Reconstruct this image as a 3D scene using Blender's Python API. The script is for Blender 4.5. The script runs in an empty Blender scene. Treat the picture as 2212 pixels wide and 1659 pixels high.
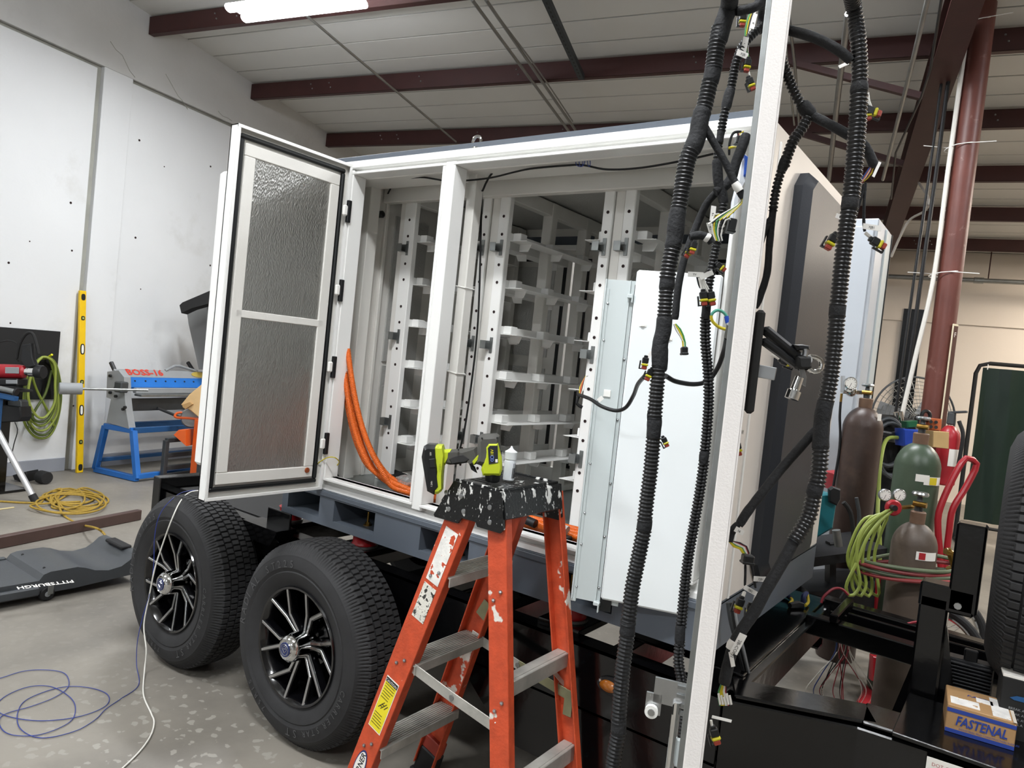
import bpy, bmesh, math, random
from mathutils import Vector as V, Matrix, Quaternion
random.seed(7)
SC = bpy.context.scene
COL = SC.collection
PI = math.pi
# ---------------------------------------------------------------- camera
F = 1546.0
PITCH, ROLL, YC, YR = [math.radians(a) for a in (-2.09, 6.03, -35.87, -23.6)]
CAM = V((0, 0, 1.5))
_f = V((0, math.cos(PITCH), math.sin(PITCH)))
_r = V((1, 0, 0))
_u = V((0, -math.sin(PITCH), math.cos(PITCH)))
_r2 = _r * math.cos(ROLL) + _u * math.sin(ROLL)
_u2 = _u * math.cos(ROLL) - _r * math.sin(ROLL)
_M = Matrix.Rotation(-YC, 3, 'Z')
FWD, RT, UP = _M @ _f, _M @ _r2, _M @ _u2
cd = bpy.data.cameras.new('camera')
cam = bpy.data.objects.new('camera', cd)
COL.objects.link(cam)
cd.sensor_fit = 'HORIZONTAL'
cd.sensor_width = 36.0
cd.lens = F / 2212.0 * 36.0
cd.clip_start = 0.05
cam.matrix_world = Matrix(((RT.x, UP.x, -FWD.x, CAM.x), (RT.y, UP.y, -FWD.y, CAM.y),
                           (RT.z, UP.z, -FWD.z, CAM.z), (0, 0, 0, 1)))
SC.camera = cam
# ---------------------------------------------------------------- world, exposure
w = bpy.data.worlds.new('world')
SC.world = w
w.use_nodes = True
w.node_tree.nodes['Background'].inputs[0].default_value = (0.8, 0.85, 0.9, 1)
w.node_tree.nodes['Background'].inputs[1].default_value = 0.15
vs = SC.view_settings
vs.view_transform = 'Standard'
vs.look = 'None'
vs.gamma = 1.0
vs.use_curve_mapping = False
vs.exposure = 0.0
LIGHT_W = 86.0
ROOM_A = YR - YC
RX = V((math.cos(ROOM_A), math.sin(ROOM_A), 0))
RY = V((-math.sin(ROOM_A), math.cos(ROOM_A), 0))


def RM(a, b, z=0.0):
    """room coordinates (across, along, up) to world"""
    return RX * a + RY * b + V((0, 0, z))


def U(px, py, x=None, y=None, z=None, d=None, a=None, b=None):
    """the point of the place that the photograph shows at px,py on a known plane"""
    r = FWD + RT * ((px - 1106.0) / F) - UP * ((py - 829.5) / F)
    if x is not None: t = (x - CAM.x) / r.x
    elif y is not None: t = (y - CAM.y) / r.y
    elif z is not None: t = (z - CAM.z) / r.z
    elif a is not None: t = (a - CAM.dot(RX)) / r.dot(RX)
    elif b is not None: t = (b - CAM.dot(RY)) / r.dot(RY)
    else: t = d
    return CAM + r * t
# ---------------------------------------------------------------- helpers
WM = {}
ZUP = V((0, 0, 1))


def lin(c):
    if isinstance(c, str):
        c = c.lstrip('#')
        c = [int(c[i:i + 2], 16) / 255 for i in (0, 2, 4)]
    return [(x / 12.92 if x <= 0.04045 else ((x + 0.055) / 1.055) ** 2.4) for x in c]


class MB:
    def __init__(s):
        s.v = []
        s.f = []

    def add(s, vs, fs):
        n = len(s.v)
        s.v += [V(p) for p in vs]
        s.f += [tuple(i + n for i in f) for f in fs]
        return s

    def box(s, c, size, R=None, bev=0.0):
        c = V(c)
        hx, hy, hz = [k / 2 for k in size]
        R = R or Matrix.Identity(3)
        if bev <= 0:
            vs = [c + R @ V((sx * hx, sy * hy, sz * hz)) for sx in (-1, 1) for sy in (-1, 1) for sz in (-1, 1)]
            return s.add(vs, [(0, 1, 3, 2), (4, 6, 7, 5), (0, 4, 5, 1), (2, 3, 7, 6), (0, 2, 6, 4), (1, 5, 7, 3)])
        b = min(bev, hx * .9, hy * .9, hz * .9)
        vs, idx = [], {}
        for sx in (-1, 1):
            for sy in (-1, 1):
                for sz in (-1, 1):
                    for k in range(3):
                        p = [sx * hx, sy * hy, sz * hz]
                        for j in range(3):
                            if j != k: p[j] -= (sx, sy, sz)[j] * b
                        idx[(sx, sy, sz, k)] = len(vs)
                        vs.append(c + R @ V(p))
        fs = []

        def fc(l): fs.append(tuple(idx[q] for q in l))
        for k in range(3):
            o = [j for j in range(3) if j != k]
            for sg in (-1, 1):
                q = []
                for (p0, p1) in ((-1, -1), (1, -1), (1, 1), (-1, 1)):
                    t = [0, 0, 0]
                    t[k] = sg
                    t[o[0]] = p0
                    t[o[1]] = p1
                    q.append((*t, k))
                fc(q)
            # edges running along axis k
            for s0 in (-1, 1):
                for s1 in (-1, 1):
                    t0, t1 = [0, 0, 0], [0, 0, 0]
                    t0[k], t1[k] = -1, 1
                    t0[o[0]] = t1[o[0]] = s0
                    t0[o[1]] = t1[o[1]] = s1
                    fc([(*t0, o[0]), (*t1, o[0]), (*t1, o[1]), (*t0, o[1])])
        for sx in (-1, 1):
            for sy in (-1, 1):
                for sz in (-1, 1):
                    fc([(sx, sy, sz, 0), (sx, sy, sz, 1), (sx, sy, sz, 2)])
        return s.add(vs, fs)

    def bb(s, x0, x1, y0, y1, z0, z1, bev=0.0):
        return s.box(((x0 + x1) / 2, (y0 + y1) / 2, (z0 + z1) / 2), (abs(x1 - x0), abs(y1 - y0), abs(z1 - z0)), None, bev)

    def beam(s, p0, p1, w, h, up=ZUP, bev=0.0, off=(0, 0)):
        """bar from p0 to p1; w across, h along up; off shifts (across, up)"""
        p0, p1 = V(p0), V(p1)
        d = (p1 - p0)
        L = d.length
        d.normalize()
        x = d.cross(up)
        if x.length < 1e-4: x = d.cross(V((0, 1, 0)))
        x.normalize()
        u = x.cross(d)
        R = Matrix((x, d, u)).transposed()
        return s.box((p0 + p1) / 2 + x * off[0] + u * off[1], (w, L, h), R, bev)

    def tube(s, pts, r, seg=10, closed=False, caps=True):
        pts = [V(p) for p in pts]
        n = len(pts)
        rs = r if isinstance(r, (list, tuple)) else [r] * n
        T = []
        for i in range(n):
            a = pts[(i - 1) % n] if (closed or i > 0) else pts[i]
            b = pts[(i + 1) % n] if (closed or i < n - 1) else pts[i]
            t = (b - a)
            T.append(t.normalized() if t.length > 1e-9 else V((0, 0, 1)))
        up = V((0, 0, 1)) if abs(T[0].z) < .9 else V((1, 0, 0))
        nrm = (up - T[0] * up.dot(T[0])).normalized()
        vs = []
        for i in range(n):
            if i:
                nrm = nrm - T[i] * nrm.dot(T[i])
                nrm = nrm.normalized() if nrm.length > 1e-6 else T[i].orthogonal().normalized()
            bn = T[i].cross(nrm)
            for k in range(seg):
                a = 2 * PI * k / seg
                vs.append(pts[i] + (nrm * math.cos(a) + bn * math.sin(a)) * rs[i])
        fs = []
        for i in range(n if closed else n - 1):
            j = (i + 1) % n
            for k in range(seg):
                fs.append((i * seg + k, i * seg + (k + 1) % seg, j * seg + (k + 1) % seg, j * seg + k))
        if caps and not closed:
            fs.append(tuple(range(seg - 1, -1, -1)))
            fs.append(tuple((n - 1) * seg + k for k in range(seg)))
        return s.add(vs, fs)

    def cyl(s, p0, p1, r, seg=16, r2=None):
        return s.tube([p0, p1], [r, r if r2 is None else r2], seg)

    def lathe(s, prof, o=(0, 0, 0), ax=(0, 0, 1), seg=32):
        """prof: list of (radius, height along axis)"""
        o, ax = V(o), V(ax).normalized()
        e1 = ax.orthogonal().normalized()
        e2 = ax.cross(e1)
        vs, fs, rows = [], [], []
        for (r, h) in prof:
            if r < 1e-6:
                rows.append([len(vs)])
                vs.append(o + ax * h)
            else:
                rows.append(list(range(len(vs), len(vs) + seg)))
                for k in range(seg):
                    a = 2 * PI * k / seg
                    vs.append(o + ax * h + (e1 * math.cos(a) + e2 * math.sin(a)) * r)
        for A, B in zip(rows, rows[1:]):
            for k in range(seg):
                k2 = (k + 1) % seg
                q = [A[k % len(A)], A[k2 % len(A)], B[k2 % len(B)], B[k % len(B)]]
                q2 = []
                for i in q:
                    if i not in q2: q2.append(i)
                if len(q2) > 2: fs.append(tuple(q2))
        for row, rev in ((rows[0], True), (rows[-1], False)):
            if len(row) > 1: fs.append(tuple(row[::-1] if rev else row))
        return s.add(vs, fs)

    def prism(s, poly, o, ux, uy, dep):
        """2d polygon in the ux,uy plane at o, extruded by the vector dep"""
        o, ux, uy, dep = V(o), V(ux), V(uy), V(dep)
        n = len(poly)
        vs = [o + ux * p[0] + uy * p[1] for p in poly]
        vs += [q + dep for q in vs]
        fs = [tuple(range(n - 1, -1, -1)), tuple(range(n, 2 * n))]
        fs += [(i, (i + 1) % n, n + (i + 1) % n, n + i) for i in range(n)]
        return s.add(vs, fs)

    def ball(s, c, r, seg=12, sc=(1, 1, 1)):
        n = seg // 2
        prof = [(math.sin(PI * i / n) * r, -math.cos(PI * i / n) * r) for i in range(n + 1)]
        m = MB().lathe(prof, (0, 0, 0), (0, 0, 1), seg)
        c = V(c)
        return s.add([c + V((p.x * sc[0], p.y * sc[1], p.z * sc[2])) for p in m.v], m.f)

    def xf(s, M):
        s.v = [M @ p for p in s.v]
        return s

    def build(s, name, mat, parent=None, local=False, ang=35, smooth=True):
        me = bpy.data.meshes.new(name)
        vs = s.v
        o = bpy.data.objects.new(name, me)
        if parent is not None:
            W = WM[parent]
            if not local:
                I = W.inverted()
                vs = [I @ p for p in vs]
            o.parent = parent
            WM[o] = W
        else:
            lo = V([min(p[i] for p in vs) for i in range(3)])
            hi = V([max(p[i] for p in vs) for i in range(3)])
            c = V(((lo.x + hi.x) / 2, (lo.y + hi.y) / 2, lo.z))
            vs = [p - c for p in vs]
            o.location = c
            WM[o] = Matrix.Translation(c)
        me.from_pydata([tuple(p) for p in vs], [], s.f)
        me.validate()
        bm = bmesh.new()
        bm.from_mesh(me)
        bmesh.ops.recalc_face_normals(bm, faces=bm.faces)
        bm.to_mesh(me)
        bm.free()
        if smooth:
            me.shade_smooth()
            me.set_sharp_from_angle(angle=math.radians(ang))
        me.materials.append(mat)
        COL.objects.link(o)
        return o


def tag(o, label, cat, group=None):
    o['label'] = label
    o['category'] = cat
    if group: o['group'] = group
    return o


def thing(name, label, cat, loc, rot=None, group=None):
    o = bpy.data.objects.new(name, None)
    COL.objects.link(o)
    o.empty_display_size = .1
    o.location = loc
    M = Matrix.Translation(V(loc))
    if rot is not None:
        if isinstance(rot, (int, float)): rot = (0, 0, rot)
        o.rotation_euler = rot
        from mathutils import Euler
        M = M @ Euler(rot).to_matrix().to_4x4()
    WM[o] = M
    return tag(o, label, cat, group)


def struct(o):
    o['kind'] = 'structure'
    return o


def copy_part(src, parent, name=None):
    """a further piece that shares its mesh data"""
    c = src.copy()
    COL.objects.link(c)
    c.parent = parent
    return c


def copy_tree(root, M):
    """copy a thing with its parts and sub-parts"""
    def rec(o, p):
        c = o.copy()
        COL.objects.link(c)
        c.parent = p
        WM[c] = M
        for ch in [q for q in bpy.data.objects if q.parent == o]:
            rec(ch, c)
        return c
    r = rec(root, None)
    r.matrix_basis = M
    return r


def spline(pts, step=.01, closed=False):
    """Catmull-Rom through pts, resampled at equal arc length"""
    P_ = [V(p) for p in pts]
    n = len(P_)
    out = []
    rng = range(n if closed else n - 1)
    for i in rng:
        if closed:
            p0, p1, p2, p3 = P_[(i - 1) % n], P_[i], P_[(i + 1) % n], P_[(i + 2) % n]
        else:
            p1, p2 = P_[i], P_[i + 1]
            p0 = P_[i - 1] if i else p1 * 2 - p2
            p3 = P_[i + 2] if i + 2 < n else p2 * 2 - p1
        for k in range(24):
            t = k / 24
            out.append(.5 * ((2 * p1) + (p2 - p0) * t + (2 * p0 - 5 * p1 + 4 * p2 - p3) * t * t
                             + (3 * p1 - p0 - 3 * p2 + p3) * t ** 3))
    if not closed: out.append(P_[-1])
    else: out.append(out[0])
    L = [0]
    for a, b in zip(out, out[1:]): L.append(L[-1] + (b - a).length)
    N = max(2, int(L[-1] / step))
    res, j = [], 0
    for k in range(N + 1):
        s_ = L[-1] * k / N
        while j < len(L) - 2 and L[j + 1] < s_: j += 1
        t = (s_ - L[j]) / max(1e-9, L[j + 1] - L[j])
        res.append(out[j].lerp(out[j + 1], t))
    if closed: res.pop()
    return res


def corrugated(mb, pts, r, pitch=.0075, depth=.0025, seg=12):
    """ribbed conduit along a path"""
    path = spline(pts, pitch / 4)
    rs = [r if (i % 4) in (0, 1) else r - depth for i in range(len(path))]
    return mb.tube(path, rs, seg)


def text_mesh(txt, size, o, ux, uy, depth=.0006, align='LEFT', font_shear=0.0, xs=1.0, bold=0.0):
    """flat lettering as mesh data at o, reading along ux"""
    cu = bpy.data.curves.new('txt', 'FONT')
    cu.body = txt
    cu.size = size
    cu.align_x = align
    cu.shear = font_shear
    cu.resolution_u = 2
    cu.offset = bold * size
    ob = bpy.data.objects.new('txt', cu)
    COL.objects.link(ob)
    bpy.context.view_layer.update()
    me = ob.to_mesh()
    ux, uy = V(ux).normalized(), V(uy).normalized()
    nz = ux.cross(uy)
    m = MB()
    m.v = [V(o) + ux * (p.co.x * xs) + uy * p.co.y + nz * depth for p in me.vertices]
    m.f = [tuple(p.vertices) for p in me.polygons]
    ob.to_mesh_clear()
    bpy.data.objects.remove(ob)
    bpy.data.curves.remove(cu)
    return m


# ---------------------------------------------------------------- materials
def mat(name, col, rough=.5, metal=0.0, var=0.0, vs=4.0, bump=0.0, bs=40.0, spec=.5, coat=0.0,
        emis=0.0, trans=0.0, ior=1.45, col2=None, blend=(.45, .6), ms=6.0, rvar=0.0, det=4.0, alpha=1.0):
    """painted surface: colour, fine variation, optional second colour in patches, fine relief"""
    m = bpy.data.materials.new(name)
    m.use_nodes = True
    nt = m.node_tree
    b = nt.nodes['Principled BSDF']
    c = lin(col)
    b.inputs['Base Color'].default_value = (*c, 1)
    b.inputs['Roughness'].default_value = rough
    b.inputs['Metallic'].default_value = metal
    b.inputs['Specular IOR Level'].default_value = spec
    b.inputs['Coat Weight'].default_value = coat
    b.inputs['Coat Roughness'].default_value = .1
    b.inputs['Transmission Weight'].default_value = trans
    b.inputs['IOR'].default_value = ior
    b.inputs['Alpha'].default_value = alpha
    if emis:
        b.inputs['Emission Color'].default_value = (*c, 1)
        b.inputs['Emission Strength'].default_value = emis
    if var or bump or col2 or rvar:
        tc = nt.nodes.new('ShaderNodeTexCoord')
    src = None
    if var:
        n = nt.nodes.new('ShaderNodeTexNoise')
        n.inputs['Scale'].default_value = vs
        n.inputs['Detail'].default_value = det
        nt.links.new(tc.outputs['Object'], n.inputs['Vector'])
        r = nt.nodes.new('ShaderNodeValToRGB')
        r.color_ramp.elements[0].position = .3
        r.color_ramp.elements[1].position = .7
        r.color_ramp.elements[0].color = (*[max(0, x * (1 - var)) for x in c], 1)
        r.color_ramp.elements[1].color = (*[min(1, x * (1 + var)) for x in c], 1)
        nt.links.new(n.outputs['Fac'], r.inputs['Fac'])
        src = r.outputs['Color']
    if col2:
        n = nt.nodes.new('ShaderNodeTexNoise')
        n.inputs['Scale'].default_value = ms
        n.inputs['Detail'].default_value = 6.0
        n.inputs['Roughness'].default_value = .65
        nt.links.new(tc.outputs['Object'], n.inputs['Vector'])
        r = nt.nodes.new('ShaderNodeValToRGB')
        r.color_ramp.elements[0].position = blend[0]
        r.color_ramp.elements[1].position = blend[1]
        r.color_ramp.elements[0].color = (0, 0, 0, 1)
        r.color_ramp.elements[1].color = (1, 1, 1, 1)
        nt.links.new(n.outputs['Fac'], r.inputs['Fac'])
        mx = nt.nodes.new('ShaderNodeMix')
        mx.data_type = 'RGBA'
        nt.links.new(r.outputs['Color'], mx.inputs[0])
        if src: nt.links.new(src, mx.inputs[6])
        else: mx.inputs[6].default_value = (*c, 1)
        mx.inputs[7].default_value = (*lin(col2), 1)
        src = mx.outputs[2]
    if src: nt.links.new(src, b.inputs['Base Color'])
    if rvar:
        n = nt.nodes.new('ShaderNodeTexNoise')
        n.inputs['Scale'].default_value = vs * 2
        nt.links.new(tc.outputs['Object'], n.inputs['Vector'])
        mr = nt.nodes.new('ShaderNodeMapRange')
        mr.inputs[3].default_value = max(.02, rough - rvar)
        mr.inputs[4].default_value = min(1, rough + rvar)
        nt.links.new(n.outputs['Fac'], mr.inputs[0])
        nt.links.new(mr.outputs[0], b.inputs['Roughness'])
    if bump:
        n = nt.nodes.new('ShaderNodeTexNoise')
        n.inputs['Scale'].default_value = bs
        n.inputs['Detail'].default_value = 3.0
        nt.links.new(tc.outputs['Object'], n.inputs['Vector'])
        bp = nt.nodes.new('ShaderNodeBump')
        bp.inputs['Strength'].default_value = bump
        bp.inputs['Distance'].default_value = .01
        nt.links.new(n.outputs['Fac'], bp.inputs['Height'])
        nt.links.new(bp.outputs[0], b.inputs['Normal'])
    return m


def foil(name, stretch=(1, 1, 1), strength=.6, scale=60, rough=.28, col='#a9aaa8', metal=1.0):
    """crinkled reflective insulation foil"""
    m = mat(name, col, rough, metal)
    nt = m.node_tree
    b = nt.nodes['Principled BSDF']
    tc = nt.nodes.new('ShaderNodeTexCoord')
    mp = nt.nodes.new('ShaderNodeMapping')
    mp.inputs['Scale'].default_value = stretch
    nt.links.new(tc.outputs['Object'], mp.inputs['Vector'])
    vo = nt.nodes.new('ShaderNodeTexVoronoi')
    vo.inputs['Scale'].default_value = scale
    nt.links.new(mp.outputs[0], vo.inputs['Vector'])
    no = nt.nodes.new('ShaderNodeTexNoise')
    no.inputs['Scale'].default_value = scale * .25
    no.inputs['Detail'].default_value = 5
    nt.links.new(mp.outputs[0], no.inputs['Vector'])
    ad = nt.nodes.new('ShaderNodeMath')
    ad.operation = 'ADD'
    nt.links.new(vo.outputs['Distance'], ad.inputs[0])
    nt.links.new(no.outputs['Fac'], ad.inputs[1])
    bp = nt.nodes.new('ShaderNodeBump')
    bp.inputs['Strength'].default_value = strength
    bp.inputs['Distance'].default_value = .004
    nt.links.new(ad.outputs[0], bp.inputs['Height'])
    nt.links.new(bp.outputs[0], b.inputs['Normal'])
    return m


def splatter(name, base, paint, rough=.5, scale=18, thr=(.6, .64), stretch=(1, 1, 1), base2=None):
    """surface with dried splashes of another paint"""
    m = mat(name, base, rough, 0, var=.15, vs=30, bump=.15, bs=120)
    nt = m.node_tree
    b = nt.nodes['Principled BSDF']
    src = b.inputs['Base Color'].links[0].from_socket
    tc = [n for n in nt.nodes if n.type == 'TEX_COORD'][0]
    mp = nt.nodes.new('ShaderNodeMapping')
    mp.inputs['Scale'].default_value = stretch
    nt.links.new(tc.outputs['Object'], mp.inputs['Vector'])
    out = src
    for k, (sc, t) in enumerate(((scale, thr), (scale * 4, (thr[0] + .06, thr[1] + .06)))):
        n = nt.nodes.new('ShaderNodeTexNoise')
        n.inputs['Scale'].default_value = sc
        n.inputs['Detail'].default_value = 4
        n.inputs['Roughness'].default_value = .55
        nt.links.new(mp.outputs[0], n.inputs['Vector'])
        r = nt.nodes.new('ShaderNodeValToRGB')
        r.color_ramp.elements[0].position, r.color_ramp.elements[1].position = t
        r.color_ramp.elements[0].color = (0, 0, 0, 1)
        r.color_ramp.elements[1].color = (1, 1, 1, 1)
        nt.links.new(n.outputs['Fac'], r.inputs['Fac'])
        mx = nt.nodes.new('ShaderNodeMix')
        mx.data_type = 'RGBA'
        nt.links.new(r.outputs['Color'], mx.inputs[0])
        nt.links.new(out, mx.inputs[6])
        mx.inputs[7].default_value = (*lin(paint), 1)
        out = mx.outputs[2]
    nt.links.new(out, b.inputs['Base Color'])
    return m
# ---------------------------------------------------------------- common materials
M_white = mat('white_powder_coat', '#e9e9e6', .38, var=.015, vs=3, bump=.04, bs=300)
M_ivory = mat('white_paint_inside', '#dcdad4', .42, var=.03, vs=5, bump=.03, bs=200)
M_panelwhite = mat('white_sheet_panel', '#e6ebec', .35, var=.01, vs=3)
M_plate = mat('pale_grey_plate', '#c3cbcb', .4, var=.02, vs=4)
M_skid = mat('slate_grey_paint', '#565d66', .42, var=.05, vs=6, bump=.03, bs=200)
M_hvac = mat('dark_grey_gloss', '#35373b', .36, var=.03, vs=3, bump=.06, bs=260, spec=.12)
M_black = mat('black_gloss_paint', '#060607', .16, var=.2, vs=12, bump=.06, bs=25, coat=.15)
M_blackm = mat('black_matte', '#141414', .7, var=.1, vs=20)
M_blackp = mat('black_plastic', '#17181a', .45, var=.1, vs=20)
M_rubber = mat('black_rubber', '#1c1c1d', .75, var=.18, vs=8, bump=.1, bs=200)
M_chrome = mat('chrome', '#d8d8d6', .06, 1.0)
M_steel = mat('bright_steel', '#a8aaab', .3, 1.0, var=.08, vs=20)
M_galv = mat('galvanised_steel', '#8f9291', .42, .9, var=.12, vs=25)
M_alu = mat('worn_aluminium', '#b3b1aa', .45, .45, var=.2, vs=14, bump=.1, bs=90)
M_brass = mat('brass', '#9a7a3e', .3, 1.0)
M_red = mat('red_plastic', '#a3141c', .35)
M_redpaint = mat('red_paint', '#9c2029', .35, var=.08, vs=8)
M_yellow = mat('yellow_plastic', '#d5d022', .45)
M_whitep = mat('white_plastic', '#ecebe6', .45)
M_label = mat('white_label', '#e9e6df', .5)
M_ink = mat('black_ink', '#1b1b1b', .6)
M_primer = mat('red_oxide_steel', '#3d1e1c', .5, var=.12, vs=5, bump=.05, bs=60)
M_column = mat('red_oxide_column', '#633830', .42, var=.15, vs=5, bump=.1, bs=20, col2='#94756b', blend=(.62, .75), ms=9)
M_conduit = mat('grey_conduit', '#8d8e8c', .4, .8, var=.1, vs=10)
M_hole = mat('dark_hole', '#241312', .8)
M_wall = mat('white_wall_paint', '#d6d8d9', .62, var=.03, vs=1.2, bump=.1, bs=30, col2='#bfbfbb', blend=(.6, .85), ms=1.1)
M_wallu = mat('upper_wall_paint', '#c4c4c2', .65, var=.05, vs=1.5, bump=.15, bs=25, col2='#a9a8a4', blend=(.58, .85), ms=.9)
M_joint = mat('wall_joint_filler', '#97978f', .7, var=.1, vs=6)
M_base = mat('grey_baseboard_paint', '#8d9199', .5, var=.05, vs=5)
M_cream = mat('cream_wall_paint', '#d3c9bd', .65, var=.03, vs=1.0, bump=.08, bs=30)
M_ceil = mat('ceiling_panel_white', '#cccbc6', .55, var=.02, vs=2)
M_ceild = mat('ceiling_joint_dark', '#34342f', .8)


def concrete():
    m = mat('worn_concrete', '#827d74', .5, var=.16, vs=1.6, bump=.12, bs=22, col2='#68645e', blend=(.42, .7), ms=.9, rvar=.14, det=9)
    nt = m.node_tree
    b = nt.nodes['Principled BSDF']
    src = b.inputs['Base Color'].links[0].from_socket
    tc = [n for n in nt.nodes if n.type == 'TEX_COORD'][0]
    # pale dried drips spread over part of the slab
    vo = nt.nodes.new('ShaderNodeTexVoronoi')
    vo.inputs['Scale'].default_value = 22
    vo.inputs['Randomness'].default_value = 1
    ns = nt.nodes.new('ShaderNodeTexNoise')
    ns.inputs['Scale'].default_value = 20
    ns.inputs['Detail'].default_value = 3
    nt.links.new(tc.outputs['Object'], ns.inputs['Vector'])
    av = nt.nodes.new('ShaderNodeMixRGB')
    av.inputs[0].default_value = .06
    nt.links.new(tc.outputs['Object'], av.inputs[1])
    nt.links.new(ns.outputs['Color'], av.inputs[2])
    nt.links.new(av.outputs[0], vo.inputs['Vector'])
    r = nt.nodes.new('ShaderNodeValToRGB')
    r.color_ramp.elements[0].position, r.color_ramp.elements[1].position = .27, .31
    r.color_ramp.elements[0].color = (1, 1, 1, 1)
    r.color_ramp.elements[1].color = (0, 0, 0, 1)
    nt.links.new(vo.outputs['Distance'], r.inputs['Fac'])
    ge = nt.nodes.new('ShaderNodeNewGeometry')
    n2 = nt.nodes.new('ShaderNodeVectorMath')
    n2.operation = 'DISTANCE'
    n2.inputs[1].default_value = (-2.35, 1.48, 0)      # paint was dripped beside the front wheel
    nt.links.new(ge.outputs['Position'], n2.inputs[0])
    r2 = nt.nodes.new('ShaderNodeMapRange')
    r2.inputs[1].default_value, r2.inputs[2].default_value = .3, .75
    r2.inputs[3].default_value, r2.inputs[4].default_value = .85, .12
    nt.links.new(n2.outputs['Value'], r2.inputs[0])
    mu = nt.nodes.new('ShaderNodeMath')
    mu.operation = 'MULTIPLY'
    nt.links.new(r.outputs[0], mu.inputs[0])
    nt.links.new(r2.outputs[0], mu.inputs[1])
    mx = nt.nodes.new('ShaderNodeMix')
    mx.data_type = 'RGBA'
    nt.links.new(mu.outputs[0], mx.inputs[0])
    nt.links.new(src, mx.inputs[6])
    mx.inputs[7].default_value = (*lin('#99958c'), 1)
    nt.links.new(mx.outputs[2], b.inputs['Base Color'])
    return m


M_floor = concrete()


# ---------------------------------------------------------------- room shell
RMAT = Matrix.Rotation(ROOM_A, 3, 'Z')
A0, A1, B0, B1 = -6.46, 9.0, -7.0, 12.75


def rbox(mb, a0, a1, b0, b1, z0, z1, bev=0.0):
    return mb.box(RM((a0 + a1) / 2, (b0 + b1) / 2, (z0 + z1) / 2), (abs(a1 - a0), abs(b1 - b0), abs(z1 - z0)), RMAT, bev)


def zc(b): return 4.46 - .087 * (b - 4.96)      # underside of the pitched roof


floor = struct(rbox(MB(), A0 - .3, A1 + .3, B0 - .3, B1 + .3, -.1, 0).build('floor', M_floor))
floor['label'] = 'grey worn concrete workshop floor'
wl = struct(rbox(MB(), A0 - .25, A0 - .035, B0, B1, -.05, 5.6).build('wall_left', M_joint))
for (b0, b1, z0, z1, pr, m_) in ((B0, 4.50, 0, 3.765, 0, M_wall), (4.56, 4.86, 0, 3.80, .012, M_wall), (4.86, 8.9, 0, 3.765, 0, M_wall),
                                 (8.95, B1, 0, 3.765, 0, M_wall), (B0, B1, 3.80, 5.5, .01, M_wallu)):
    rbox(MB(), A0 - .04, A0 + pr, b0, b1, z0, z1, .004).build('wall_panel', m_, wl)
mb = MB()
for k in range(46):
    b = random.uniform(3.3, 8.0)
    z = random.uniform(.6, 3.6)
    mb.cyl(RM(A0 - .001, b, z), RM(A0 + .0015, b, z), random.uniform(.006, .012), 8)
mb.build('screw_hole', M_hole, wl)
for (b, z, L, dz) in ((4.6, 4.05, .28, -.22), (5.2, 4.0, .3, -.26), (3.9, 4.2, .3, .04), (5.9, 3.86, .2, -.03)):
    pts = [RM(A0 + .0105, b + L * t + random.uniform(-.015, .015), z + dz * t + random.uniform(-.012, .012)) for t in (0, .2, .4, .6, .8, 1)]
    MB().tube(pts, .0035, 5).build('plaster_crack', M_joint, wl)
bl = struct(rbox(MB(), A0 - .01, A0 + .016, B0, 4.49, 0, .125, .003).build('baseboard_left', M_base))
rbox(MB(), A0 - .01, A0 + .016, 4.87, B1, 0, .125, .003).build('baseboard_piece', M_base, bl)
wb = struct(rbox(MB(), A0 - .2, A1 + .2, B1, B1 + .2, -.05, 5.6).build('wall_back', M_cream))
rbox(MB(), A0, A1, B1 - .03, B1 + .01, 2.72, 5, .004).build('wall_upper_band', M_cream, wb)
struct(rbox(MB(), A0 - .2, A1 + .2, B0 - .2, B0, -.05, 5.8).build('wall_front', M_wall))
struct(rbox(MB(), A1, A1 + .2, B0 - .2, B1 + .2, -.05, 5.8).build('wall_right', M_cream))

# pitched ceiling: backing, one board per strip, purlins and rafter
cl_pts = [RM(A0 - .2, B0 - .2, zc(B0 - .2) + .03), RM(A1 + .2, B0 - .2, zc(B0 - .2) + .03),
          RM(A1 + .2, B1 + .2, zc(B1 + .2) + .03), RM(A0 - .2, B1 + .2, zc(B1 + .2) + .03)]
ceiling = struct(MB().add(cl_pts + [p + V((0, 0, .1)) for p in cl_pts],
                          [(0, 1, 2, 3), (7, 6, 5, 4), (0, 4, 5, 1), (1, 5, 6, 2), (2, 6, 7, 3), (3, 7, 4, 0)]).build('ceiling', M_ceild))
P0, PS = 5.035, 1.374
STR = PS / 4
first = None
tilt = Matrix.Rotation(ROOM_A, 3, 'Z') @ Matrix.Rotation(-math.atan(.087), 3, 'X')
nb = int((B1 - (P0 - 9 * PS)) / STR) + 1
for k in range(nb):
    b = P0 - 9 * PS + .05 + (k + .5) * STR
    if b > B1: break
    c = RM((A0 + A1) / 2, b, zc(b) + .016)
    if first is None:
        first = MB().box((0, 0, 0), (A1 - A0, STR - .016, .032), None, .002).build('ceiling_board', M_ceil)
        proto = first
        o = first
    else:
        o = proto.copy()
        COL.objects.link(o)
    o.location = c - ceiling.location
    o.rotation_euler = tilt.to_euler()
    o.parent = ceiling


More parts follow.
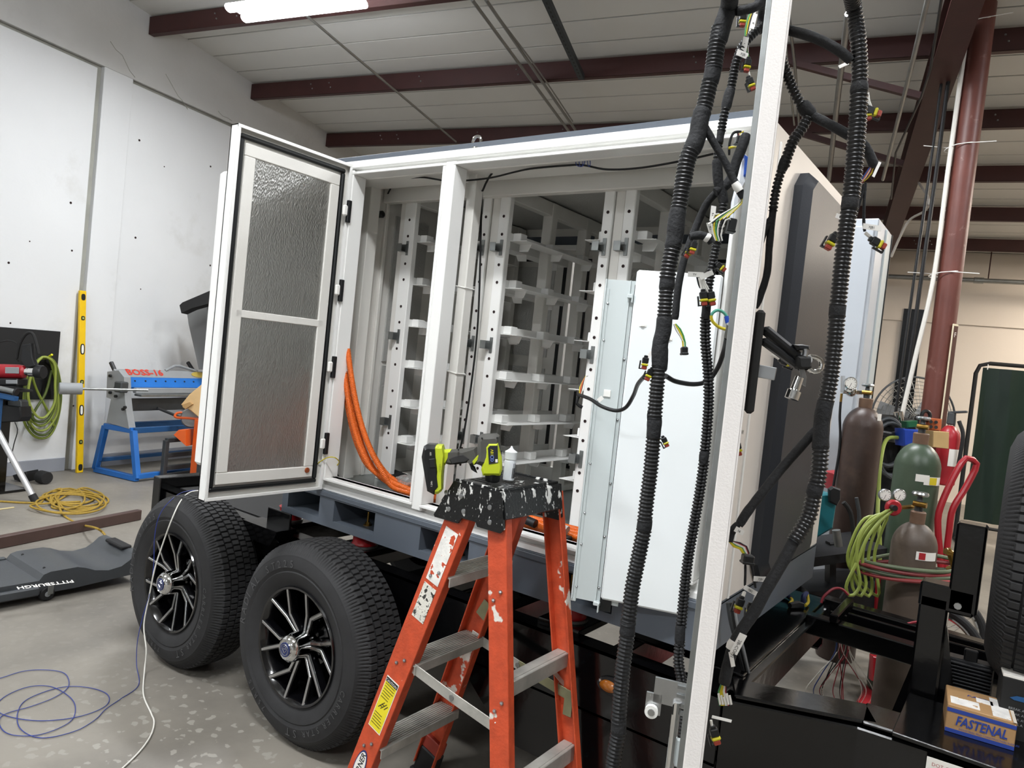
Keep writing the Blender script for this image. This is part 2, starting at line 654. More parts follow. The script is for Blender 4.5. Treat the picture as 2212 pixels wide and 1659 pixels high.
def purlin(b):
    z = zc(b) - .002
    m = MB()
    h, f = .168, .062
    m.add([], [])
    for (w0, w1, z0, z1) in ((0, .006, -h, 0), (-.0, f, -h, -h + .006), (-.0, f, -.006, 0), (f - .006, f, -h, -h + .022), (f - .006, f, -.022, 0)):
        rbox(m, A0 + .02, A1, b - f + w0, b - f + w1, z + z0, z + z1)
    o = m.build('purlin', M_primer, ceiling)
    m2 = MB()
    for a in (-5.6, -5.35, -4.2, -3.1, -1.4, .9, 1.1):
        for q in (.05, .1):
            m2.ball(RM(a + q * .5, b - f - .002, z - q), .009, 6)
    m2.build('bolt_head', M_galv, o)


for k in range(6): purlin(P0 + PS * k)

# main rafter: an I section under the purlins
m = MB()
for (a0, a1, d0, d1) in ((.44, .60, .17, .185), (.515, .525, .185, .50), (.43, .61, .50, .52)):
    for (ba, bb_) in ((-6.9, 3), (3, B1 - .01)):
        vs_ = []
        for b in (ba, bb_):
            for a in (a0, a1):
                for dd in (d0, d1): vs_.append(RM(a, b, zc(b) - dd))
        m.add(vs_, [(0, 1, 3, 2), (4, 6, 7, 5), (0, 4, 5, 1), (2, 3, 7, 6), (0, 2, 6, 4), (1, 5, 7, 3)])
raf = m.build('rafter', M_primer, ceiling)
m = MB()
for b in (6.5, 6.35): rbox(m, .45, .6, b - .006, b + .006, zc(b) - .5, zc(b) - .185)
m.build('stiffener', M_primer, raf)
# flange braces from purlin to rafter
for b in (P0 + PS, P0 + 2 * PS, P0 + 4 * PS):
    MB().beam(RM(-.55, b - .06, zc(b) - .16), RM(.45, b - .05, zc(b) - .49), .05, .05).build('flange_brace', M_primer, ceiling)

# round steel column on the floor, with a sign strip on it
cpos = V((-.572, 6.07, 0))
ctop = zc(6.0) - .06
col = thing('steel_column', 'round red-brown steel column rising beside the gas cylinders to the roof', 'column', cpos)
MB().cyl(cpos, cpos + V((0, 0, ctop + .1)), .078, 32).build('pipe', M_column, col)
MB().box(cpos + V((0, 0, .01)), (.3, .3, .02), RMAT, .003).build('base_plate', M_primer, col)
sgn = MB().box(cpos + V((.076, -.05, 1.5)), (.012, .05, 1.15), Matrix.Rotation(-.55, 3, 'Z'), .003).build('sign_board', mat('sign_cream', '#d8cdb0', .5), col)
e = Matrix.Rotation(-.55, 3, 'Z')
MB().box(cpos + V((.0825, -.054, 1.5)), (.002, .04, 1.12), e).build('sign_face', mat('sign_brown', '#4b2a22', .5), sgn)
tm = text_mesh('F', .05, cpos + V((.084, -.055, 1.98)) + e @ V((0, -.015, 0)), e @ V((0, 1, 0)), (0, 0, 1))
tm.build('sign_letters', M_label, sgn)

# white and black cables strapped to the column
wc = MB().tube(spline([cpos + V(p) for p in ((-.082, -.06, 4.2), (-.09, -.07, 3.2), (-.095, -.075, 2.4), (-.15, -.1, 1.75), (-.2, -.12, 1.1), (-.21, -.12, .35))], .08), .016, 8)
tag(wc.build('cable', mat('white_cable', '#d7d4cc', .5)), 'white cable strapped down the left side of the round column', 'cable')
bc = MB().tube(spline([cpos + V(p) for p in ((-.165, -.02, 4.25), (-.17, -.02, 3.2), (-.18, -.03, 2.3), (-.19, -.03, 1.6), (-.2, -.05, .9), (-.2, -.05, .4))], .08), .014, 8)
tag(bc.build('cable', M_blackp), 'black cable hanging just left of the white cable by the column', 'cable')
bc = MB().tube(spline([cpos + V(p) for p in ((-.21, .0, 4.25), (-.215, .0, 3.2), (-.23, .0, 2.3), (-.235, -.02, 1.6), (-.24, -.02, .9), (-.24, -.03, .4))], .08), .011, 8)
tag(bc.build('cable', M_blackp), 'thin black cable furthest left of those hanging by the column', 'cable')
for i, z in enumerate((4.24, 3.36, 2.44)):
    ring = [cpos + V((math.cos(t) * .088 - .02 - .028 * (math.cos(t) < 0), math.sin(t) * .092, z + .02 * math.cos(t))) for t in [2 * PI * k / 20 for k in range(20)]]
    o = MB().tube(ring, .0035, 6, True).build('zip_tie', M_whitep)
    tag(o, ('white zip tie round the column near the roof', 'white zip tie round the column at mid height', 'white zip tie with long tails round the lower column')[i], 'zip tie')
    MB().tube([ring[4], ring[4] + V((-.28, -.12, .0 if i == 2 else .02))], .003, 5).build('tie_tail', M_whitep, o)
    MB().tube([ring[16], ring[16] + V((.18, -.05, -.02))], .003, 5).build('tie_tail', M_whitep, o)

# ---------------------------------------------------------------- ceiling services
def pipe(name, label, pts, r, m_=None, cat='pipe', seg=8):
    return tag(MB().tube(pts, r, seg).build(name, m_ or M_conduit), label, cat)


def uc(px, py, off):
    """point on a plane that runs off metres under the roof"""
    n = V((0, 0, 1)) + RY * .087
    dd = 4.46 - off + .087 * 4.96
    r = FWD + RT * ((px - 1106.0) / F) - UP * ((py - 829.5) / F)
    return CAM + r * ((dd - CAM.dot(n)) / r.dot(n))


def alongb(px, py, off, b0, b1, da=0.0):
    p = uc(px, py, off)
    a = p.dot(RX)
    return [RM(a + da * t, b0 + (b1 - b0) * t, zc(b0 + (b1 - b0) * t) - off) for t in (0, 1)]


pipe('conduit_pipe', 'single thin grey conduit crossing the ceiling behind the open left door', [uc(640, 15, .2), uc(985, 306, .2)], .012)
pipe('conduit_pipe', 'left of the twin grey conduits crossing the ceiling beams', [uc(1020, 0, .2), uc(1229, 284, .2)], .014)
pipe('conduit_pipe', 'right of the twin grey conduits crossing the ceiling beams', [uc(1050, 0, .2), uc(1243, 281, .2)], .014)
pipe('conduit_pipe', 'thin dark rod beside the twin ceiling conduits', [uc(1055, 8, .2), uc(1143, 124, .2), uc(1180, 176, .2), uc(1237, 262, .2)], .007)
# perforated strut under the purlins
q0, q1 = uc(1160, -40, .2), uc(1256, 172, .2)
st = thing('perforated_strut', 'dark perforated steel strut hanging under the ceiling beams', 'strut', q1)
dd_ = (q1 - q0).normalized()
sd = dd_.cross(ZUP).normalized()
MB().beam(q0, q1, .05, .004).build('slotted_flange', mat('dark_strut', '#3c4143', .5, .4), st)
m = MB()
m.beam(q0 + sd * .025 + V((0, 0, .02)), q1 + sd * .025 + V((0, 0, .02)), .004, .045)
m.beam(q0 - sd * .025 + V((0, 0, .02)), q1 - sd * .025 + V((0, 0, .02)), .004, .045)
m.build('side_flange', mat('dark_strut_side', '#33383a', .5, .4), st)
m = MB()
L = (q1 - q0).length
for k in range(int(L / .06)):
    c = q0 + dd_ * (.03 + k * .06) - V((0, 0, .0025))
    m.beam(c - dd_ * .014, c + dd_ * .014, .012, .001)
m.build('slot', M_ink, st)

# conduits near the rafter
for (lab, p, r) in (('tall grey conduit left of the roof rafter, upper one', [(1697, -20, .3), (1717, 140, .28), (1727, 290, .28)], .012),
                    ('thin grey conduit dropping behind the right-hand harness', [(1690, -10, .32), (1702, 150, .3), (1716, 270, .3)], .009),
                    ('long grey conduit running beside the roof rafter', [(2006, -10, .56), (1960, 180, .56), (1907, 388, .56)], .016),
                    ('grey conduit sloping down behind the thick right-hand harness', [(1832, 30, .5), (1812, 190, .5), (1790, 390, .5)], .022)):
    pipe('conduit_pipe', lab, [uc(*q) for q in p], r)
pipe('conduit_pipe', 'thin black cable hanging beside the roof rafter', [uc(*q) for q in ((2035, -10, .54), (2010, 150, .54), (1990, 210, .54), (1935, 330, .54), (1925, 430, .54))], .009, M_blackp, 'cable')
pts = [uc(1985, 395, .56), U(2006, 430, d=6.6), U(1998, 455, d=6.7), U(1965, 475, d=6.9), U(1945, 510, d=7.0), U(1925, 555, d=7.1)]
pipe('hanging_cable', 'grey cable looping down from the rafter left of the column', spline(pts, .05), .012, mat('grey_cable', '#a9a49c', .5), 'cable')
# horizontal pipe on the back wall, hung on rods
sp = thing('sprinkler_pipe', 'long horizontal grey pipe hung in front of the cream back wall', 'pipe', RM(1, B1 - .5, 2.9))
z0 = U(1990, 600, b=B1 - .5).z
z1 = U(2200, 610, b=B1 - .5).z
MB().tube([RM(-1, B1 - .5, (z0 + z1) / 2), RM(6, B1 - .5, (z0 + z1) / 2)], .035, 12).build('pipe_run', M_conduit, sp)
a_ = U(2135, 600, b=B1 - .5).dot(RX)
zz = (z0 + z1) / 2
MB().tube([RM(a_, B1 - .5, zz), RM(a_, B1 - .5, zc(B1 - .5) - .02)], .008, 6).build('hanger_rod', M_primer, sp)
a_ = U(2115, 600, b=B1 - .5).dot(RX)
MB().cyl(RM(a_ - .06, B1 - .5, zz), RM(a_ + .06, B1 - .5, zz), .045, 12).build('pipe_coupling', M_galv, sp)

# ---------------------------------------------------------------- ceiling lamps
M_lamp = mat('lamp_diffuser', '#f4f8ff', .4, emis=34.0)
M_lampw = mat('lamp_diffuser_warm', '#fff1dd', .4, emis=34.0)
M_tray = mat('lamp_tray', '#dcdcd8', .4)


def fixture(a, b, z, rot, label, power, col, dm):
    c = RM(a, b, z)
    t = thing('ceiling_lamp', label, 'lamp', c, ROOM_A + rot, 'twin tube ceiling lamps')
    MB().box((0, 0, .045), (1.25, .09, .05), None, .008).build('tray', M_tray, t, True)
    for s in (-1, 1):
        pr = [(math.cos(q) * .046, -math.sin(q) * .032) for q in [2 * PI * k / 16 for k in range(16)]]
        MB().prism(pr, (-.61, s * .088, .01), (0, 1, 0), (0, 0, 1), (1.22, 0, 0)).build('diffuser', dm, t, True)
    m = MB()
    for s in (-1, 1):
        x = s * .5
        m.beam((x, 0, .05), (x, 0, max(.1, zc(b) - z)), .012, .012)
    m.build('hanger', M_galv, t, True)
    ld = bpy.data.lights.new('lamp_light', 'AREA')
    ld.shape = 'RECTANGLE'
    ld.size, ld.size_y = 1.2, .22
    ld.energy = power
    ld.color = col
    ld.spread = math.radians(170)
    lo = bpy.data.objects.new('lamp_light', ld)
    COL.objects.link(lo)
    lo.parent = t
    lo.location = (0, 0, -.03)
    return t


pv = (U(523, 25, z=4.1) + U(757, 5, z=4.1)) / 2
va, vb = pv.dot(RX), pv.dot(RY)
COOL, WARM = (.97, .985, 1.0), (1.0, .91, .81)
fixture(va, vb, 4.1, 0, 'bright twin tube lamp under the ceiling at the upper left', LIGHT_W, COOL, M_lamp)
for (a, b, k, w_) in ((va + 3.6, vb, 1.0, 'right above the cabinet'), (va + 7.2, vb, .8, 'above the trailer tongue'), (va, vb - 4.2, 1, 'left of the photographer'),
                      (va + 3.6, vb - 4.2, 1.3, 'over the photographer'), (va + 7.2, vb - 4.2, 1, 'right of the photographer'),
                      (va + 3.6, vb - 8.4, 1, 'far behind the photographer'), (va, vb - 8.4, .7, 'in the rear left corner of the hall')):
    fixture(a, b, 4.3, 0, 'twin tube ceiling lamp out of view ' + w_, LIGHT_W * k, COOL, M_lamp)
for (a, b, k, w_) in ((3.6, 7.6, 1.5, 'right of the steel column'), (3.8, 11.0, 1.4, 'near the cream back wall'), (6.6, 9, .9, 'furthest to the right')):
    fixture(a, b, 3.75, PI / 2, 'warm twin tube ceiling lamp out of view ' + w_, LIGHT_W * k, WARM, M_lampw)
# ---------------------------------------------------------------- wheel
TR = .376


def tire_mesh():
    pit = 92
    per = 6
    N = pit * per
    # rows: (r, y, lateral-phase or None)
    rows = [(.203, .012, None), (.214, .006, None), (.232, .0, None), (.236, -.003, None), (.268, -.012, None), (.272, -.009, None), (.285, -.0145, None),
            (.312, -.0125, None), (.322, -.008, None), (.330, -.0065, None), (.338, .0, None), (.346, .006, 9), (.356, .016, 9), (.364, .026, 9)]
    ribs = [(.030, .054), (.060, .086), (.092, .120), (.126, .152), (.158, .182)]
    for i, (y0, y1) in enumerate(ribs):
        mid = (y0 + y1) / 2
        cr = [TR - 4.5 * (y - .106) ** 2 * .22 for y in (y0, mid, y1)]
        ph = (0, 2, 4, 2, 0)[i]
        rows += [(cr[0], y0, ph), (cr[1], mid, ph), (cr[2], y1, ph)]
        if i < 4:
            rows += [(cr[2] - .012, y1 + .0006, None), (cr[2] - .012, ribs[i + 1][0] - .0006, None)]
    rows += [(.364, .186, 9), (.356, .196, 9), (.338, .212, None), (.300, .225, None), (.25, .218, None), (.203, .20, None)]
    m = MB()
    vs, fs = [], []
    for (r, y, ph) in rows:
        for k in range(N):
            rr = r
            if ph == 9:
                if k % 6 in (0, 3): rr -= .004
            elif ph is not None and k % per == ph: rr -= .009
            elif ph is None and abs(y - .106) < .001 and k % 12 == 0: rr -= .003
            a = 2 * PI * k / N
            vs.append((rr * math.cos(a), y, rr * math.sin(a)))
    n = len(rows)
    for i in range(n - 1):
        for k in range(N):
            k2 = (k + 1) % N
            fs.append((i * N + k, i * N + k2, (i + 1) * N + k2, (i + 1) * N + k))
    return m.add(vs, fs)


def arc_text(txt, r, ang, size, step, y):
    """raised letters round the sidewall; ang in degrees seen from outside, clockwise from the top"""
    m = MB()
    for i, ch in enumerate(txt):
        if ch == ' ': continue
        a = math.radians(ang + step * i)
        c = V((math.sin(a) * r, y, math.cos(a) * r))
        ux = V((math.cos(a), 0, -math.sin(a)))
        uy = V((math.sin(a), 0, math.cos(a)))
        t = text_mesh(ch, size, c - ux * size * .3, ux, uy, .002)
        m.add(t.v, t.f)
    return m


M_tire = mat('tyre_rubber', '#262627', .72, var=.2, vs=9, bump=.06, bs=260)
M_tiretxt = mat('tyre_lettering', '#4a4a4b', .6)
M_rim = mat('black_alloy', '#08080a', .14, .0, coat=.6)
M_spoke = mat('machined_alloy', '#b9b9ba', .22, 1.0)
M_logo = mat('hub_logo_blue', '#24305f', .35)


def make_wheel(parent):
    """all in wheel space: axle along y, outer face towards -y"""
    m = MB().lathe([(.204, .19), (.196, .17), (.186, .13), (.183, .075), (.19, .03), (.2, .008), (.206, -.001), (.214, -.003), (.217, .003), (.212, .012), (.205, .02), (.2, .19)], (0, 0, 0), (0, 1, 0), 64)
    m.lathe([(0, .075), (.06, .075), (.088, .085), (.10, .11), (.0, .115)], (0, 0, 0), (0, 1, 0), 40)
    wh = m.build('wheel', M_rim, parent, True)
    tire_mesh().build('tire', M_tire, wh, True, 25)
    tx = arc_text('RADIAL', .287, -88, .044, 7.4, -.0145)
    t2 = arc_text('ST225', .287, -36, .038, 7.2, -.0145)
    tx.add(t2.v, t2.f)
    for (s_, a0, sz, st) in (('CARRIER', 102, .03, 5.2), ('STAR', 142, .03, 5.2), ('ST', 168, .04, 7), ('75R15', 205, .03, 5.6)):
        t2 = arc_text(s_, .287, a0, sz, st, -.0145)
        tx.add(t2.v, t2.f)
    tx.build('sidewall_lettering', M_tiretxt, wh, True)['kind'] = 'stuff'
    # six Y spokes
    a0 = math.radians(17)
    m = MB()
    for k in range(6):
        for s in (-1, 1):
            a = a0 + k * PI / 3
            d = V((math.sin(a), 0, math.cos(a)))
            e = V((math.cos(a), 0, -math.sin(a)))
            tip_a = a + math.radians(22 if s > 0 else -8)
            tip = V((math.sin(tip_a), 0, math.cos(tip_a))) * .205
            pts = [d * .05 + e * s * .0075 + V((0, .034, 0)), d * .118 + e * s * .0125 + V((0, .024, 0)), tip + V((0, .003, 0))]
            for p, q in zip(pts, pts[1:]):
                m.beam(p + V((0, .018, 0)), q + V((0, .018, 0)), .017, .03, V((0, -1, 0)))
            f = MB()
            for p, q in zip(pts, pts[1:]):
                x = (q - p).normalized()
                f.beam(p - x * .003, q + x * .003, .0105, .005, V((0, -1, 0)), .001)
            f.build('spoke', M_spoke, wh, True)
    m.build('spoke_body', M_rim, wh, True)
    for k in range(6):
        a = a0 + PI / 6 + k * PI / 3
        c = V((math.sin(a) * .068, 0, math.cos(a) * .068))
        MB().lathe([(.011, .085), (.011, .062), (.009, .057), (0, .055)], c, (0, 1, 0), 6).build('lug_nut', M_rim, wh, True)
    hc = MB().lathe([(.056, .085), (.0555, .04), (.052, .0), (.05, -.055), (.0515, -.06), (.051, -.085), (.046, -.102), (.037, -.110), (.035, -.107), (.031, -.107), (.029, -.111), (0, -.111)], (0, .07, 0), (0, 1, 0), 40).build('hub_cap', M_chrome, wh, True)
    lg = MB().lathe([(.026, -.1112), (.026, -.1135), (0, -.1135)], (0, .07, 0), (0, 1, 0), 32).build('hub_logo', M_logo, wh, True)
    m = MB()
    ring = [V((math.cos(t) * .0195, -.0438, math.sin(t) * .0195)) for t in [2 * PI * i / 32 for i in range(32)]]
    m.tube(ring, .0013, 5, True)
    for (p, q) in (((-.012, .002), (-.004, .013)), ((-.004, .013), (.004, .013)), ((.004, .013), (.012, .002)), ((.012, .002), (.0, -.012)), ((0, -.012), (-.012, .002)), ((-.006, .003), (.006, .003))):
        m.tube([(p[0], -.0438, p[1]), (q[0], -.0438, q[1])], .0013, 5)
    m.build('logo_mark', M_spoke, wh, True)
    return wh


# ---------------------------------------------------------------- trailer
TZ = .632           # top of the frame rails
trailer = thing('trailer', 'black steel tandem axle trailer carrying the white equipment cabinet', 'trailer', (-2.5, 2.6, 0))
wc1 = U(639, 1396, z=.372)
wc2 = U(364, 1259, z=.372)
wy = (wc1.y + wc2.y) / 2


def place_wheel(x, first=None):
    h = bpy.data.objects.new('h', None)
    WM[h] = Matrix.Identity(4)
    w_ = make_wheel(h)
    bpy.data.objects.remove(h)
    w_.parent = trailer
    w_.matrix_local = WM[trailer].inverted() @ Matrix.Translation((x, wy, .372))
    return w_


wheel0 = place_wheel(wc1.x)


def copy_wheel(M, parent):
    c = wheel0.copy()
    COL.objects.link(c)
    c.parent = parent
    c.matrix_local = M
    for ch in [q for q in bpy.data.objects if q.parent == wheel0]:
        d = ch.copy()
        COL.objects.link(d)
        d.parent = c
    return c


w1 = copy_wheel(WM[trailer].inverted() @ Matrix.Translation((wc2.x, wy, .372)) @ Matrix.Rotation(math.radians(-22), 4, 'Y'), trailer)
# the same tyres on the far side
for x in (wc1.x, wc2.x):
    m = MB()
    t = tire_mesh()
    break
far = bpy.data.objects['tire'].data
for x in (wc1.x, wc2.x):
    o = bpy.data.objects.new('far_tire', far)
    COL.objects.link(o)
    o.parent = trailer
    o.matrix_local = WM[trailer].inverted() @ Matrix.Translation((x, 5.15 - wy, .372)) @ Matrix.Rotation(PI, 4, 'Z')
YA, YB = 1.965, 3.25           # outer faces of the side rails
XR0, XR1 = -3.62, -.60


def tpart(name, mb, m_=None): return mb.build(name, m_ or M_black, trailer)


for y, s in ((YA, 1), (YB, -1)):
    m = MB()
    m.bb(XR0, XR1, min(y, y + s * .008), max(y, y + s * .008), TZ - .20, TZ)
    m.bb(XR0, XR1, min(y, y + s * .075), max(y, y + s * .075), TZ - .008, TZ)
    m.bb(XR0, XR1, min(y, y + s * .075), max(y, y + s * .075), TZ - .20, TZ - .192)
    tpart('side_rail', m)
for k, x in enumerate((-3.58, -3.1, -2.75, -2.3, -1.85, -1.4, -.95, -.66)):
    tpart('cross_member', MB().bb(x - .03, x + .03, YA + .01, YB - .01, TZ - .12, TZ - .002, .003))
tpart('rear_rail', MB().bb(XR0 - .02, XR0 + .05, YA - .02, YB + .02, TZ - .16, TZ + .06, .004))
tpart('deck_plate', MB().bb(-3.55, -2.6, YA + .08, YB - .08, TZ - .004, TZ + .004), M_blackm)
for x in (wc1.x, wc2.x):
    tpart('axle', MB().tube([(x, wy + .12, .372), (x, 5.15 - wy - .12, .372)], .04, 16))
    tpart('leaf_spring', MB().tube([(x - .36, YA + .03, .43), (x - .18, YA + .03, .385), (x, YA + .03, .37), (x + .18, YA + .03, .385), (x + .36, YA + .03, .43)], .028, 8))
    for sx in (-.36, .36):
        tpart('spring_hanger', MB().beam((x + sx, YA + .03, .42), (x + sx, YA + .03, .45), .05, .05).bb(x + sx - .03, x + sx + .03, YA + .0, YA + .06, .36, .5, .004))
# steel channel brace with bolt seen between the tyres
tpart('fender_bracket', MB().beam((wc2.x + .42, 1.93, .60), (wc2.x + .62, 1.90, .52), .05, .03, ZUP, .002))
bp_ = U(588, 1165, y=1.94)
tpart('bracket_bolt', MB().lathe([(.0, -.02), (.012, -.018), (.013, -.008), (.02, -.007), (.02, 0)], bp_, (0, 1, 0), 12), M_chrome)
tpart('bolt_plate', MB().box(bp_ + V((.02, .012, .01)), (.16, .012, .24), None, .003))
# skid tie-down bracket under the left end
q = U(590, 1098, y=1.9)
tpart('outrigger_bracket', MB().prism([(-.12, 0), (.12, 0), (.12, -.01), (.08, -.07), (-.08, -.07)], (q.x - .03, 1.86, .675), (1, 0, 0), (0, 0, 1), (0, .1, 0)))
# vibration mounts between trailer and skid
for (px, py) in ((627, 1114), (787, 1170), (1234, 1325)):
    q = U(px, py, y=2.08)
    tpart('mount_pad', MB().lathe([(.0, 0), (.058, 0), (.058, .008), (.0, .008)], (q.x, 2.08, .655), (0, 0, 1), 28), M_galv)
    tpart('vibration_mount', MB().lathe([(.0, 0), (.05, 0), (.052, .004), (.048, .01), (.048, .05), (.052, .056), (.0, .058)], (q.x, 2.08, .662), (0, 0, 1), 28), M_red)
    tpart('mount_bracket', MB().bb(q.x - .08, q.x + .08, 2.0, 2.2, TZ - .002, .655, .003))
    q = V((q.x, 3.12, 0))
    tpart('vibration_mount', MB().lathe([(.0, 0), (.05, 0), (.048, .05), (.0, .058)], (q.x, 3.12, .662), (0, 0, 1), 20), M_red)
    tpart('mount_bracket', MB().bb(q.x - .08, q.x + .08, 3.0, 3.2, TZ - .002, .662, .003))
# amber side marker lamp on the rail
q = U(1322, 1484, y=YA - .004)
tpart('marker_lamp_base', MB().lathe([(0, -.0), (.05, 0), (.05, .008), (0, .008)], (0, 0, 0), (0, -1, 0), 24).xf(Matrix.Translation((q.x, YA, q.z)) @ Matrix.Scale(.55, 4, (0, 0, 1))), M_blackp)
tpart('marker_lens', MB().lathe([(0.03, 0.006), (.028, .014), (.018, .02), (0, .022)], (0, 0, 0), (0, -1, 0), 24).xf(Matrix.Translation((q.x - .01, YA, q.z)) @ Matrix.Scale(.6, 4, (0, 0, 1))), mat('amber_lens', '#8a4e12', .15, coat=.5))
for dx in (-.04, .045): tpart('lamp_screw', MB().ball((q.x + dx, YA - .009, q.z - dx * .25), .006, 8), M_chrome)
# lower skirt of the rail towards the tongue
tpart('rail_skirt', MB().prism([(-1.55, TZ - .2), (-.60, TZ - .2), (-.60, .22), (-1.3, .22)], (0, YA + .004, 0), (1, 0, 0), (0, 0, 1), (0, .008, 0)))
# tongue: near and far leg, cross pieces and platform
def tb(name, p0, p1, w_, h_, bev=.004, drop=None):
    p0, p1 = V(p0), V(p1)
    z = V((0, 0, h_ / 2))
    return tpart(name, MB().beam(p0 - z, p1 - z, w_, h_, ZUP, bev))


tb('tongue_leg', (-.62, 2.03, TZ - .02), (-.28, 2.17, TZ - .02), .08, .3)
tb('tongue_leg', (-.30, 2.165, TZ - .02), (1.4, 2.3, TZ - .02), .08, .3)
tb('tongue_leg', (-.62, 3.2, TZ - .02), (1.4, 2.95, TZ - .02), .08, .08)
tb('tongue_flange', (-.60, 2.06, TZ - .0), (-.26, 2.205, TZ - .0), .12, .012)
tb('tongue_flange', (-.28, 2.2, TZ - .0), (.9, 2.31, TZ - .0), .14, .012)
tb('cross_member', (-.6, 2.05, TZ - .005), (-.6, 3.2, TZ - .005), .06, .1)
tb('tongue_cross', (-.0, 2.3, TZ - .02), (-.0, 2.95, TZ - .02), .07, .08)
tb('tongue_inner_leg', (-.55, 2.3, TZ - .10), (-.05, 2.3, TZ - .06), .05, .06)
tpart('front_plate', MB().bb(-1.0, -.60, 2.15, 3.2, TZ - .004, TZ + .004, .002))
tpart('tongue_plate', MB().bb(-.2, .7, 2.12, 2.44, TZ - .008, TZ + .004, .002))
tb('platform_rail', (-.60, 2.9, TZ + .02), (.25, 2.93, TZ + .0), .06, .07)
tb('platform_rail', (-.60, 3.2, TZ + .02), (.25, 3.2, TZ + .0), .06, .07)
tb('platform_slat', (-.48, 3.0, TZ + .035), (.2, 3.02, TZ + .02), .012, .05)
tb('platform_slat', (-.48, 3.08, TZ + .035), (.2, 3.1, TZ + .02), .012, .05)
tb('platform_end', (-.5, 2.86, TZ + .05), (-.5, 3.15, TZ + .05), .03, .03)
tb('inner_bracket', U(1870, 1525, z=.5), U(1905, 1545, z=.5), .05, .06)
# upright for the spare wheel
b0 = U(2028, 1470, z=.6)
b0 = V((-.168, 2.5, .30))
tpart('spare_post', MB().beam(b0, (b0.x, b0.y, .93), .075, .075, V((0, 1, 0)), .006))
tpart('spare_arm', MB().beam((b0.x - .04, b0.y, .93), (b0.x + .10, b0.y, .93), .075, .075, ZUP, .006))
tpart('spare_post_upper', MB().beam((b0.x + .07, b0.y, .9), (b0.x + .07, b0.y, 1.16), .075, .075, V((0, 1, 0)), .006))
tpart('spare_mount', MB().beam((b0.x + .05, b0.y + .04, 1.12), (b0.x + .09, b0.y + .04, 1.12), .07, .07, ZUP, .005))
tpart('post_gusset', MB().prism([(0, 0), (.06, 0), (0, .30)], (b0.x + .035, b0.y, .56), (1, 0, 0), (0, 0, 1), (0, .01, 0)))
tpart('post_gusset', MB().prism([(0, 0), (-.05, 0), (0, .22)], (b0.x - .035, b0.y, .5), (1, 0, 0), (0, 0, 1), (0, .01, 0)))
tpart('post_bolt', MB().cyl((b0.x + .06, b0.y - .045, .92), (b0.x + .06, b0.y - .037, .92), .01, 8), M_steel)
# spare wheel, a thing of its own, bolted to the upright with its axle along the trailer
spare = thing('spare_wheel', 'black spare trailer wheel standing at the right edge on the tongue post', 'wheel', (.085, 2.62, .715))
WM[spare] = Matrix.Translation((.085, 2.62, .715))
sw = copy_wheel(Matrix.Translation((0, 0, .376)) @ Matrix.Rotation(PI / 2, 4, 'Z') @ Matrix.Translation((0, -.105, 0)), spare)
# ---------------------------------------------------------------- cabinet
Y0, YB1 = 2.0, 3.2
CXL, CXR = -2.50, -.66
CZ0, CZ1 = .86, 2.246
cab = thing('equipment_cabinet', 'large white equipment cabinet on a grey skid with its front doors open', 'cabinet', (-1.58, 2.6, .717))
M_foil = foil('insulation_foil', (1, 1, .35), .4, 240, .3, '#b8b8b5')
M_foild = foil('insulation_foil_inside', (1, 1, 1), .3, 120, .45, '#b3b3af', .15)
M_foilb = foil('insulation_foil_back', (1, 1, .6), .6, 150, .35, '#c6c6c2', .35)
M_gasket = mat('black_gasket', '#0e1112', .5)


def cp(name, mb, m_=None, parent=None, **k): return mb.build(name, m_ or M_white, parent or cab, **k)


# skid with forklift pockets
m = MB()
zs0, zs1 = .717, .862
pockets = [(-2.58, -2.37), (-2.277, -2.033), (-1.787, -1.55), (-1.20, -.97)]
sk = MB()
pz0, pz1 = .746, .834
xs = [CXL - .12]
for (a, b) in pockets:
    sk.bb(xs[-1], a, Y0 - .012, Y0 + .0, zs0, zs1)
    xs.append(b)
sk.bb(xs[-1], CXR, Y0 - .012, Y0, zs0, zs1)
for (a, b) in pockets:
    sk.bb(a, b, Y0 - .012, Y0, zs0, pz0)
    sk.bb(a, b, Y0 - .012, Y0, pz1, zs1)
    sk.bb(a, b, Y0, YB1, zs0, pz0 - .002)       # pocket floor
    sk.bb(a - .004, a, Y0, YB1, pz0 - .002, pz1)
    sk.bb(b, b + .004, Y0, YB1, pz0 - .002, pz1)
sk.bb(CXL - .12, CXR, YB1 - .012, YB1, zs0, zs1)
sk.bb(CXR - .012, CXR, Y0, YB1, zs0, zs1)
sk.bb(CXL - .12, CXL - .108, Y0, YB1, zs0, zs1)
sk.bb(CXL - .12, CXR, Y0, YB1, zs1 - .006, zs1)
skid = cp('skid', sk, M_skid)
cp('skid_lip', MB().bb(CXL + .01, CXR, Y0 - .018, Y0 - .008, zs1 - .022, zs1 - .002, .002), M_skid)
for (px, py) in ((634, 1075), (795, 1125), (995, 1185), (1234, 1265)):
    q = U(px, py, y=2.08)
    bolt = cp('anchor_bolt', MB().cyl((q.x, 2.08, .744), (q.x, 2.08, .80), .005, 8), M_brass)
    cp('bolt_nut', MB().lathe([(0, 0), (.011, 0), (.011, .012), (0, .012)], (q.x, 2.08, .746), (0, 0, 1), 6).lathe([(0, 0), (.018, 0), (.018, .003), (0, .003)], (q.x, 2.08, .744), (0, 0, 1), 16), M_brass, bolt)

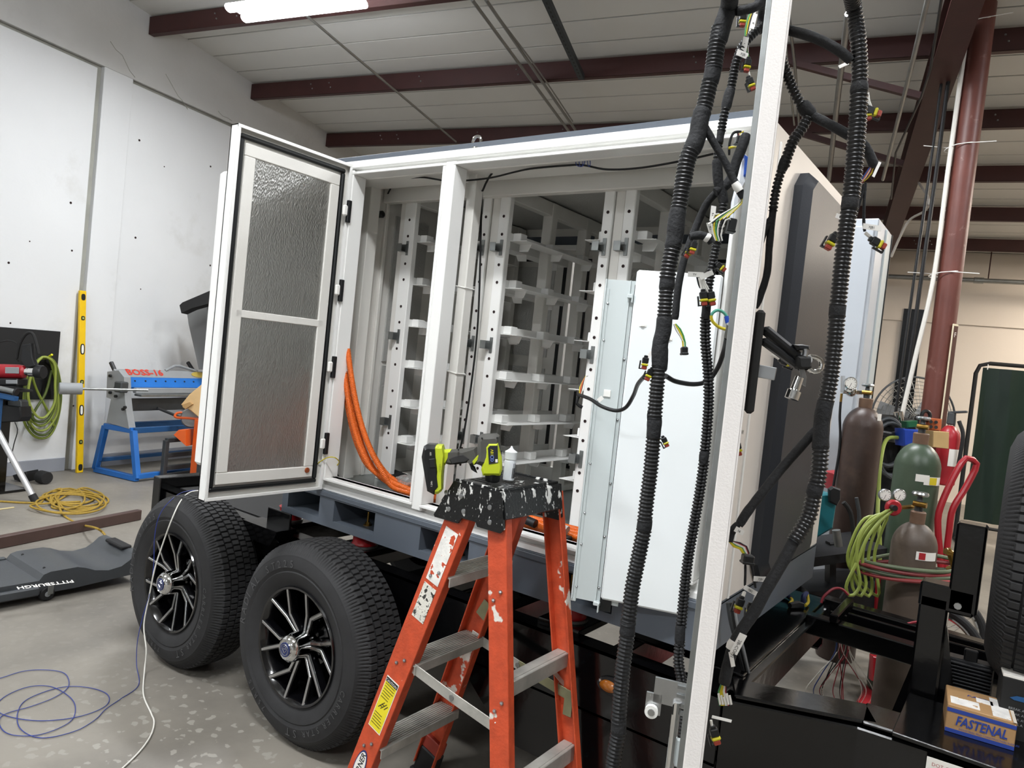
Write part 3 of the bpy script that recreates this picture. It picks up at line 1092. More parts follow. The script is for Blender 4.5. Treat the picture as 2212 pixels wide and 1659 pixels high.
# shell
cp('floor_plate', MB().bb(CXL + .02, CXR - .02, Y0 + .06, YB1 - .02, .862, .884), mat('cabinet_floor', '#8f9594', .3, .7, var=.1, vs=12))
cp('left_wall', MB().bb(CXL, CXL + .025, Y0 + .02, YB1, CZ0, CZ1 - .004), M_ivory)
rw = cp('right_wall', MB().bb(CXR - .03, CXR, Y0 + .012, YB1, CZ0 - .012, CZ1 - .002, .004), mat('beige_white_end', '#d9d2ca', .36, bump=.05, bs=300))
cp('right_wall_trim', MB().bb(CXR - .002, CXR + .004, Y0 + .10, Y0 + .112, CZ0, 2.2, .001), M_white)
cp('roof_panel', MB().bb(CXL, CXR - .03, Y0 + .02, YB1, CZ1 - .03, CZ1 - .006))
cp('roof_lining', MB().bb(CXL + .03, CXR - .03, Y0 + .07, YB1 - .02, CZ1 - .045, CZ1 - .031), M_foild)
# grey canopy, slightly pitched towards the front
yc0, yc1 = Y0 + .015, YB1 + .05
m = MB()
prof = [(yc0, CZ1 - .006), (yc0, CZ1 + .022), (yc0 + .35, CZ1 + .06), (yc1 - .35, CZ1 + .06), (yc1, CZ1 + .022), (yc1, CZ1 - .006)]
m.prism([(p[0], p[1]) for p in prof], (CXL - .02, 0, 0), (0, 1, 0), (0, 0, 1), (CXR - CXL - .3, 0, 0))
cp('canopy', m, M_skid)
cp('canopy_fascia', MB().bb(CXL - .018, CXR - .012, Y0 + .014, Y0 + .05, CZ1 - .006, CZ1 + .0235, .002), M_skid)
for (px, py) in ((1029, 318), (1675, 248)):
    q = U(px, py, y=Y0 + .02)
    x = min(q.x, CXR - .03)
    c = V((x, Y0 + .02, CZ1 + .028))
    ring = [c + V((math.cos(t) * .019, 0, math.sin(t) * .019)) for t in [2 * PI * k / 20 for k in range(20)]]
    er = cp('lifting_eye', MB().tube(ring, .0055, 10, True), M_chrome)
    cp('eye_shank', MB().lathe([(0, 0), (.016, 0), (.016, .008), (.008, .012), (0, .012)], c - V((0, 0, .031)), (0, 0, 1), 16), M_chrome, er)

# front frame with the raised lip round each opening
OPEN = [(-2.345, -1.853, .917, 2.183), (-1.791, -.735, .917, 2.183)]
cp('top_rail', MB().bb(CXL, CXR, Y0, Y0 + .055, 2.214, CZ1, .004))
cp('top_channel', MB().bb(CXL + .01, CXR - .01, Y0 + .022, Y0 + .055, 2.183, 2.216))
cp('bottom_rail', MB().bb(CXL, CXR, Y0, Y0 + .055, CZ0, .884, .004))
cp('bottom_channel', MB().bb(CXL + .01, CXR - .01, Y0 + .02, Y0 + .055, .882, .917))
cp('corner_post', MB().bb(CXL, -2.372, Y0 + .004, Y0 + .05, .88, 2.21, .004))
cp('corner_post', MB().bb(-.71, CXR, Y0 + .004, Y0 + .05, .88, 2.21, .004))
cp('mullion', MB().bb(-1.848, -1.796, Y0 - .012, Y0 + .05, .89, 2.2, .004))
for (x0, x1, z0, z1) in OPEN:
    lip = MB()
    t, dy = .011, Y0 - .02
    lip.bb(x0 - t, x1 + t, dy, Y0 + .05, z1, z1 + t, .002)
    lip.bb(x0 - t, x1 + t, dy, Y0 + .05, z0 - t, z0, .002)
    lip.bb(x0 - t, x0, dy, Y0 + .05, z0, z1, .002)
    lip.bb(x1, x1 + t, dy, Y0 + .05, z0, z1, .002)
    cp('opening_lip', lip)

# inside: structural posts and wall channels
ipx0, ipx1 = U(989, 600, y=2.1).x, U(1007, 600, y=2.1).x
cp('inner_post', MB().bb(ipx0, ipx1, 2.1, 2.15, .884, 2.2, .004), M_ivory)
for z in (1.75, 1.42, 1.12):
    cp('post_tie', MB().tube([(x, y, z + (.003 if x < ipx0 else -.003)) for (x, y) in ((ipx0 - .002, 2.098), (ipx1 + .002, 2.098), (ipx1 + .002, 2.152), (ipx0 - .002, 2.152))], .0025, 6, True), M_whitep)
for (y, wdt, dep) in ((Y0 + .07, .035, .02), (Y0 + .155, .06, .05), (Y0 + .29, .02, .015), (Y0 + .7, .05, .04)):
    cp('wall_channel', MB().bb(CXL + .02, CXL + .025 + dep, y, y + wdt, .884, 2.19, .003), M_ivory)
cp('header_channel', MB().bb(CXL + .03, CXR - .03, Y0 + .05, Y0 + .2, 2.18, 2.205, .003), M_ivory)
cp('header_beam', MB().bb(CXL + .03, CXR - .03, Y0 + .27, Y0 + .31, 2.14, 2.205, .003), M_ivory)
q = V((-2.455, Y0 + .24, 2.05))
cg = cp('cable_gland', MB().lathe([(0, 0), (.016, 0), (.016, .02), (.01, .026), (0, .026)], (CXL + .025, Y0 + .26, 2.085), (1, 0, 0), 14), M_blackp)

# battery racks
YF = 2.3
RZ0, RZ1 = .884, 2.195
holes_py = [(1091, 467), (1087, 506), (1080, 572), (1077, 610), (1071, 674), (1067, 712), (1060, 775), (1056, 813), (1050, 876), (1046, 914), (1038, 977), (1034, 1012)]
HZ = [U(px, py, y=YF).z for (px, py) in holes_py]
dz_ = (HZ[0] - HZ[8]) / 4
LEV = [U(1100, py, y=YF).z for py in (518, 621, 723, 824, 922, 1013)]
LP = (LEV[0] - LEV[5]) / 5
plate_proto = {}


def rack_post(x0, x1, holes, kind='rack_post'):
    o = cp(kind, MB().bb(x0, x1, YF, YF + .03, RZ0, RZ1, .003), M_white if holes else M_ivory)
    if holes:
        m = MB()
        for z in HZ:
            m.cyl(((x0 + x1) / 2, YF - .0012, z), ((x0 + x1) / 2, YF + .002, z), .0062, 10)
        h = cp('bolt_hole', m, M_hole, o)
        h['kind'] = 'stuff'
    return o


groups = [(-2.39, -2.354, -2.354, -2.286, None), (-1.862, -1.816, -1.816, -1.766, (-1.905, -1.862)), (-1.293, -1.250, -1.250, -1.207, (-1.336, -1.293))]
for (c0, c1, r0, r1, lft) in groups:
    rack_post(r0, r1, True)
    cp('rack_channel', MB().bb(c0 + .002, c1 - .002, YF + .008, YF + .05, RZ0, RZ1, .003), M_ivory)
    if lft: rack_post(lft[0], lft[1], True)
    # side web behind the front plates, then rear posts
    for y in (2.62, 2.92):
        cp('rear_post', MB().bb(r1 - .055, r1 - .005, y, y + .045, RZ0, RZ1, .003), M_ivory)
    cp('rear_post', MB().bb(r1 - .055, r1 - .005, 3.08, 3.12, RZ0, RZ1, .003), M_ivory)
    cp('top_tie', MB().bb(r1 - .05, r1 - .008, YF + .03, YB1 - .04, 2.135, RZ1, .003), M_ivory)
    cp('foot_tie', MB().bb(r1 - .05, r1 - .008, YF + .03, YB1 - .04, RZ0, RZ0 + .03, .003), M_ivory)
# shelf rails share one mesh: plate, upright leg, three stop blocks, gussets
m = MB()
m.bb(0, .085, 0, .66, 0, .002)
m.bb(-.004, 0, 0, .66, 0, .034)
for y in (.02, .26, .52):
    m.bb(.0, .038, y, y + .045, .003, .036, .002)
    m.prism([(0, 0), (.06, 0), (.045, -.03), (0, -.03)], (0, y + .05, 0), (1, 0, 0), (0, 0, 1), (0, .004, 0))
sr = None
for (c0, c1, r0, r1, lft) in groups:
    for sgn in ((1,) if lft is None else (1, -1)):
        for z in LEV:
            if sr is None:
                sr = m.build('shelf_rail', M_white, cab, True)
                o = sr
            else:
                o = copy_part(sr, cab)
            xb = r1 - .003 if sgn > 0 else lft[0] + .003
            M = Matrix.Translation((xb, YF + .028, z)) @ Matrix.Scale(sgn, 4, (1, 0, 0))
            o.matrix_local = WM[cab].inverted() @ M
# small zinc latch brackets on the posts
lk = None
for (c0, c1, r0, r1, lft) in groups:
    for zi, (px, py) in enumerate(((1075, 535), (1054, 745), (1040, 950))):
        z = U(px, py, y=YF).z
        for (xc, sgn) in (((r0 + r1) / 2 + .003, -1),) + ((((lft[0] + lft[1]) / 2, -1),) if lft else ()):
            if lk is None:
                m = MB()
                m.bb(-.008, .008, -.003, 0, -.032, .032, .001)
                m.bb(-.036, -.008, -.003, 0, -.017, .017)
                m.bb(-.036, -.008, -.028, -.003, -.017, -.0155)
                m.bb(-.036, -.0345, -.028, -.003, -.017, .017)
                m.bb(-.036, -.008, -.0295, -.028, -.017, .017)
                lk = m.build('latch_bracket', M_galv, cab, True)
                o = lk
                o0 = cp('bracket_screw', MB().ball((0, -.004, .024), .004, 8), M_steel, lk, local=True)
                cp('bracket_screw', MB().ball((0, -.004, -.024), .004, 8), M_steel, lk, local=True)
            else:
                o = copy_part(lk, cab)
            o.matrix_local = WM[cab].inverted() @ Matrix.Translation((xc, YF, z))

# back of the cabinet: frame, two insulated back doors with gasket
cp('back_frame', MB().bb(CXL + .02, CXR - .02, YB1 - .02, YB1, 2.06, 2.21), M_ivory)
cp('back_sill', MB().bb(CXL + .02, CXR - .02, YB1 - .02, YB1, .86, .95), M_ivory)
cp('back_header', MB().bb(CXL + .03, CXR - .03, YB1 - .06, YB1 - .02, 2.085, 2.11, .003), M_white)
cp('back_panel_strip', MB().bb(CXL + .03, CXR - .03, YB1 - .026, YB1 - .02, 2.115, 2.16), M_skid)
for (x0, x1) in ((-2.46, -2.0), (-1.94, -1.32), (-1.26, -.70)):
    bd = cp('back_door', MB().bb(x0, x1, YB1 - .01, YB1 + .03, .93, 2.07), M_ivory)
    g = MB()
    for (a, b, c, d) in ((x0 + .03, x0 + .048, .96, 2.045), (x1 - .048, x1 - .03, .96, 2.045), (x0 + .03, x1 - .03, 2.03, 2.045), (x0 + .03, x1 - .03, .96, .975)):
        g.bb(a, b, YB1 - .016, YB1 - .008, c, d)
    cp('gasket', g, M_gasket, bd)
    for (z0, z1) in ((1.0, 1.46), (1.52, 2.0)):
        cp('foil_sheet', MB().bb(x0 + .1, x1 - .1, YB1 - .018, YB1 - .008, z0, z1), M_foilb, bd)
for (y0, y1) in ((2.36, 2.58), (2.70, 2.96)):
    cp('wall_foil', MB().bb(CXL + .022, CXL + .034, y0, y1, .95, 1.4).bb(CXL + .022, CXL + .034, y0, y1, 1.42, 2.1), M_foild)
cp('right_lining', MB().bb(CXR - .045, CXR - .03, Y0 + .1, YB1 - .03, .9, 2.18), M_ivory)

# ---------------------------------------------------------------- left door, swung out square to the front
DX = -2.352


def dq(px, py, x=DX):
    p = U(px, py, x=x)
    return p.y, p.z


yo = .5 * (dq(511, 270)[0] + dq(446, 1081)[0])
zt, zb = dq(511, 270)[1], dq(446, 1081)[1]
zt, zb = 2.222, .868
yh = Y0 - .022
ld_ = cp('left_door', MB().bb(DX - .045, DX - .04, yo, yh, zb, zt)
         .bb(DX - .045, DX, yo, yo + .004, zb, zt).bb(DX - .045, DX, yh - .004, yh, zb, zt)
         .bb(DX - .045, DX, yo, yh, zt - .004, zt).bb(DX - .045, DX, yo, yh, zb, zb + .004))
ld_['label'] = 'narrow open door lined with silver foil'


def frame_rect(m, y0, y1, z0, z1, t, x0, x1, bev=.001):
    m.bb(x0, x1, y0, y1, z1 - t, z1, bev)
    m.bb(x0, x1, y0, y1, z0, z0 + t, bev)
    m.bb(x0, x1, y0, y0 + t, z0 + t, z1 - t, bev)
    m.bb(x0, x1, y1 - t, y1, z0 + t, z1 - t, bev)
    return m


cp('door_flange', frame_rect(MB(), yo, yh, zb, zt, .012, DX - .004, DX + .001), M_white, ld_)
cp('gasket', frame_rect(MB(), yo + .018, yh - .028, zb + .03, zt - .026, .017, DX - .022, DX - .004, .005), M_gasket, ld_)
cp('gasket_bed', frame_rect(MB(), yo + .004, yh - .004, zb + .004, zt - .004, .06, DX - .04, DX - .02), M_ivory, ld_)
iy0, iy1, iz0, iz1 = yo + .062, yh - .07, zb + .075, zt - .075
cp('inner_frame', frame_rect(MB(), iy0 - .02, iy1 + .02, iz0 - .02, iz1 + .02, .045, DX - .02, DX - .008, .003), M_ivory, ld_)
zm = U(620, 690, x=DX).z
cp('middle_bar', MB().bb(DX - .022, DX - .008, iy0, iy1, zm - .014, zm + .014, .002), M_ivory, ld_)
fu = cp('foil_sheet', MB().bb(DX - .03, DX - .0135, iy0 + .02, iy1 - .02, zm + .01, iz1 - .02), M_foil, ld_)
fl = cp('foil_sheet', MB().bb(DX - .03, DX - .0135, iy0 + .02, iy1 - .02, iz0 + .02, zm - .01), M_foil, ld_)
cp('stud_boss', MB().lathe([(0, 0), (.012, 0), (.010, .006), (0, .006)], (DX - .009, iy1 - .01, iz0 + .01), (1, 0, 0), 14), mat('copper_lug', '#b0603c', .35, .8), ld_)
cp('lock_cover', MB().bb(DX - .105, DX - .045, yo + .004, yo + .05, zb + .12, zt - .16, .012), M_white, ld_)
# hinges between door and post
for (px, py) in ((750, 458), (737, 628), (722, 793), (708, 958)):
    z = U(px, py, y=yh).z
    h = cp('hinge', MB().bb(DX + .001, DX + .016, yh - .016, yh + .002, z - .045, z + .045, .002), M_blackp)
    cp('hinge_knuckle', MB().bb(DX + .002, DX + .016, yh - .038, yh - .015, z - .022, z + .022, .005), M_whitep, h)

# ---------------------------------------------------------------- right door, swung towards the camera
H = V((-.652, Y0 - .012, 0))
E_ = U(1592, 830, d=.95)
E_ = V((E_.x, E_.y, 0))
dd_ = (E_ - H)
LD = dd_.length
dd_.normalize()
nn = V((-dd_.y, dd_.x, 0))          # to the outside (right)
if nn.x < 0: nn = -nn
RD = Matrix((dd_, nn, ZUP)).transposed()


def drb(m, u0, u1, w0, w1, z0, z1, bev=.0):
    return m.box(H + dd_ * ((u0 + u1) / 2) + nn * ((w0 + w1) / 2) + V((0, 0, (z0 + z1) / 2)), (abs(u1 - u0), abs(w1 - w0), abs(z1 - z0)), RD, bev)


TH = .0255
rd = cp('right_door', drb(drb(drb(MB(), 0, LD, TH / 2 - .004, TH / 2, zb, zt, .001), LD - .005, LD, -TH / 2, TH / 2, zb, zt, .002), 0, .005, -TH / 2, TH / 2, zb, zt, .002)
        , mat('door_white', '#e6e2de', .34, bump=.06, bs=350))
rd['label'] = 'wide open door seen edge-on'
cp('door_return', drb(drb(MB(), 0, LD, -TH / 2, TH / 2, zt - .004, zt), 0, LD, -TH / 2, TH / 2, zb, zb + .004), M_white, rd)
cp('edge_strip', drb(MB(), LD - .03, LD - .001, -TH / 2 - .007, -TH / 2 + .001, zb + .02, zt - .02, .001), M_galv, rd)
cp('door_foil', drb(MB(), .12, LD - .12, -TH / 2 + .0, -TH / 2 + .012, zb + .1, zt - .1), M_foil, rd)
cp('door_gasket', drb(drb(MB(), LD - .07, LD - .055, -TH / 2 - .004, TH / 2 - .005, zb + .03, zt - .03), .03, .045, -TH / 2 - .004, TH / 2 - .005, zb + .03, zt - .03), M_gasket, rd)
# lock rod and roller plate on the inside of the door
z_rp = U(1470, 1540, d=.98).z
cp('lock_rod', MB().cyl(H + dd_ * (LD - .045) + nn * (-TH / 2 - .018) + V((0, 0, zb + .06)), H + dd_ * (LD - .045) + nn * (-TH / 2 - .018) + V((0, 0, zb + .17)), .006, 10), M_chrome, rd)
rp = cp('roller_plate', drb(drb(MB(), LD - .05, LD - .046, -TH / 2 - .052, -TH / 2, z_rp - .012, z_rp + .024), LD - .05, LD - .046, -TH / 2 - .062, -TH / 2 - .04, z_rp - .03, z_rp - .0), M_steel, rd)
cc = H + dd_ * (LD - .042) + nn * (-TH / 2 - .052) + V((0, 0, z_rp - .024))
rl = cp('lock_roller', MB().cyl(cc - dd_ * .003, cc + dd_ * .004, .0095, 20), M_whitep, rd)
cp('roller_screw', MB().cyl(cc + dd_ * .004, cc + dd_ * .006, .005, 10), M_steel, rd)
z2 = U(1462, 1645, d=.98).z
cp('lock_guide', drb(drb(MB(), LD - .05, LD - .044, -TH / 2 - .024, -TH / 2, z2 - .03, z2 + .012, .003), LD - .05, LD - .044, -TH / 2 - .024, -TH / 2 - .016, z2 - .06, z2, .002), M_plate, rd)
for k in range(4): cp('rod_clip', drb(MB(), LD - .05, LD - .042, -TH / 2 - .02, -TH / 2 + .001, z_rp + .017 - k * .0125, z_rp + .0215 - k * .0125), M_galv, rd)
# swing handle on the outside
zh0, zh1 = U(1600, 892, d=.97).z, U(1630, 668, d=.97).z
hp = cp('handle_plate', drb(MB(), LD - .10, LD - .028, TH / 2, TH / 2 + .013, zh0, zh1, .004), M_blackm, rd)
zl = U(1645, 705, d=.97).z
base = H + dd_ * (LD - .06) + nn * (TH / 2 + .012) + V((0, 0, zl))
tip = base + nn * .062 + V((0, 0, -.042)) - dd_ * .02
cp('handle_lever', MB().beam(base, tip, .02, .012, ZUP, .004).beam(base + V((0, 0, -.016)), tip + V((0, 0, -.012)), .018, .01, ZUP, .003), M_blackp, rd)
cp('lock_barrel', MB().cyl(tip + V((0, 0, .004)) - dd_ * .012, tip + V((0, 0, .004)) + dd_ * .016, .007, 14), M_chrome, rd)
cp('hasp', MB().beam(base + V((0, 0, -.06)), base + nn * .024 + V((0, 0, -.062)), .018, .004, dd_, .001), M_steel, rd)
zt2 = zl - .045

# ---------------------------------------------------------------- swing panel inside the right opening
PH = V((-.70, 1.965, 0))
pd = V((-.948, -.317, 0)).normalized()
pn = V((pd.y, -pd.x, 0))
if pn.y > 0: pn = -pn
RP = Matrix((pd, pn, ZUP)).transposed()


def pb(m, u0, u1, w0, w1, z0, z1, bev=0.0):
    return m.box(PH + pd * ((u0 + u1) / 2) + pn * ((w0 + w1) / 2) + V((0, 0, (z0 + z1) / 2)), (abs(u1 - u0), abs(w1 - w0), abs(z1 - z0)), RP, bev)


def UP_(px, py):
    r = FWD + RT * ((px - 1106.0) / F) - UP * ((py - 829.5) / F)
    return CAM + r * ((PH - CAM).dot(pn) / r.dot(pn))


ul = (UP_(1336, 940) - PH).dot(pd)
ug = (UP_(1270, 930) - PH).dot(pd)
PZ0, PZ1 = UP_(1302, 1296).z, UP_(1371, 582).z
sp_ = cp('swing_panel', pb(MB(), .03, ul, -.024, .0, PZ0, PZ1, .006), M_panelwhite)
sp_['label'] = 'white swing-out panel cover'
pl = cp('hinge_plate', pb(pb(MB(), ul - .05, ug, -.032, -.029, .80, PZ1 - .03), ug - .004, ug, -.05, -.02, .80, PZ1 - .03), M_plate)
cp('plate_fold', pb(pb(MB(), ug - .014, ug + .002, -.055, -.026, .79, 1.735, .002), ul + .016, ul + .02, -.03, -.022, .80, PZ1 - .03), M_plate, pl)
cp('panel_gap', pb(MB(), ul - .03, ul + .004, -.028, -.022, .78, 1.75), M_gasket, sp_)
for z in (.835, .965, 1.06, 1.21, 1.40, 1.58, 1.69):
    cp('plate_screw', MB().ball(PH + pd * (ug - .012 - (.0 if z < 1.5 else .0)) + pn * -.028 + V((0, 0, z)), .0045, 8), M_steel, pl)
for z in (.845, 1.0, 1.16, 1.35, 1.53):
    cp('plate_screw', MB().ball(PH + pd * (ul + .012) + pn * -.028 + V((0, 0, z)), .004, 8), M_steel, pl)
for z in (1.715, .80):
    cp('plate_hook', pb(pb(MB(), ul + .002, ul + .022, -.03, -.012, z - .006, z + .006, .002), ul + .002, ul + .006, -.012, .003, z - .02, z + .006, .001), M_plate, pl)
for (px, py) in ((1397, 677), (1600, 700)):
    pass
for (u, z) in ((ul - .035, 1.632), (.16, 1.60)):
    cp('tie_mount', pb(pb(MB(), u - .011, u + .011, 0, .002, z - .004, z + .004, .001), u - .005, u + .005, .002, .006, z - .003, z + .003, .001), M_whitep, sp_)
q = UP_(1308, 850)
u_, z_ = (q - PH).dot(pd), q.z
cp('tie_base', pb(MB(), u_ - .0105, u_ + .0105, -.029, -.025, z_ - .0105, z_ + .0105, .001), M_whitep, pl)

# ---------------------------------------------------------------- dark unit on the right end
HY0, HY1, HZ0, HZ1 = 2.285, 2.88, .885, 2.172
m = MB()
rr = .05
poly = [(HY0 + rr, HZ0), (HY1 - .02, HZ0), (HY1, HZ0 + .02), (HY1, HZ1 - .02), (HY1 - .02, HZ1), (HY0 + rr, HZ1), (HY0, HZ1 - rr), (HY0, HZ0 + rr)]
inner = [(HY0 + .03 + rr, HZ0 + .02), (HY1 - .03, HZ0 + .02), (HY1 - .012, HZ0 + .04), (HY1 - .012, HZ1 - .04), (HY1 - .03, HZ1 - .02), (HY0 + .03 + rr, HZ1 - .02), (HY0 + .03, HZ1 - rr - .01), (HY0 + .03, HZ0 + rr + .01)]
n = len(poly)
vs_ = [(CXR, y, z) for (y, z) in poly] + [(CXR + .026, y, z) for (y, z) in poly] + [(CXR + .05, y, z) for (y, z) in inner]
fs_ = [tuple(range(n))[::-1], tuple(range(2 * n, 3 * n))]
for k in range(2):
    fs_ += [(k * n + i, k * n + (i + 1) % n, (k + 1) * n + (i + 1) % n, (k + 1) * n + i) for i in range(n)]
m.add(vs_, fs_)
hv = cp('cooling_unit', m, M_hvac)
hv['label'] = 'dark grey glossy cooling unit on the end wall'

# ---------------------------------------------------------------- tracing helper for solid shapes
def slab(mb, pts, d, th, rnd=.004, dirv=None):
    """a solid outline at distance d with thickness th and eased edges"""
    dv = dirv or FWD
    P_ = [U(px, py, d=d) for (px, py) in pts]
    c = sum(P_, V((0, 0, 0))) / len(P_)
    n = len(P_)

    def ring(off, shrink):
        out = []
        for p in P_:
            q = c - p
            out.append(p + q.normalized() * min(shrink, q.length * .5) + dv * off)
        return out
    rings = [ring(-th / 2, rnd), ring(-th / 2 + rnd, 0), ring(th / 2 - rnd, 0), ring(th / 2, rnd)]
    vs_ = sum(rings, [])
    fs_ = [tuple(range(n))[::-1], tuple(range(3 * n, 4 * n))]
    for k in range(3):
        fs_ += [(k * n + i, k * n + (i + 1) % n, (k + 1) * n + (i + 1) % n, (k + 1) * n + i) for i in range(n)]
    return mb.add(vs_, fs_)


# ---------------------------------------------------------------- step ladder
LH = 1.136
LC = V((-1.205, 1.73, 0))
M_fib = splatter('orange_fibreglass', '#bd4a2a', '#d9d5cb', .5, 9, (.66, .68), (1, 1, 1))
M_fibin = mat('orange_fibreglass_plain', '#b8462a', .5, var=.1, vs=10, bump=.1, bs=80)
M_cap = splatter('black_cap_paint_splashed', '#101112', '#d6d6d2', .34, 40, (.6, .63), (1, 1, .45))
lad = thing('step_ladder', 'orange fibreglass step ladder with paint-splashed black top in front of the cabinet', 'ladder', (LC.x, LC.y, 0))


def lp(name, mb, m_=None, parent=None): return mb.build(name, m_ or M_fib, parent or lad)


def rail_pt(side, front, z):
    t = z / LH
    y = LC.y + side * (.198 + (.145 - .198) * t)
    x = LC.x + ((-.392 + (.035) * 0) * (1 - t) - .045 * t if front else .25 * (1 - t) + .045 * t)
    return V((x, y, z))


def channel(p0, p1, depth, width, side, t=.005):
    """C section rail: web on the outside of the ladder, flanges turned inwards"""
    m = MB()
    d = (p1 - p0).normalized()
    across = V((1, 0, 0)) - d * d.x
    across.normalize()
    n = d.cross(across).normalized()
    if n.y * side < 0: n = -n         # points outwards
    R = Matrix((across, d, across.cross(d))).transposed()
    L = (p1 - p0).length
    c = (p0 + p1) / 2
    nz = across.cross(d)
    sg = 1 if nz.dot(n) > 0 else -1
    m.box(c, (depth, L, t), R, .0015)
    for s in (-1, 1):
        m.box(c + across * s * (depth / 2 - t / 2) - n * (width / 2), (t, L, width), R, .0015)
    return m, across, n


rails = {}
for side in (-1, 1):
    for front in (1, 0):
        p0, p1 = rail_pt(side, front, .03), rail_pt(side, front, LH - .03)
        m, ac, n = channel(p0, p1, .084 if front else .064, .032 if front else .026, side)
        rails[(side, front)] = (p0, p1, ac, n)
        r = lp('front_rail' if front else 'rear_rail', m)
        # foot
        f = rail_pt(side, front, .0)
        d = (p1 - p0).normalized()
        ft = lp('foot', MB().beam(f + d * .002, f + d * .10, .085 if front else .07, .042, n, .004), M_blackp)
        lp('foot_pad', MB().box(f + V((0, 0, .006)), (.10, .055, .012), None, .003), M_rubber, ft)
        if front and side > 0:
            lp('foot_guard', MB().beam(f + d * .10, f + d * .15, .08, .036, n, .003), mat('foot_guard_red', '#9d3a2c', .5), ft)
        # rivets
        for z in (LH * .25, LH * .5, LH * .75, LH * .92):
            q = rail_pt(side, front, z)
            for s in (-.012, .012):
                lp('rivet', MB().ball(q + n * .004 + ac * s + d * s, .006, 8), M_steel, r)
for k in (1, 2, 3):
    z = LH * k / 4
    a, b = rail_pt(-1, 1, z), rail_pt(1, 1, z)
    a.y += .004
    b.y -= .004
    st = lp('step', MB().bb(a.x - .035, a.x + .05, a.y, b.y, z - .004, z, .001)
            .bb(a.x - .037, a.x - .033, a.y, b.y, z - .036, z, .001).bb(a.x + .048, a.x + .052, a.y, b.y, z - .028, z, .001), M_alu)
    tr = MB()
    for i in range(9):
        x = a.x - .028 + i * .009
        tr.bb(x - .0016, x + .0016, a.y, b.y, z, z + .0022)
    o = lp('step_tread', tr, M_alu, st)
    o['kind'] = 'stuff'
# rear cross bars
for z, hgt in ((.60, .045), (.325, .05)):
    a, b = rail_pt(-1, 0, z), rail_pt(1, 0, z)
    cb = lp('rear_bar', MB().beam(a, b, .02, hgt, ZUP, .002), M_alu)
    lp('bar_flange', MB().beam(a + V((-.014, 0, hgt / 2)), b + V((-.014, 0, hgt / 2)), .03, .004), M_alu, cb)
for side in (-1, 1):
    a = rail_pt(side, 0, .60).lerp(rail_pt(-side, 0, .60), .18)
    b = rail_pt(side, 0, .52)
    lp('corner_brace', MB().beam(a + V((-.012, 0, -.015)), b + V((-.012, 0, 0)), .012, .003, V((1, 0, 0))), M_alu)
# folding spreaders
M_zinc = mat('olive_zinc_steel', '#8c8a6d', .4, .7, var=.15, vs=20)
for side in (-1, 1):
    a, b = rail_pt(side, 1, .565), rail_pt(side, 0, .50)
    a.y -= side * .012
    b.y -= side * .012
    c = a.lerp(b, .52) + V((0, 0, -.004))
    s1 = lp('spreader', MB().beam(a, c, .003, .032, ZUP, .001), M_alu)
    lp('spreader', MB().beam(c, b, .003, .032, ZUP, .001), M_zinc if side > 0 else M_alu)
    lp('spreader_pin', MB().cyl(c + V((0, -.005, 0)), c + V((0, .005, 0)), .008, 10), M_steel, s1)
    lp('spreader_bracket', MB().box(b + V((.012, 0, -.025)), (.03, .004, .08), None, .001), M_zinc, s1)
lp('spreader_lock', MB().box(rail_pt(1, 1, .66) + V((.02, -.012, 0)), (.05, .005, .06), Matrix.Rotation(.5, 3, 'Y'), .002), M_zinc)
# top cap
cy0, cy1 = LC.y - .162, LC.y + .128
m = MB()
prof = [(-.098, -.008), (-.09, 0), (.072, 0), (.082, -.008), (.098, -.072), (.09, -.078), (.08, -.072), (-.122, -.072), (-.132, -.078), (-.136, -.066)]
m.prism(prof, (LC.x, cy0, LH), (1, 0, 0), (0, 0, 1), (0, cy1 - cy0, 0))
cap = lp('top_cap', m, M_cap)
for s, y in ((-1, cy0), (1, cy1)):
    wing = [(-.155, -.112), (-.15, -.118), (-.062, -.118), (-.05, -.1), (.0, -.1), (.008, -.112), (.088, -.112), (.098, -.1), (.08, -.002), (-.092, -.002)]
    lp('cap_side', MB().prism(wing, (LC.x, y - (.006 if s < 0 else 0), LH), (1, 0, 0), (0, 0, 1), (0, .008, 0)), M_cap, cap)
    for (x, z) in ((-.115, -.04), (-.10, -.085), (-.06, -.04), (-.045, -.08), (.045, -.05), (.05, -.09)):
        lp('cap_rivet', MB().lathe([(.008, 0), (.007, .003), (0, .004)], (LC.x + x, y + s * .005, LH + z), (0, s, 0), 12), M_steel, cap)
for (x, y) in ((-.05, cy0 + .06), (-.05, cy0 + .085), (-.05, cy0 + .11)):
    lp('cap_slot', MB().bb(LC.x + x - .03, LC.x + x + .03, y - .005, y + .005, LH, LH + .001), M_ink, cap)
lp('cap_rim', frame_cap(cy0, cy1) if False else MB().bb(LC.x - .092, LC.x + .074, cy0, cy0 + .008, LH - .002, LH + .005, .002).bb(LC.x - .092, LC.x + .074, cy1 - .008, cy1, LH - .002, LH + .005, .002)
   .bb(LC.x + .066, LC.x + .074, cy0, cy1, LH - .002, LH + .005, .002), M_cap, cap)
# stickers on the near front rail
p0, p1, ac, n = rails[(-1, 1)]
dr = (p1 - p0).normalized()


def sticker(name, t0, t1, w_, m_, parent=None, off=.0034, sh=0.0):
    c0 = p0 + dr * t0
    c1 = p0 + dr * t1
    o = MB().beam(c0 + n * off + ac * sh, c1 + n * off + ac * sh, w_, .0012, n).build(name, m_, parent or lad)
    return o


LL = (p1 - p0).length


def tz(px, py):
    q = U(px, py, y=p0.lerp(p1, .5).y)
    return (q - p0).dot(dr)


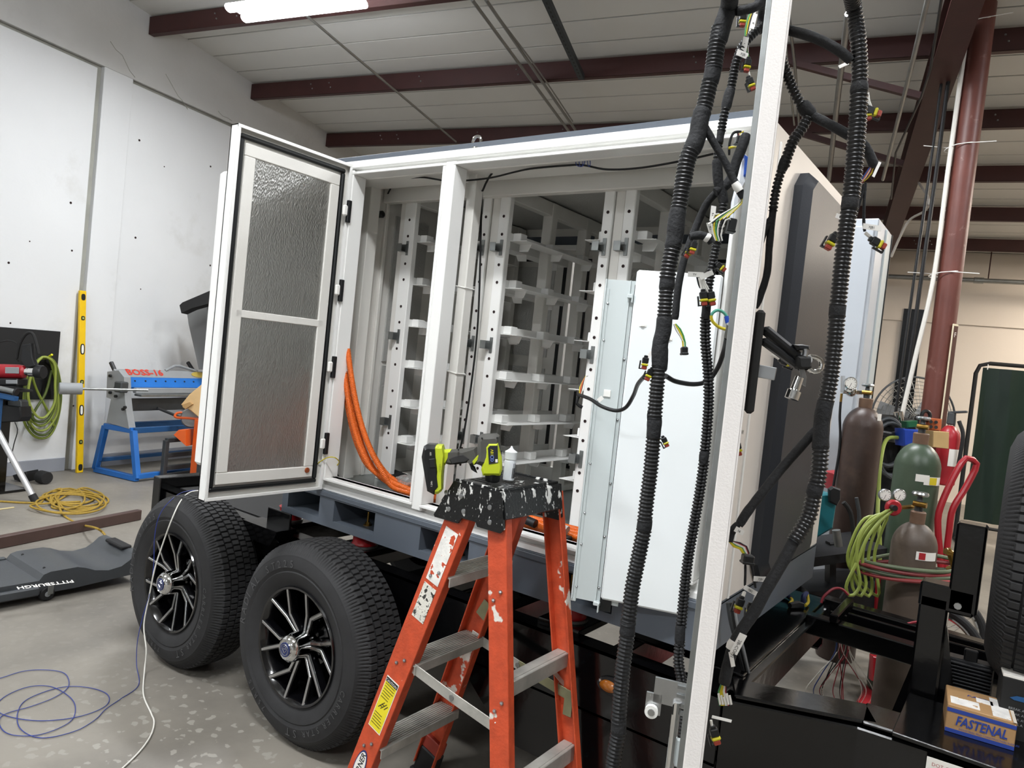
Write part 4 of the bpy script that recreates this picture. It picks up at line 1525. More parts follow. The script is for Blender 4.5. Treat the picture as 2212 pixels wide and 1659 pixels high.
st_w = sticker('torn_label', tz(905, 1240), tz(960, 1140), .05, splatter('torn_paper', '#e4e2dc', '#bd4a2a', .6, 30, (.62, .64)))
st_g = sticker('warning_label', tz(890, 1330), tz(915, 1258), .05, splatter('grey_paper', '#d9d6cb', '#33332f', .6, 60, (.56, .6)))
st_y = sticker('caution_label', tz(797, 1552), tz(836, 1455), .05, mat('caution_yellow', '#e2d128', .5))
sticker('label_border', tz(797, 1552) - .003, tz(836, 1455) + .003, .054, M_label, st_y, .0031)
sticker('caution_header', tz(836, 1455) - .014, tz(836, 1455), .05, M_ink, st_y, .0042)
e_x = ac if ac.x > 0 else -ac
e_y = dr
if e_x.cross(e_y).dot(n) < 0: pass
mid = p0 + dr * (tz(836, 1455) - .0115)
text_mesh('CAUTION', .0115, mid + n * .0046 - e_x * .024, e_x, e_y, 0.0008, xs=.9).build('caution_text', M_label, st_y)
tl = MB()
tz0, tz1 = tz(797, 1552), tz(836, 1455)
for i in range(16):
    if 6 <= i <= 10: continue
    c = p0 + dr * (tz1 - .02 - i * (tz1 - tz0 - .026) / 16) + n * .0046
    tl.beam(c - e_x * .021, c + e_x * random.uniform(.008, .021), .0016, .0004, n)
o = tl.build('caution_lines', M_ink, st_y)
o['kind'] = 'stuff'
c = p0 + dr * (tz0 + (tz1 - tz0) * .48) + n * .0046
tl = MB()
for (x0, y0, x1, y1) in ((-.016, -.012, .002, .014), (-.006, -.012, .012, .014), (-.012, -.004, .0, -.004), (-.007, .004, .006, .004), (.008, -.006, .018, .01)):
    tl.beam(c + e_x * x0 + e_y * y0, c + e_x * x1 + e_y * y1, .002, .0004, n)
tl.build('caution_drawing', M_ink, st_y)
# maker's oval near the bottom
zc_ = tz(762, 1625)
ell = [(math.cos(t) * .023, math.sin(t) * .06) for t in [2 * PI * i / 28 for i in range(28)]]
ov = MB().prism(ell, p0 + dr * zc_ + n * .003, e_x, e_y, n * .001).build('maker_oval', mat('maker_blue', '#2c3568', .45), lad)
MB().prism([(x * .86, y * .9) for x, y in ell], p0 + dr * zc_ + n * .0038, e_x, e_y, n * .0006).build('oval_field', M_label, ov)
text_mesh('WERNER', .026, p0 + dr * (zc_ - .052) + n * .0046 + e_x * .009, e_y, -e_x, 0.0, xs=.98, bold=.02).build('maker_text', M_ink, ov)

# ---------------------------------------------------------------- cordless drill standing on its nose
D0 = (U(1063, 1040, z=LH + .006) - CAM).dot(FWD)
M_lime = mat('lime_plastic', '#b6c427', .4, bump=.03, bs=200)
M_dgrey = mat('dark_grey_overmould', '#4a4945', .6, var=.08, vs=30)
M_bat = mat('battery_black', '#131416', .35)
dr_base = U(1063, 1042, d=D0)
dr_base.z = LH + .005
drill = thing('cordless_drill', 'lime and grey cordless drill standing nose-down on the ladder top', 'drill', dr_base)


def dp(name, pts, th, m_, parent=None, off=0.0, rnd=.006): return slab(MB(), pts, D0 + off, th, rnd).build(name, m_, parent or drill)


body = dp('motor_housing', [(1033, 945), (1040, 938), (1072, 936), (1079, 940), (1082, 965), (1084, 985), (1085, 1010), (1082, 1024), (1046, 1024), (1040, 1005), (1028, 1000), (1030, 985)], .058, M_dgrey, rnd=.014)
dp('side_shell', [(1050, 962), (1056, 954), (1076, 954), (1080, 970), (1084, 985), (1085, 1012), (1081, 1025), (1044, 1025), (1040, 1012), (1044, 1000), (1048, 985)], .066, M_lime, body, rnd=.008)
dp('label_plate', [(1054, 968), (1058, 963), (1075, 963), (1076, 1000), (1056, 1003)], .002, mat('drill_label', '#23252b', .35), body, -.0335, .0005)
m = MB()
for (x, y, r) in ((1063, 988, .0045), (1063, 994, .0035)):
    q = U(x, y, d=D0 - .0352)
    m.tube([q + RT * math.cos(t) * r + UP * math.sin(t) * r for t in [2 * PI * i / 12 for i in range(12)]], .0012, 5, True)
m.build('label_emblem', mat('label_blue', '#5f74b8', .4), body)
text_mesh('18V', .012, U(1066, 985, d=D0 - .0352), UP, -RT, .0002).build('label_voltage', M_yellow, body)
dp('label_code', [(1070, 992), (1075, 992), (1075, 999), (1070, 999)], .0006, M_label, body, -.0349, .0001)
hd = dp('handle', [(962, 974), (975, 971), (1000, 969), (1030, 965), (1036, 980), (1034, 1000), (1020, 1006), (1012, 995), (990, 1000), (970, 1003), (960, 1000)], .036, M_dgrey, rnd=.011)
dp('handle_grip', [(966, 990), (980, 980), (1005, 977), (1020, 990), (1012, 998), (990, 1002), (972, 1003)], .040, mat('grip_black', '#2a2a2a', .7), hd, rnd=.009)
dp('handle_accent', [(1020, 996), (1036, 978), (1040, 982), (1024, 1003)], .0405, M_lime, hd, rnd=.003)
dp('trigger', [(1013, 1000), (1026, 1008), (1031, 1022), (1018, 1014)], .018, M_blackp, rnd=.004)
dp('handle_neck', [(955, 971), (976, 970), (974, 985), (962, 1004), (955, 1006)], .034, M_lime, hd, rnd=.009)
bt = dp('battery', [(918, 962), (926, 958), (944, 959), (947, 980), (952, 1000), (951, 1055), (940, 1066), (925, 1058), (917, 1010), (913, 985)], .074, M_bat, rnd=.012)
dp('battery_collar', [(940, 960), (957, 961), (961, 975), (960, 1000), (957, 1030), (956, 1058), (948, 1064), (941, 1064), (944, 1020)], .068, M_lime, bt, rnd=.008)
dp('battery_latch', [(929, 988), (943, 986), (945, 1008), (931, 1009)], .080, M_blackp, bt, rnd=.004)
text_mesh('ONE+', .009, U(953, 1020, d=D0 - .0345), UP, -RT, .0003).build('collar_text', mat('lime_dark', '#8f9b22', .4), bt)
text_mesh('18V', .007, U(932, 985, d=D0 - .0375), UP, -RT, .0003).build('battery_text', M_label, bt)
text_mesh('1.5Ah', .007, U(934, 1052, d=D0 - .0375), UP, -RT, .0003).build('battery_text', M_label, bt)
for (px, py) in ((1041, 947), (1074, 946), (1040, 1000), (1046, 1020), (1083, 975), (946, 967), (950, 1030), (948, 1052), (990, 972), (950, 1005)):
    q = U(px, py, d=D0 - .031)
    MB().cyl(q, q + FWD * .012, .0024, 8).build('housing_screw', M_ink, body)
cb_ = dr_base
chk = MB().lathe([(.0, 0), (.017, 0), (.021, .004), (.0225, .016), (.0225, .02), (.0265, .022), (.0265, .034), (.022, .036), (0, .036)], cb_, (0, 0, 1), 28).build('chuck', M_bat, drill)
for k in range(14):
    a = 2 * PI * k / 14
    MB().ball(cb_ + V((math.cos(a) * .0268, math.sin(a) * .0268, .028)), .0014, 6).build('torque_mark', M_label, chk)

# ---------------------------------------------------------------- squeeze bottle
bq = U(1098, 1037, z=LH + .005)
bot = thing('squeeze_bottle', 'small white squeeze bottle with pointed cap beside the drill', 'bottle', bq)
k = (bq - CAM).dot(FWD) / F
MB().lathe([(0, 0), (11 * k, 0), (12.3 * k, 1.5 * k), (12.5 * k, 40 * k), (12 * k, 44 * k), (11 * k, 46 * k), (0, 46 * k)], bq, (0, 0, 1), 28).build('bottle_body', mat('bottle_label', '#dfe3e6', .4, var=.05, vs=60), bot)
MB().lathe([(0, 45.5 * k), (13 * k, 46 * k), (13.3 * k, 60 * k), (13.6 * k, 61 * k), (13.4 * k, 62 * k), (12 * k, 63 * k), (7 * k, 66 * k), (3 * k, 70 * k), (1.6 * k, 74 * k), (0, 74.5 * k)], bq, (0, 0, 1), 28).build('bottle_cap', mat('frosted_cap', '#e8ebec', .35), bot)
tl = MB()
for i in range(7):
    a = math.radians(-66 + i * 3.2)
    c = bq + V((math.cos(a - .6), math.sin(a - .6), 0)) * 0
    for j in range(2):
        pass
for i in range(6):
    ang = math.atan2(-FWD.y, -FWD.x) + .55 + i * .13
    rr_ = 12.6 * k
    q0 = bq + V((math.cos(ang) * rr_, math.sin(ang) * rr_, 6 * k))
    tl.cyl(q0, q0 + V((0, 0, (32 if i % 2 else 22) * k)), .0006, 5)
o = tl.build('bottle_print', M_ink, bot)
o['kind'] = 'stuff'
# ---------------------------------------------------------------- wiring harnesses
M_tube = mat('black_conduit', '#131416', .34, bump=.02, bs=100)
M_tape = mat('black_cloth_tape', '#1b1c1e', .78, bump=.25, bs=160, var=.15, vs=40)
M_flag = mat('wire_label', '#e4e2dd', .55)
M_cbody = mat('connector_black', '#141516', .4)
M_seal = mat('connector_yellow', '#bdb41f', .45)
M_cap2 = mat('connector_red', '#8e3527', .5)
WIRE = {'w': mat('wire_white', '#d9d7d0', .5), 'y': mat('wire_yellow', '#c9b826', .5), 'g': mat('wire_green', '#3f8a4e', .5),
        'r': mat('wire_red', '#8c2430', .5), 'k': mat('wire_black', '#121214', .5), 'b': mat('wire_blue', '#24407e', .5), 'o': mat('wire_orange', '#c4622a', .5)}


def hp_(pts):
    return [U(p[0], p[1], d=p[2]) for p in pts]


def ribbed(par, pts, rpx, name='conduit'):
    P_ = hp_(pts)
    d = pts[0][2]
    mb = corrugated(MB(), P_, rpx * d / F, .0066, .0024, 12)
    return mb.build(name, M_tube, par, ang=60)


def taped(par, pts, rpx, name='tape_wrap', m_=None):
    P_ = spline(hp_(pts), .006)
    d = pts[0][2]
    rnd = random.Random(len(pts) * 7 + int(pts[0][0]))
    rs = []
    cur = 0
    for i in range(len(P_)):
        if i % 2 == 0: cur = rnd.uniform(-.03, .03)
        rs.append(rpx * d / F * (.92 + cur))
    rs[0] *= .85
    rs[-1] *= .85
    return MB().tube(P_, rs, 12).build(name, m_ or M_tape, par, ang=60)


def wire(par, pts, col='w', r=.0016):
    return MB().tube(spline(hp_(pts), .01), r, 6).build('wire', WIRE[col], par)


def flag(par, px0, py0, px1, py1, d, wpx=9, txt='A01'):
    """paper label wrapped on a wire, sticking out as a flag"""
    a, b = U(px0, py0, d=d), U(px1, py1, d=d + .004)
    x = (b - a).normalized()
    y = x.cross(FWD).normalized()
    w = wpx * d / F
    n = y.cross(x).normalized()
    if n.dot(FWD) > 0: n = -n
    m = MB().beam(a, b, w, .0008, n)
    o = m.build('wire_label', M_flag, par)
    if txt:
        yy = n.cross(x)
        t = text_mesh(txt, w * .62, a.lerp(b, .3) - yy * w * .22 + n * .0006, x, yy, .0002)
        t.build('label_text', M_ink, o)
    return o


def connector(par, px, py, d, ang, s=1.0, open_=False):
    """sealed plug: black body, yellow seal ring, red insert; ang = image direction it points to (deg, 0 right, 90 down)"""
    c = U(px, py, d=d)
    a = math.radians(ang)
    x = (RT * math.cos(a) - UP * math.sin(a))
    y = (RT * -math.sin(a) - UP * math.cos(a))
    R = Matrix((x, y, FWD)).transposed()
    k = .0092 * s
    body = MB().box(c - x * k * .55, (k * 1.1, k * 1.15, k * .9), R, k * .12).box(c - x * k * 1.3, (k * .5, k * .7, k * .6), R, k * .1).build('connector', M_cbody, par)
    MB().box(c + x * k * .28, (k * .45, k * 1.25, k * 1.0), R, k * .14).build('seal_ring', M_seal, body)
    MB().box(c + x * k * .85, (k * .65, k * .95, k * .8), R, k * .12).build('insert', M_cap2, body)
    MB().box(c + x * k * .35 + y * k * .9, (k * 1.6, k * .22, k * .5), R, k * .05).box(c + x * k * 1.1 + y * k * .75, (k * .2, k * .5, k * .5), R).build('clip', M_cbody, body)
    return body


def plug(par, px, py, d, wpx, hpx, ang=0, m_=None):
    c = U(px, py, d=d)
    a = math.radians(ang)
    x = (RT * math.cos(a) - UP * math.sin(a))
    y = (RT * -math.sin(a) - UP * math.cos(a))
    R = Matrix((x, y, FWD)).transposed()
    k = d / F
    o = MB().box(c, (wpx * k, hpx * k, .016), R, .002).build('connector', m_ or M_cbody, par)
    MB().box(c + y * hpx * k * .5 - y * .002, (wpx * k * 1.12, .004, .018), R, .001).build('connector_rim', m_ or M_cbody, o)
    return o


# --- left harness: hangs inside the wide door
hl = thing('wiring_harness', 'thick ribbed black wiring harness hanging left of the white door edge', 'wiring harness', U(1325, 1659, d=1.3))
d1 = 1.25
A = [(1585, -300, 1.12), (1578, -60, 1.16), (1575, 10, d1), (1562, 50, d1), (1550, 95, d1)]
taped(hl, A, 23)
ribbed(hl, [(1556, 60, d1), (1548, 100, d1), (1541, 150, d1)], 19)
taped(hl, [(1542, 140, d1), (1537, 168, d1), (1532, 185, d1)], 19)
ribbed(hl, [(1534, 175, d1), (1523, 225, d1), (1516, 250, d1)], 18)
taped(hl, [(1519, 235, d1), (1512, 262, d1), (1506, 295, d1), (1492, 330, d1)], [0][0] or 21)
ribbed(hl, [(1496, 318, d1), (1485, 345, d1), (1479, 375, d1), (1475, 400, d1)], 19)
taped(hl, [(1478, 382, d1), (1474, 402, d1)], 19)
ribbed(hl, [(1475, 398, d1), (1468, 440, d1), (1464, 460, d1)], 18)
taped(hl, [(1466, 448, d1), (1461, 480, d1), (1458, 510, d1), (1452, 540, d1)], 20)
ribbed(hl, [(1456, 525, d1), (1447, 565, d1), (1441, 605, d1)], 18)
taped(hl, [(1443, 595, d1), (1439, 630, d1)], 18)
ribbed(hl, [(1440, 622, d1), (1437, 665, d1), (1435, 690, d1)], 16.5)
taped(hl, [(1436, 682, d1), (1433, 715, d1), (1426, 745, d1), (1425, 790, d1), (1421, 800, d1)], 19)
ribbed(hl, [(1424, 790, d1), (1418, 850, d1), (1414, 905, d1)], 16.5)
taped(hl, [(1415, 895, d1), (1411, 950, d1)], 17)
ribbed(hl, [(1412, 945, d1), (1405, 1020, d1), (1398, 1075, d1), (1392, 1130, d1)], 16.5)
taped(hl, [(1395, 1115, d1), (1390, 1150, d1)], 17.5)
ribbed(hl, [(1391, 1145, d1), (1378, 1210, d1), (1366, 1270, d1), (1360, 1320, d1), (1356, 1350, d1)], 17)
taped(hl, [(1358, 1335, d1), (1354, 1375, d1)], 18)
ribbed(hl, [(1355, 1370, d1), (1347, 1430, d1), (1341, 1490, d1), (1336, 1560, d1)], 17)
taped(hl, [(1338, 1545, d1), (1335, 1590, d1)], 17.5)
ribbed(hl, [(1336, 1580, d1), (1326, 1640, d1), (1316, 1720, d1), (1300, 1850, d1)], 17)
# branches of the left harness
taped(hl, [(1516, 262, d1), (1540, 305, d1), (1566, 350, d1), (1588, 395, d1), (1606, 428, d1)], 9, 'branch')
taped(hl, [(1587, 395, d1 - .003), (1598, 413, d1 - .003)], 10.5, 'white_band', M_flag)
for i, c in enumerate('ywygkw'):
    wire(hl, [(1604 + i, 425, d1), (1601 - i * 2, 440 + i, d1), (1585 - i * 6, 456 + i * 2, d1), (1570 - i * 8, 470 + i * 3, d1)], c)
taped(hl, [(1490, 512, d1), (1512, 508, d1), (1530, 514, d1), (1538, 525, d1)], 10, 'branch')
taped(hl, [(1524, 511, d1 - .003), (1532, 516, d1 - .003)], 11.5, 'white_band', M_flag)
taped(hl, [(1590, 25, d1), (1615, 20, d1), (1640, 5, d1), (1645, -60, d1)], 11, 'branch')
connector(hl, 1497, 536, d1 - .02, 105)
connector(hl, 1488, 545, d1 - .01, 120)
wire(hl, [(1456, 700, d1), (1462, 715, d1), (1475, 735, d1), (1478, 755, d1)], 'w')
wire(hl, [(1458, 700, d1), (1466, 712, d1), (1474, 730, d1), (1476, 755, d1)], 'y')
wire(hl, [(1459, 700, d1), (1470, 712, d1), (1479, 735, d1), (1480, 755, d1)], 'g')
plug(hl, 1478, 758, d1, 13, 18)
connector(hl, 1393, 785, d1, 100)
connector(hl, 1402, 810, d1, 115)
connector(hl, 1437, 955, d1, 65, .85)
taped(hl, [(1404, 880, d1), (1400, 900, d1), (1404, 930, d1)], 3, 'branch')
flag(hl, 1398, 775, 1408, 760, d1, 8, None)

# --- inner harness beside the door
d2 = 1.36
hi = thing('wiring_harness', 'thin twin ribbed black harness hanging close beside the white door edge', 'wiring harness', U(1478, 1620, d=d2))
taped(hi, [(1660, -300, 1.2), (1652, -60, 1.25), (1646, 30, d2), (1640, 70, d2)], 10)
ribbed(hi, [(1648, 55, d2), (1625, 75, d2), (1604, 100, d2), (1590, 135, d2), (1582, 175, d2), (1577, 200, d2)], 10)
taped(hi, [(1579, 190, d2), (1572, 215, d2), (1568, 235, d2)], 12)
ribbed(hi, [(1569, 228, d2), (1562, 260, d2), (1558, 285, d2)], 9.5)
taped(hi, [(1559, 278, d2), (1555, 300, d2), (1553, 312, d2)], 9)
ribbed(hi, [(1553, 308, d2), (1550, 330, d2), (1549, 352, d2)], 9)
taped(hi, [(1549, 345, d2), (1550, 370, d2), (1552, 395, d2), (1558, 410, d2), (1564, 440, d2)], 12)
taped(hi, [(1612, 290, d2), (1602, 320, d2), (1590, 350, d2), (1580, 385, d2), (1562, 405, d2), (1545, 415, d2)], 12, 'branch')
taped(hi, [(1556, 408, d2 + .01), (1530, 435, d2 + .02), (1512, 470, d2 + .03), (1492, 520, d2 + .03), (1478, 560, d2 + .03), (1465, 620, d2 + .03), (1458, 690, d2 + .03)], 9, 'branch')
ribbed(hi, [(1563, 435, d2), (1556, 480, d2), (1550, 520, d2), (1541, 560, d2), (1535, 595, d2)], 10)
ribbed(hi, [(1536, 590, d2), (1530, 625, d2), (1527, 660, d2)], 10)
taped(hi, [(1527, 650, d2), (1524, 690, d2)], 10.5)
for k, dx in enumerate((-4.5, 4.5)):
    ribbed(hi, [(1524 + dx, 685, d2), (1524 + dx, 740, d2), (1529 + dx, 800, d2), (1531 + dx, 860, d2), (1527 + dx, 930, d2), (1522 + dx, 985, d2)], 7.5)
    ribbed(hi, [(1521 + dx, 995, d2), (1512 + dx, 1060, d2), (1500 + dx, 1130, d2), (1486 + dx, 1210, d2), (1478 + dx, 1280, d2), (1471 + dx, 1355, d2)], 7.5)
    ribbed(hi, [(1469 + dx, 1385, d2), (1466 + dx, 1430, d2), (1474 + dx, 1480, d2), (1478 + dx, 1540, d2), (1476 + dx, 1600, d2), (1472 + dx, 1700, d2)], 7.5)
taped(hi, [(1522, 975, d2), (1519, 1002, d2)], 11.5)
taped(hi, [(1470, 1350, d2), (1468, 1390, d2)], 12)
# loose leads and plugs at the top
for (x, y, a) in ((1604, 44, 95), (1614, 142, 100), (1622, 182, 70)):
    connector(hi, x, y, d2 - .02, a, 1.15)
for (i, c) in enumerate('wwkyg'):
    wire(hi, [(1640 - i * 2, 5, d2), (1628 - i * 3, 40, d2), (1618 - i * 2, 80, d2), (1614 + i, 130, d2)], c)
wire(hi, [(1616, 150, d2), (1620, 165, d2), (1622, 178, d2)], 'w')
flag(hi, 1612, 80, 1606, 112, d2 - .01, 12, None)
flag(hi, 1592, 112, 1615, 122, d2 - .02, 13, 'XJB')
flag(hi, 1624, 62, 1632, 30, d2 - .02, 9, 'JB')
# plugs beside the door post
plug(hi, 1596, 304, d2 + .1, 15, 18, 10)
for i, c in enumerate('krwy'):
    wire(hi, [(1600 + i * 2, 284, d2 + .1), (1594 + i, 286 + i, d2 + .1), (1594 + i * 2, 296, d2 + .1)], c)
wire(hi, [(1574, 320, d2), (1582, 318, d2), (1592, 318, d2 + .05)], 'y', .0025)
taped(hi, [(1575, 335, d2 + .02), (1576, 310, d2 + .02), (1584, 288, d2 + .03), (1600, 284, d2 + .05)], 3, 'branch')
bag = tag(slab(MB(), [(1600, 345), (1610, 335), (1617, 345), (1612, 385), (1596, 420), (1582, 480), (1576, 500), (1580, 440), (1592, 390)], d2 + .12, .02, .006).build('plastic_bag', mat('clear_film', '#dfe4ea', .3)), 'white plastic pouch with blue seal tucked behind the door edge', 'bag')
slab(MB(), [(1606, 334), (1616, 340), (1612, 385), (1606, 380), (1608, 350)], d2 + .11, .012, .003).build('blue_seal', mat('film_blue', '#1f4fae', .4), bag)
plug(hi, 1580, 488, d2, 17, 30, 12)
plug(hi, 1562, 655 - 160, d2 - .01, 3, 3)
for i, c in enumerate('wygwkw'):
    wire(hi, [(1545 + i * 3, 520, d2 - .01), (1538 + i * 4, 490 + i * 3, d2 - .01), (1545 + i * 5, 462 + i * 2, d2 - .01), (1570 + i * 4, 470 + i * 3, d2)], c)
flag(hi, 1538, 478, 1542, 445, d2 - .01, 11, 'XB')
flag(hi, 1531, 480, 1538, 506, d2 - .01, 11, 'JB2')
flag(hi, 1548, 520, 1560, 485, d2 - .01, 13, None)
taped(hi, [(1585, 458, d2), (1560, 462, d2), (1545, 468, d2)], 3, 'branch')
taped(hi, [(1570, 455, d2), (1556, 480, d2), (1540, 490, d2)], 3, 'branch')
connector(hi, 1557, 577, d2 - .01, 40)
connector(hi, 1520, 645, d2 - .02, 85, 1.25)
connector(hi, 1537, 645, d2 - .02, 80, 1.25)
for i in range(4):
    wire(hi, [(1510 + i * 3, 600, d2 - .02), (1514 + i * 4, 618, d2 - .02), (1517 + i * 7, 634, d2 - .02)], 'w', .002)
flag(hi, 1486, 592, 1520, 594, d2 - .02, 11, 'YV')
flag(hi, 1512, 600, 1540, 588, d2 - .025, 11, None)
taped(hi, [(1506, 590, d2), (1510, 610, d2), (1514, 622, d2)], 4, 'branch')

# --- signal cable crossing the swing panel
d3 = 1.75
sc_ = thing('signal_cable', 'black sheathed cable looping across the swing panel to the left plate', 'cable', U(1300, 880, d=d3))
MB().tube(spline(hp_([(1248, 852, 2.1), (1275, 862, 2.02), (1300, 878, 1.96), (1330, 887, 1.93), (1352, 880, 1.9), (1368, 855, 1.85), (1378, 830, 1.75), (1395, 810, 1.6)]), .01), .0052, 10).build('sheath', M_blackp, sc_)
for i, c in enumerate('yrokw'):
    wire(sc_, [(1253, 860, 2.1), (1252 + i * 2, 840 - i, 2.11), (1258 + i * 2, 825 - i * 3, 2.12), (1266 + i, 812, 2.13)], c)
wire(sc_, [(1250, 856, 2.1), (1246, 872, 2.1), (1258, 880, 2.1)], 'k', .005)
flag(sc_, 1292, 866, 1302, 858, 1.93, 9, None)
gc = thing('ground_cable', 'black cable sweeping from the harness up to the door edge', 'cable', U(1500, 830, d=1.4))
MB().tube(spline(hp_([(1438, 812, 1.32), (1460, 824, 1.35), (1500, 830, 1.4), (1530, 822, 1.42), (1550, 795, 1.4), (1563, 760, 1.36), (1570, 730, 1.3)]), .01), .0046, 10).build('sheath', M_blackp, gc)
MB().tube(spline(hp_([(1570, 728, 1.3), (1576, 700, 1.28)]), .01), .0052, 10).build('crimp', M_galv, gc)
gw = thing('earth_wire', 'green and yellow earth wire loop with blue lug on the white panel', 'wire', U(1550, 690, d=1.3))
pth = spline(hp_([(1570, 712, 1.3), (1552, 706, 1.3), (1538, 692, 1.3), (1538, 678, 1.3), (1550, 670, 1.3), (1563, 675, 1.3), (1570, 684, 1.3)]), .004)
h_ = len(pth) // 2
MB().tube(pth[:h_ + 1], .0028, 8).build('yellow_half', WIRE['y'], gw)
MB().tube(pth[h_:], .0028, 8).build('green_half', mat('wire_teal', '#4f9a86', .5), gw)
MB().cyl(U(1569, 683, d=1.3), U(1572, 698, d=1.3), .0042, 10).build('lug', mat('lug_blue', '#2247ad', .35), gw)

# --- right harness, outside of the door
d4 = 1.12
hr = thing('wiring_harness', 'thick ribbed black harness hanging right of the white door edge', 'wiring harness', U(1770, 1000, d=d4))
ribbed(hr, [(1800, -330, 1.0), (1832, -60, 1.06), (1845, 20, d4), (1854, 90, d4), (1857, 150, d4), (1856, 190, d4)], 19)
taped(hr, [(1857, 178, d4), (1855, 205, d4)], 20)
ribbed(hr, [(1856, 198, d4), (1852, 270, d4), (1845, 360, d4), (1838, 430, d4)], 19)
taped(hr, [(1839, 420, d4), (1834, 455, d4)], 20)
ribbed(hr, [(1835, 450, d4), (1826, 510, d4), (1818, 580, d4), (1812, 640, d4), (1809, 665, d4)], 18)
taped(hr, [(1810, 655, d4), (1807, 690, d4)], 19.5)
ribbed(hr, [(1808, 682, d4), (1802, 750, d4), (1793, 820, d4), (1783, 870, d4)], 18)
taped(hr, [(1785, 860, d4), (1776, 905, d4), (1773, 950, d4), (1772, 975, d4)], 19)
ribbed(hr, [(1773, 962, d4), (1770, 1010, d4), (1764, 1050, d4)], 18)
taped(hr, [(1765, 1040, d4), (1756, 1075, d4)], 18)
ribbed(hr, [(1758, 1070, d4), (1747, 1115, d4), (1728, 1150, d4), (1715, 1170, d4)], 17)
taped(hr, [(1722, 1155, d4), (1690, 1215, d4), (1660, 1265, d4), (1630, 1320, d4), (1600, 1365, d4), (1583, 1400, d4), (1572, 1440, d4), (1564, 1478, d4)], 14)
taped(hr, [(1587, 1385, d4 - .002), (1579, 1403, d4 - .002)], 15, 'white_band', M_flag)
flag(hr, 1606, 1370, 1584, 1412, d4 - .02, 17, '2B-COM1')
flag(hr, 1578, 1408, 1584, 1440, d4 - .015, 9, None)
for i, c in enumerate('gyyywwrk'):
    wire(hr, [(1558 + i * 1.6, 1478, d4), (1553 + i * 2.2, 1492, d4), (1552 + i * 3.2, 1508, d4), (1555 + i * 3, 1524, d4)], c, .0014)
for i in range(5):
    flag(hr, 1552 + i * 6, 1498 + (i % 3) * 4, 1556 + i * 6, 1522, d4 - .006, 4.5, None)
# upper branch meeting the door edge
taped(hr, [(1660, 50, d4 + .05), (1700, 64, d4 + .02), (1750, 78, d4), (1790, 96, d4), (1820, 115, d4), (1838, 132, d4)], 11, 'branch')
flag(hr, 1688, 56, 1704, 60, d4, 9, None)
d5 = 1.2
ribbed(hr, [(1672, 40, d5 + .05), (1684, 100, d5), (1692, 140, d5), (1702, 165, d5), (1712, 190, d5), (1724, 215, d5), (1735, 232, d5)], 11)
taped(hr, [(1732, 225, d5), (1744, 240, d5), (1755, 250, d5)], 16)
ribbed(hr, [(1748, 248, d5), (1732, 278, d5), (1716, 300, d5), (1705, 325, d5), (1698, 345, d5), (1693, 362, d5)], 12)
taped(hr, [(1698, 340, d5), (1688, 370, d5)], 12)
ribbed(hr, [(1690, 362, d5), (1680, 395, d5), (1673, 430, d5), (1670, 455, d5)], 10)
taped(hr, [(1671, 445, d5), (1667, 480, d5), (1662, 530, d5), (1657, 590, d5), (1642, 640, d5), (1631, 664, d5)], 8.5)
taped(hr, [(1668, 470, d5), (1650, 500, d5), (1640, 530, d5)], 9, 'branch')
taped(hr, [(1755, 250, d5), (1790, 268, d5 - .03), (1830, 290, d5 - .04), (1862, 310, d5 - .04), (1876, 330, d5 - .04), (1890, 362, d5 - .04)], 11, 'branch')
for i, c in enumerate('yrkwob'):
    wire(hr, [(1886 - i, 360, d5 - .04), (1880 - i * 3, 378 + i, d5 - .04), (1864 - i * 2, 392 + i * 2, d5 - .04), (1852, 402 + i, d5 - .04)], c)
flag(hr, 1886, 382, 1901, 350, d5 - .05, 6, None)
taped(hr, [(1866, 398, d5 - .04), (1862, 420, d5 - .04), (1856, 440, d5 - .04), (1848, 470, d5 - .04)], 3.5, 'branch')
taped(hr, [(1870, 395, d5 - .04), (1867, 430, d5 - .04), (1866, 480, d5 - .04), (1868, 500, d5 - .04)], 3.5, 'branch')
flag(hr, 1864, 488, 1903, 494, d5 - .05, 12, 'XJB1')
wire(hr, [(1869, 503, d5 - .04), (1880, 512, d5 - .04), (1888, 518, d5 - .04)], 'w', .003)
connector(hr, 1897, 526, d5 - .05, 30, 1.2)
connector(hr, 1795, 523, d5 - .03, 120, 1.3)
connector(hr, 1886, 242, d5 - .05, 20, 1.2)
connector(hr, 1874, 246, d5 - .05, 80, 1.0)
for i in range(4): wire(hr, [(1872 + i, 200, d5 - .05), (1872 + i * 2, 222, d5 - .05), (1878 + i * 2, 236, d5 - .05)], 'kwww'[i], .0018)
flag(hr, 1806, 465, 1828, 475, d5 - .04, 10, None)
flag(hr, 1812, 145, 1832, 136, d5 - .04, 7, None)
# lower branch to the door foot
taped(hr, [(1766, 925, d4 + .01), (1730, 965, d4 + .02), (1690, 1010, d4 + .03), (1650, 1060, d4 + .03), (1615, 1105, d4 + .03), (1596, 1135, d4 + .03)], 11, 'branch')
taped(hr, [(1594, 1132, d4 + .03), (1580, 1150, d4 + .03), (1576, 1170, d4 + .03)], 9, 'branch')
flag(hr, 1588, 1142, 1606, 1152, d4 + .02, 12, '16')
for i, c in enumerate('yygwwrk'):
    wire(hr, [(1576 + i, 1170, d4 + .03), (1584 + i * 3, 1180 - i, d4 + .03), (1600 + i * 2, 1186 - i, d4 + .03), (1606 + i * 2, 1196, d4 + .03)], c)
plug(hr, 1615, 1208, d4 + .02, 24, 20, 8)
taped(hr, [(1610, 1218, d4 + .03), (1610, 1240, d4 + .03), (1609, 1265, d4 + .03)], 3, 'branch')
taped(hr, [(1623, 1218, d4 + .03), (1626, 1235, d4 + .03), (1632, 1270, d4 + .03)], 3, 'branch')
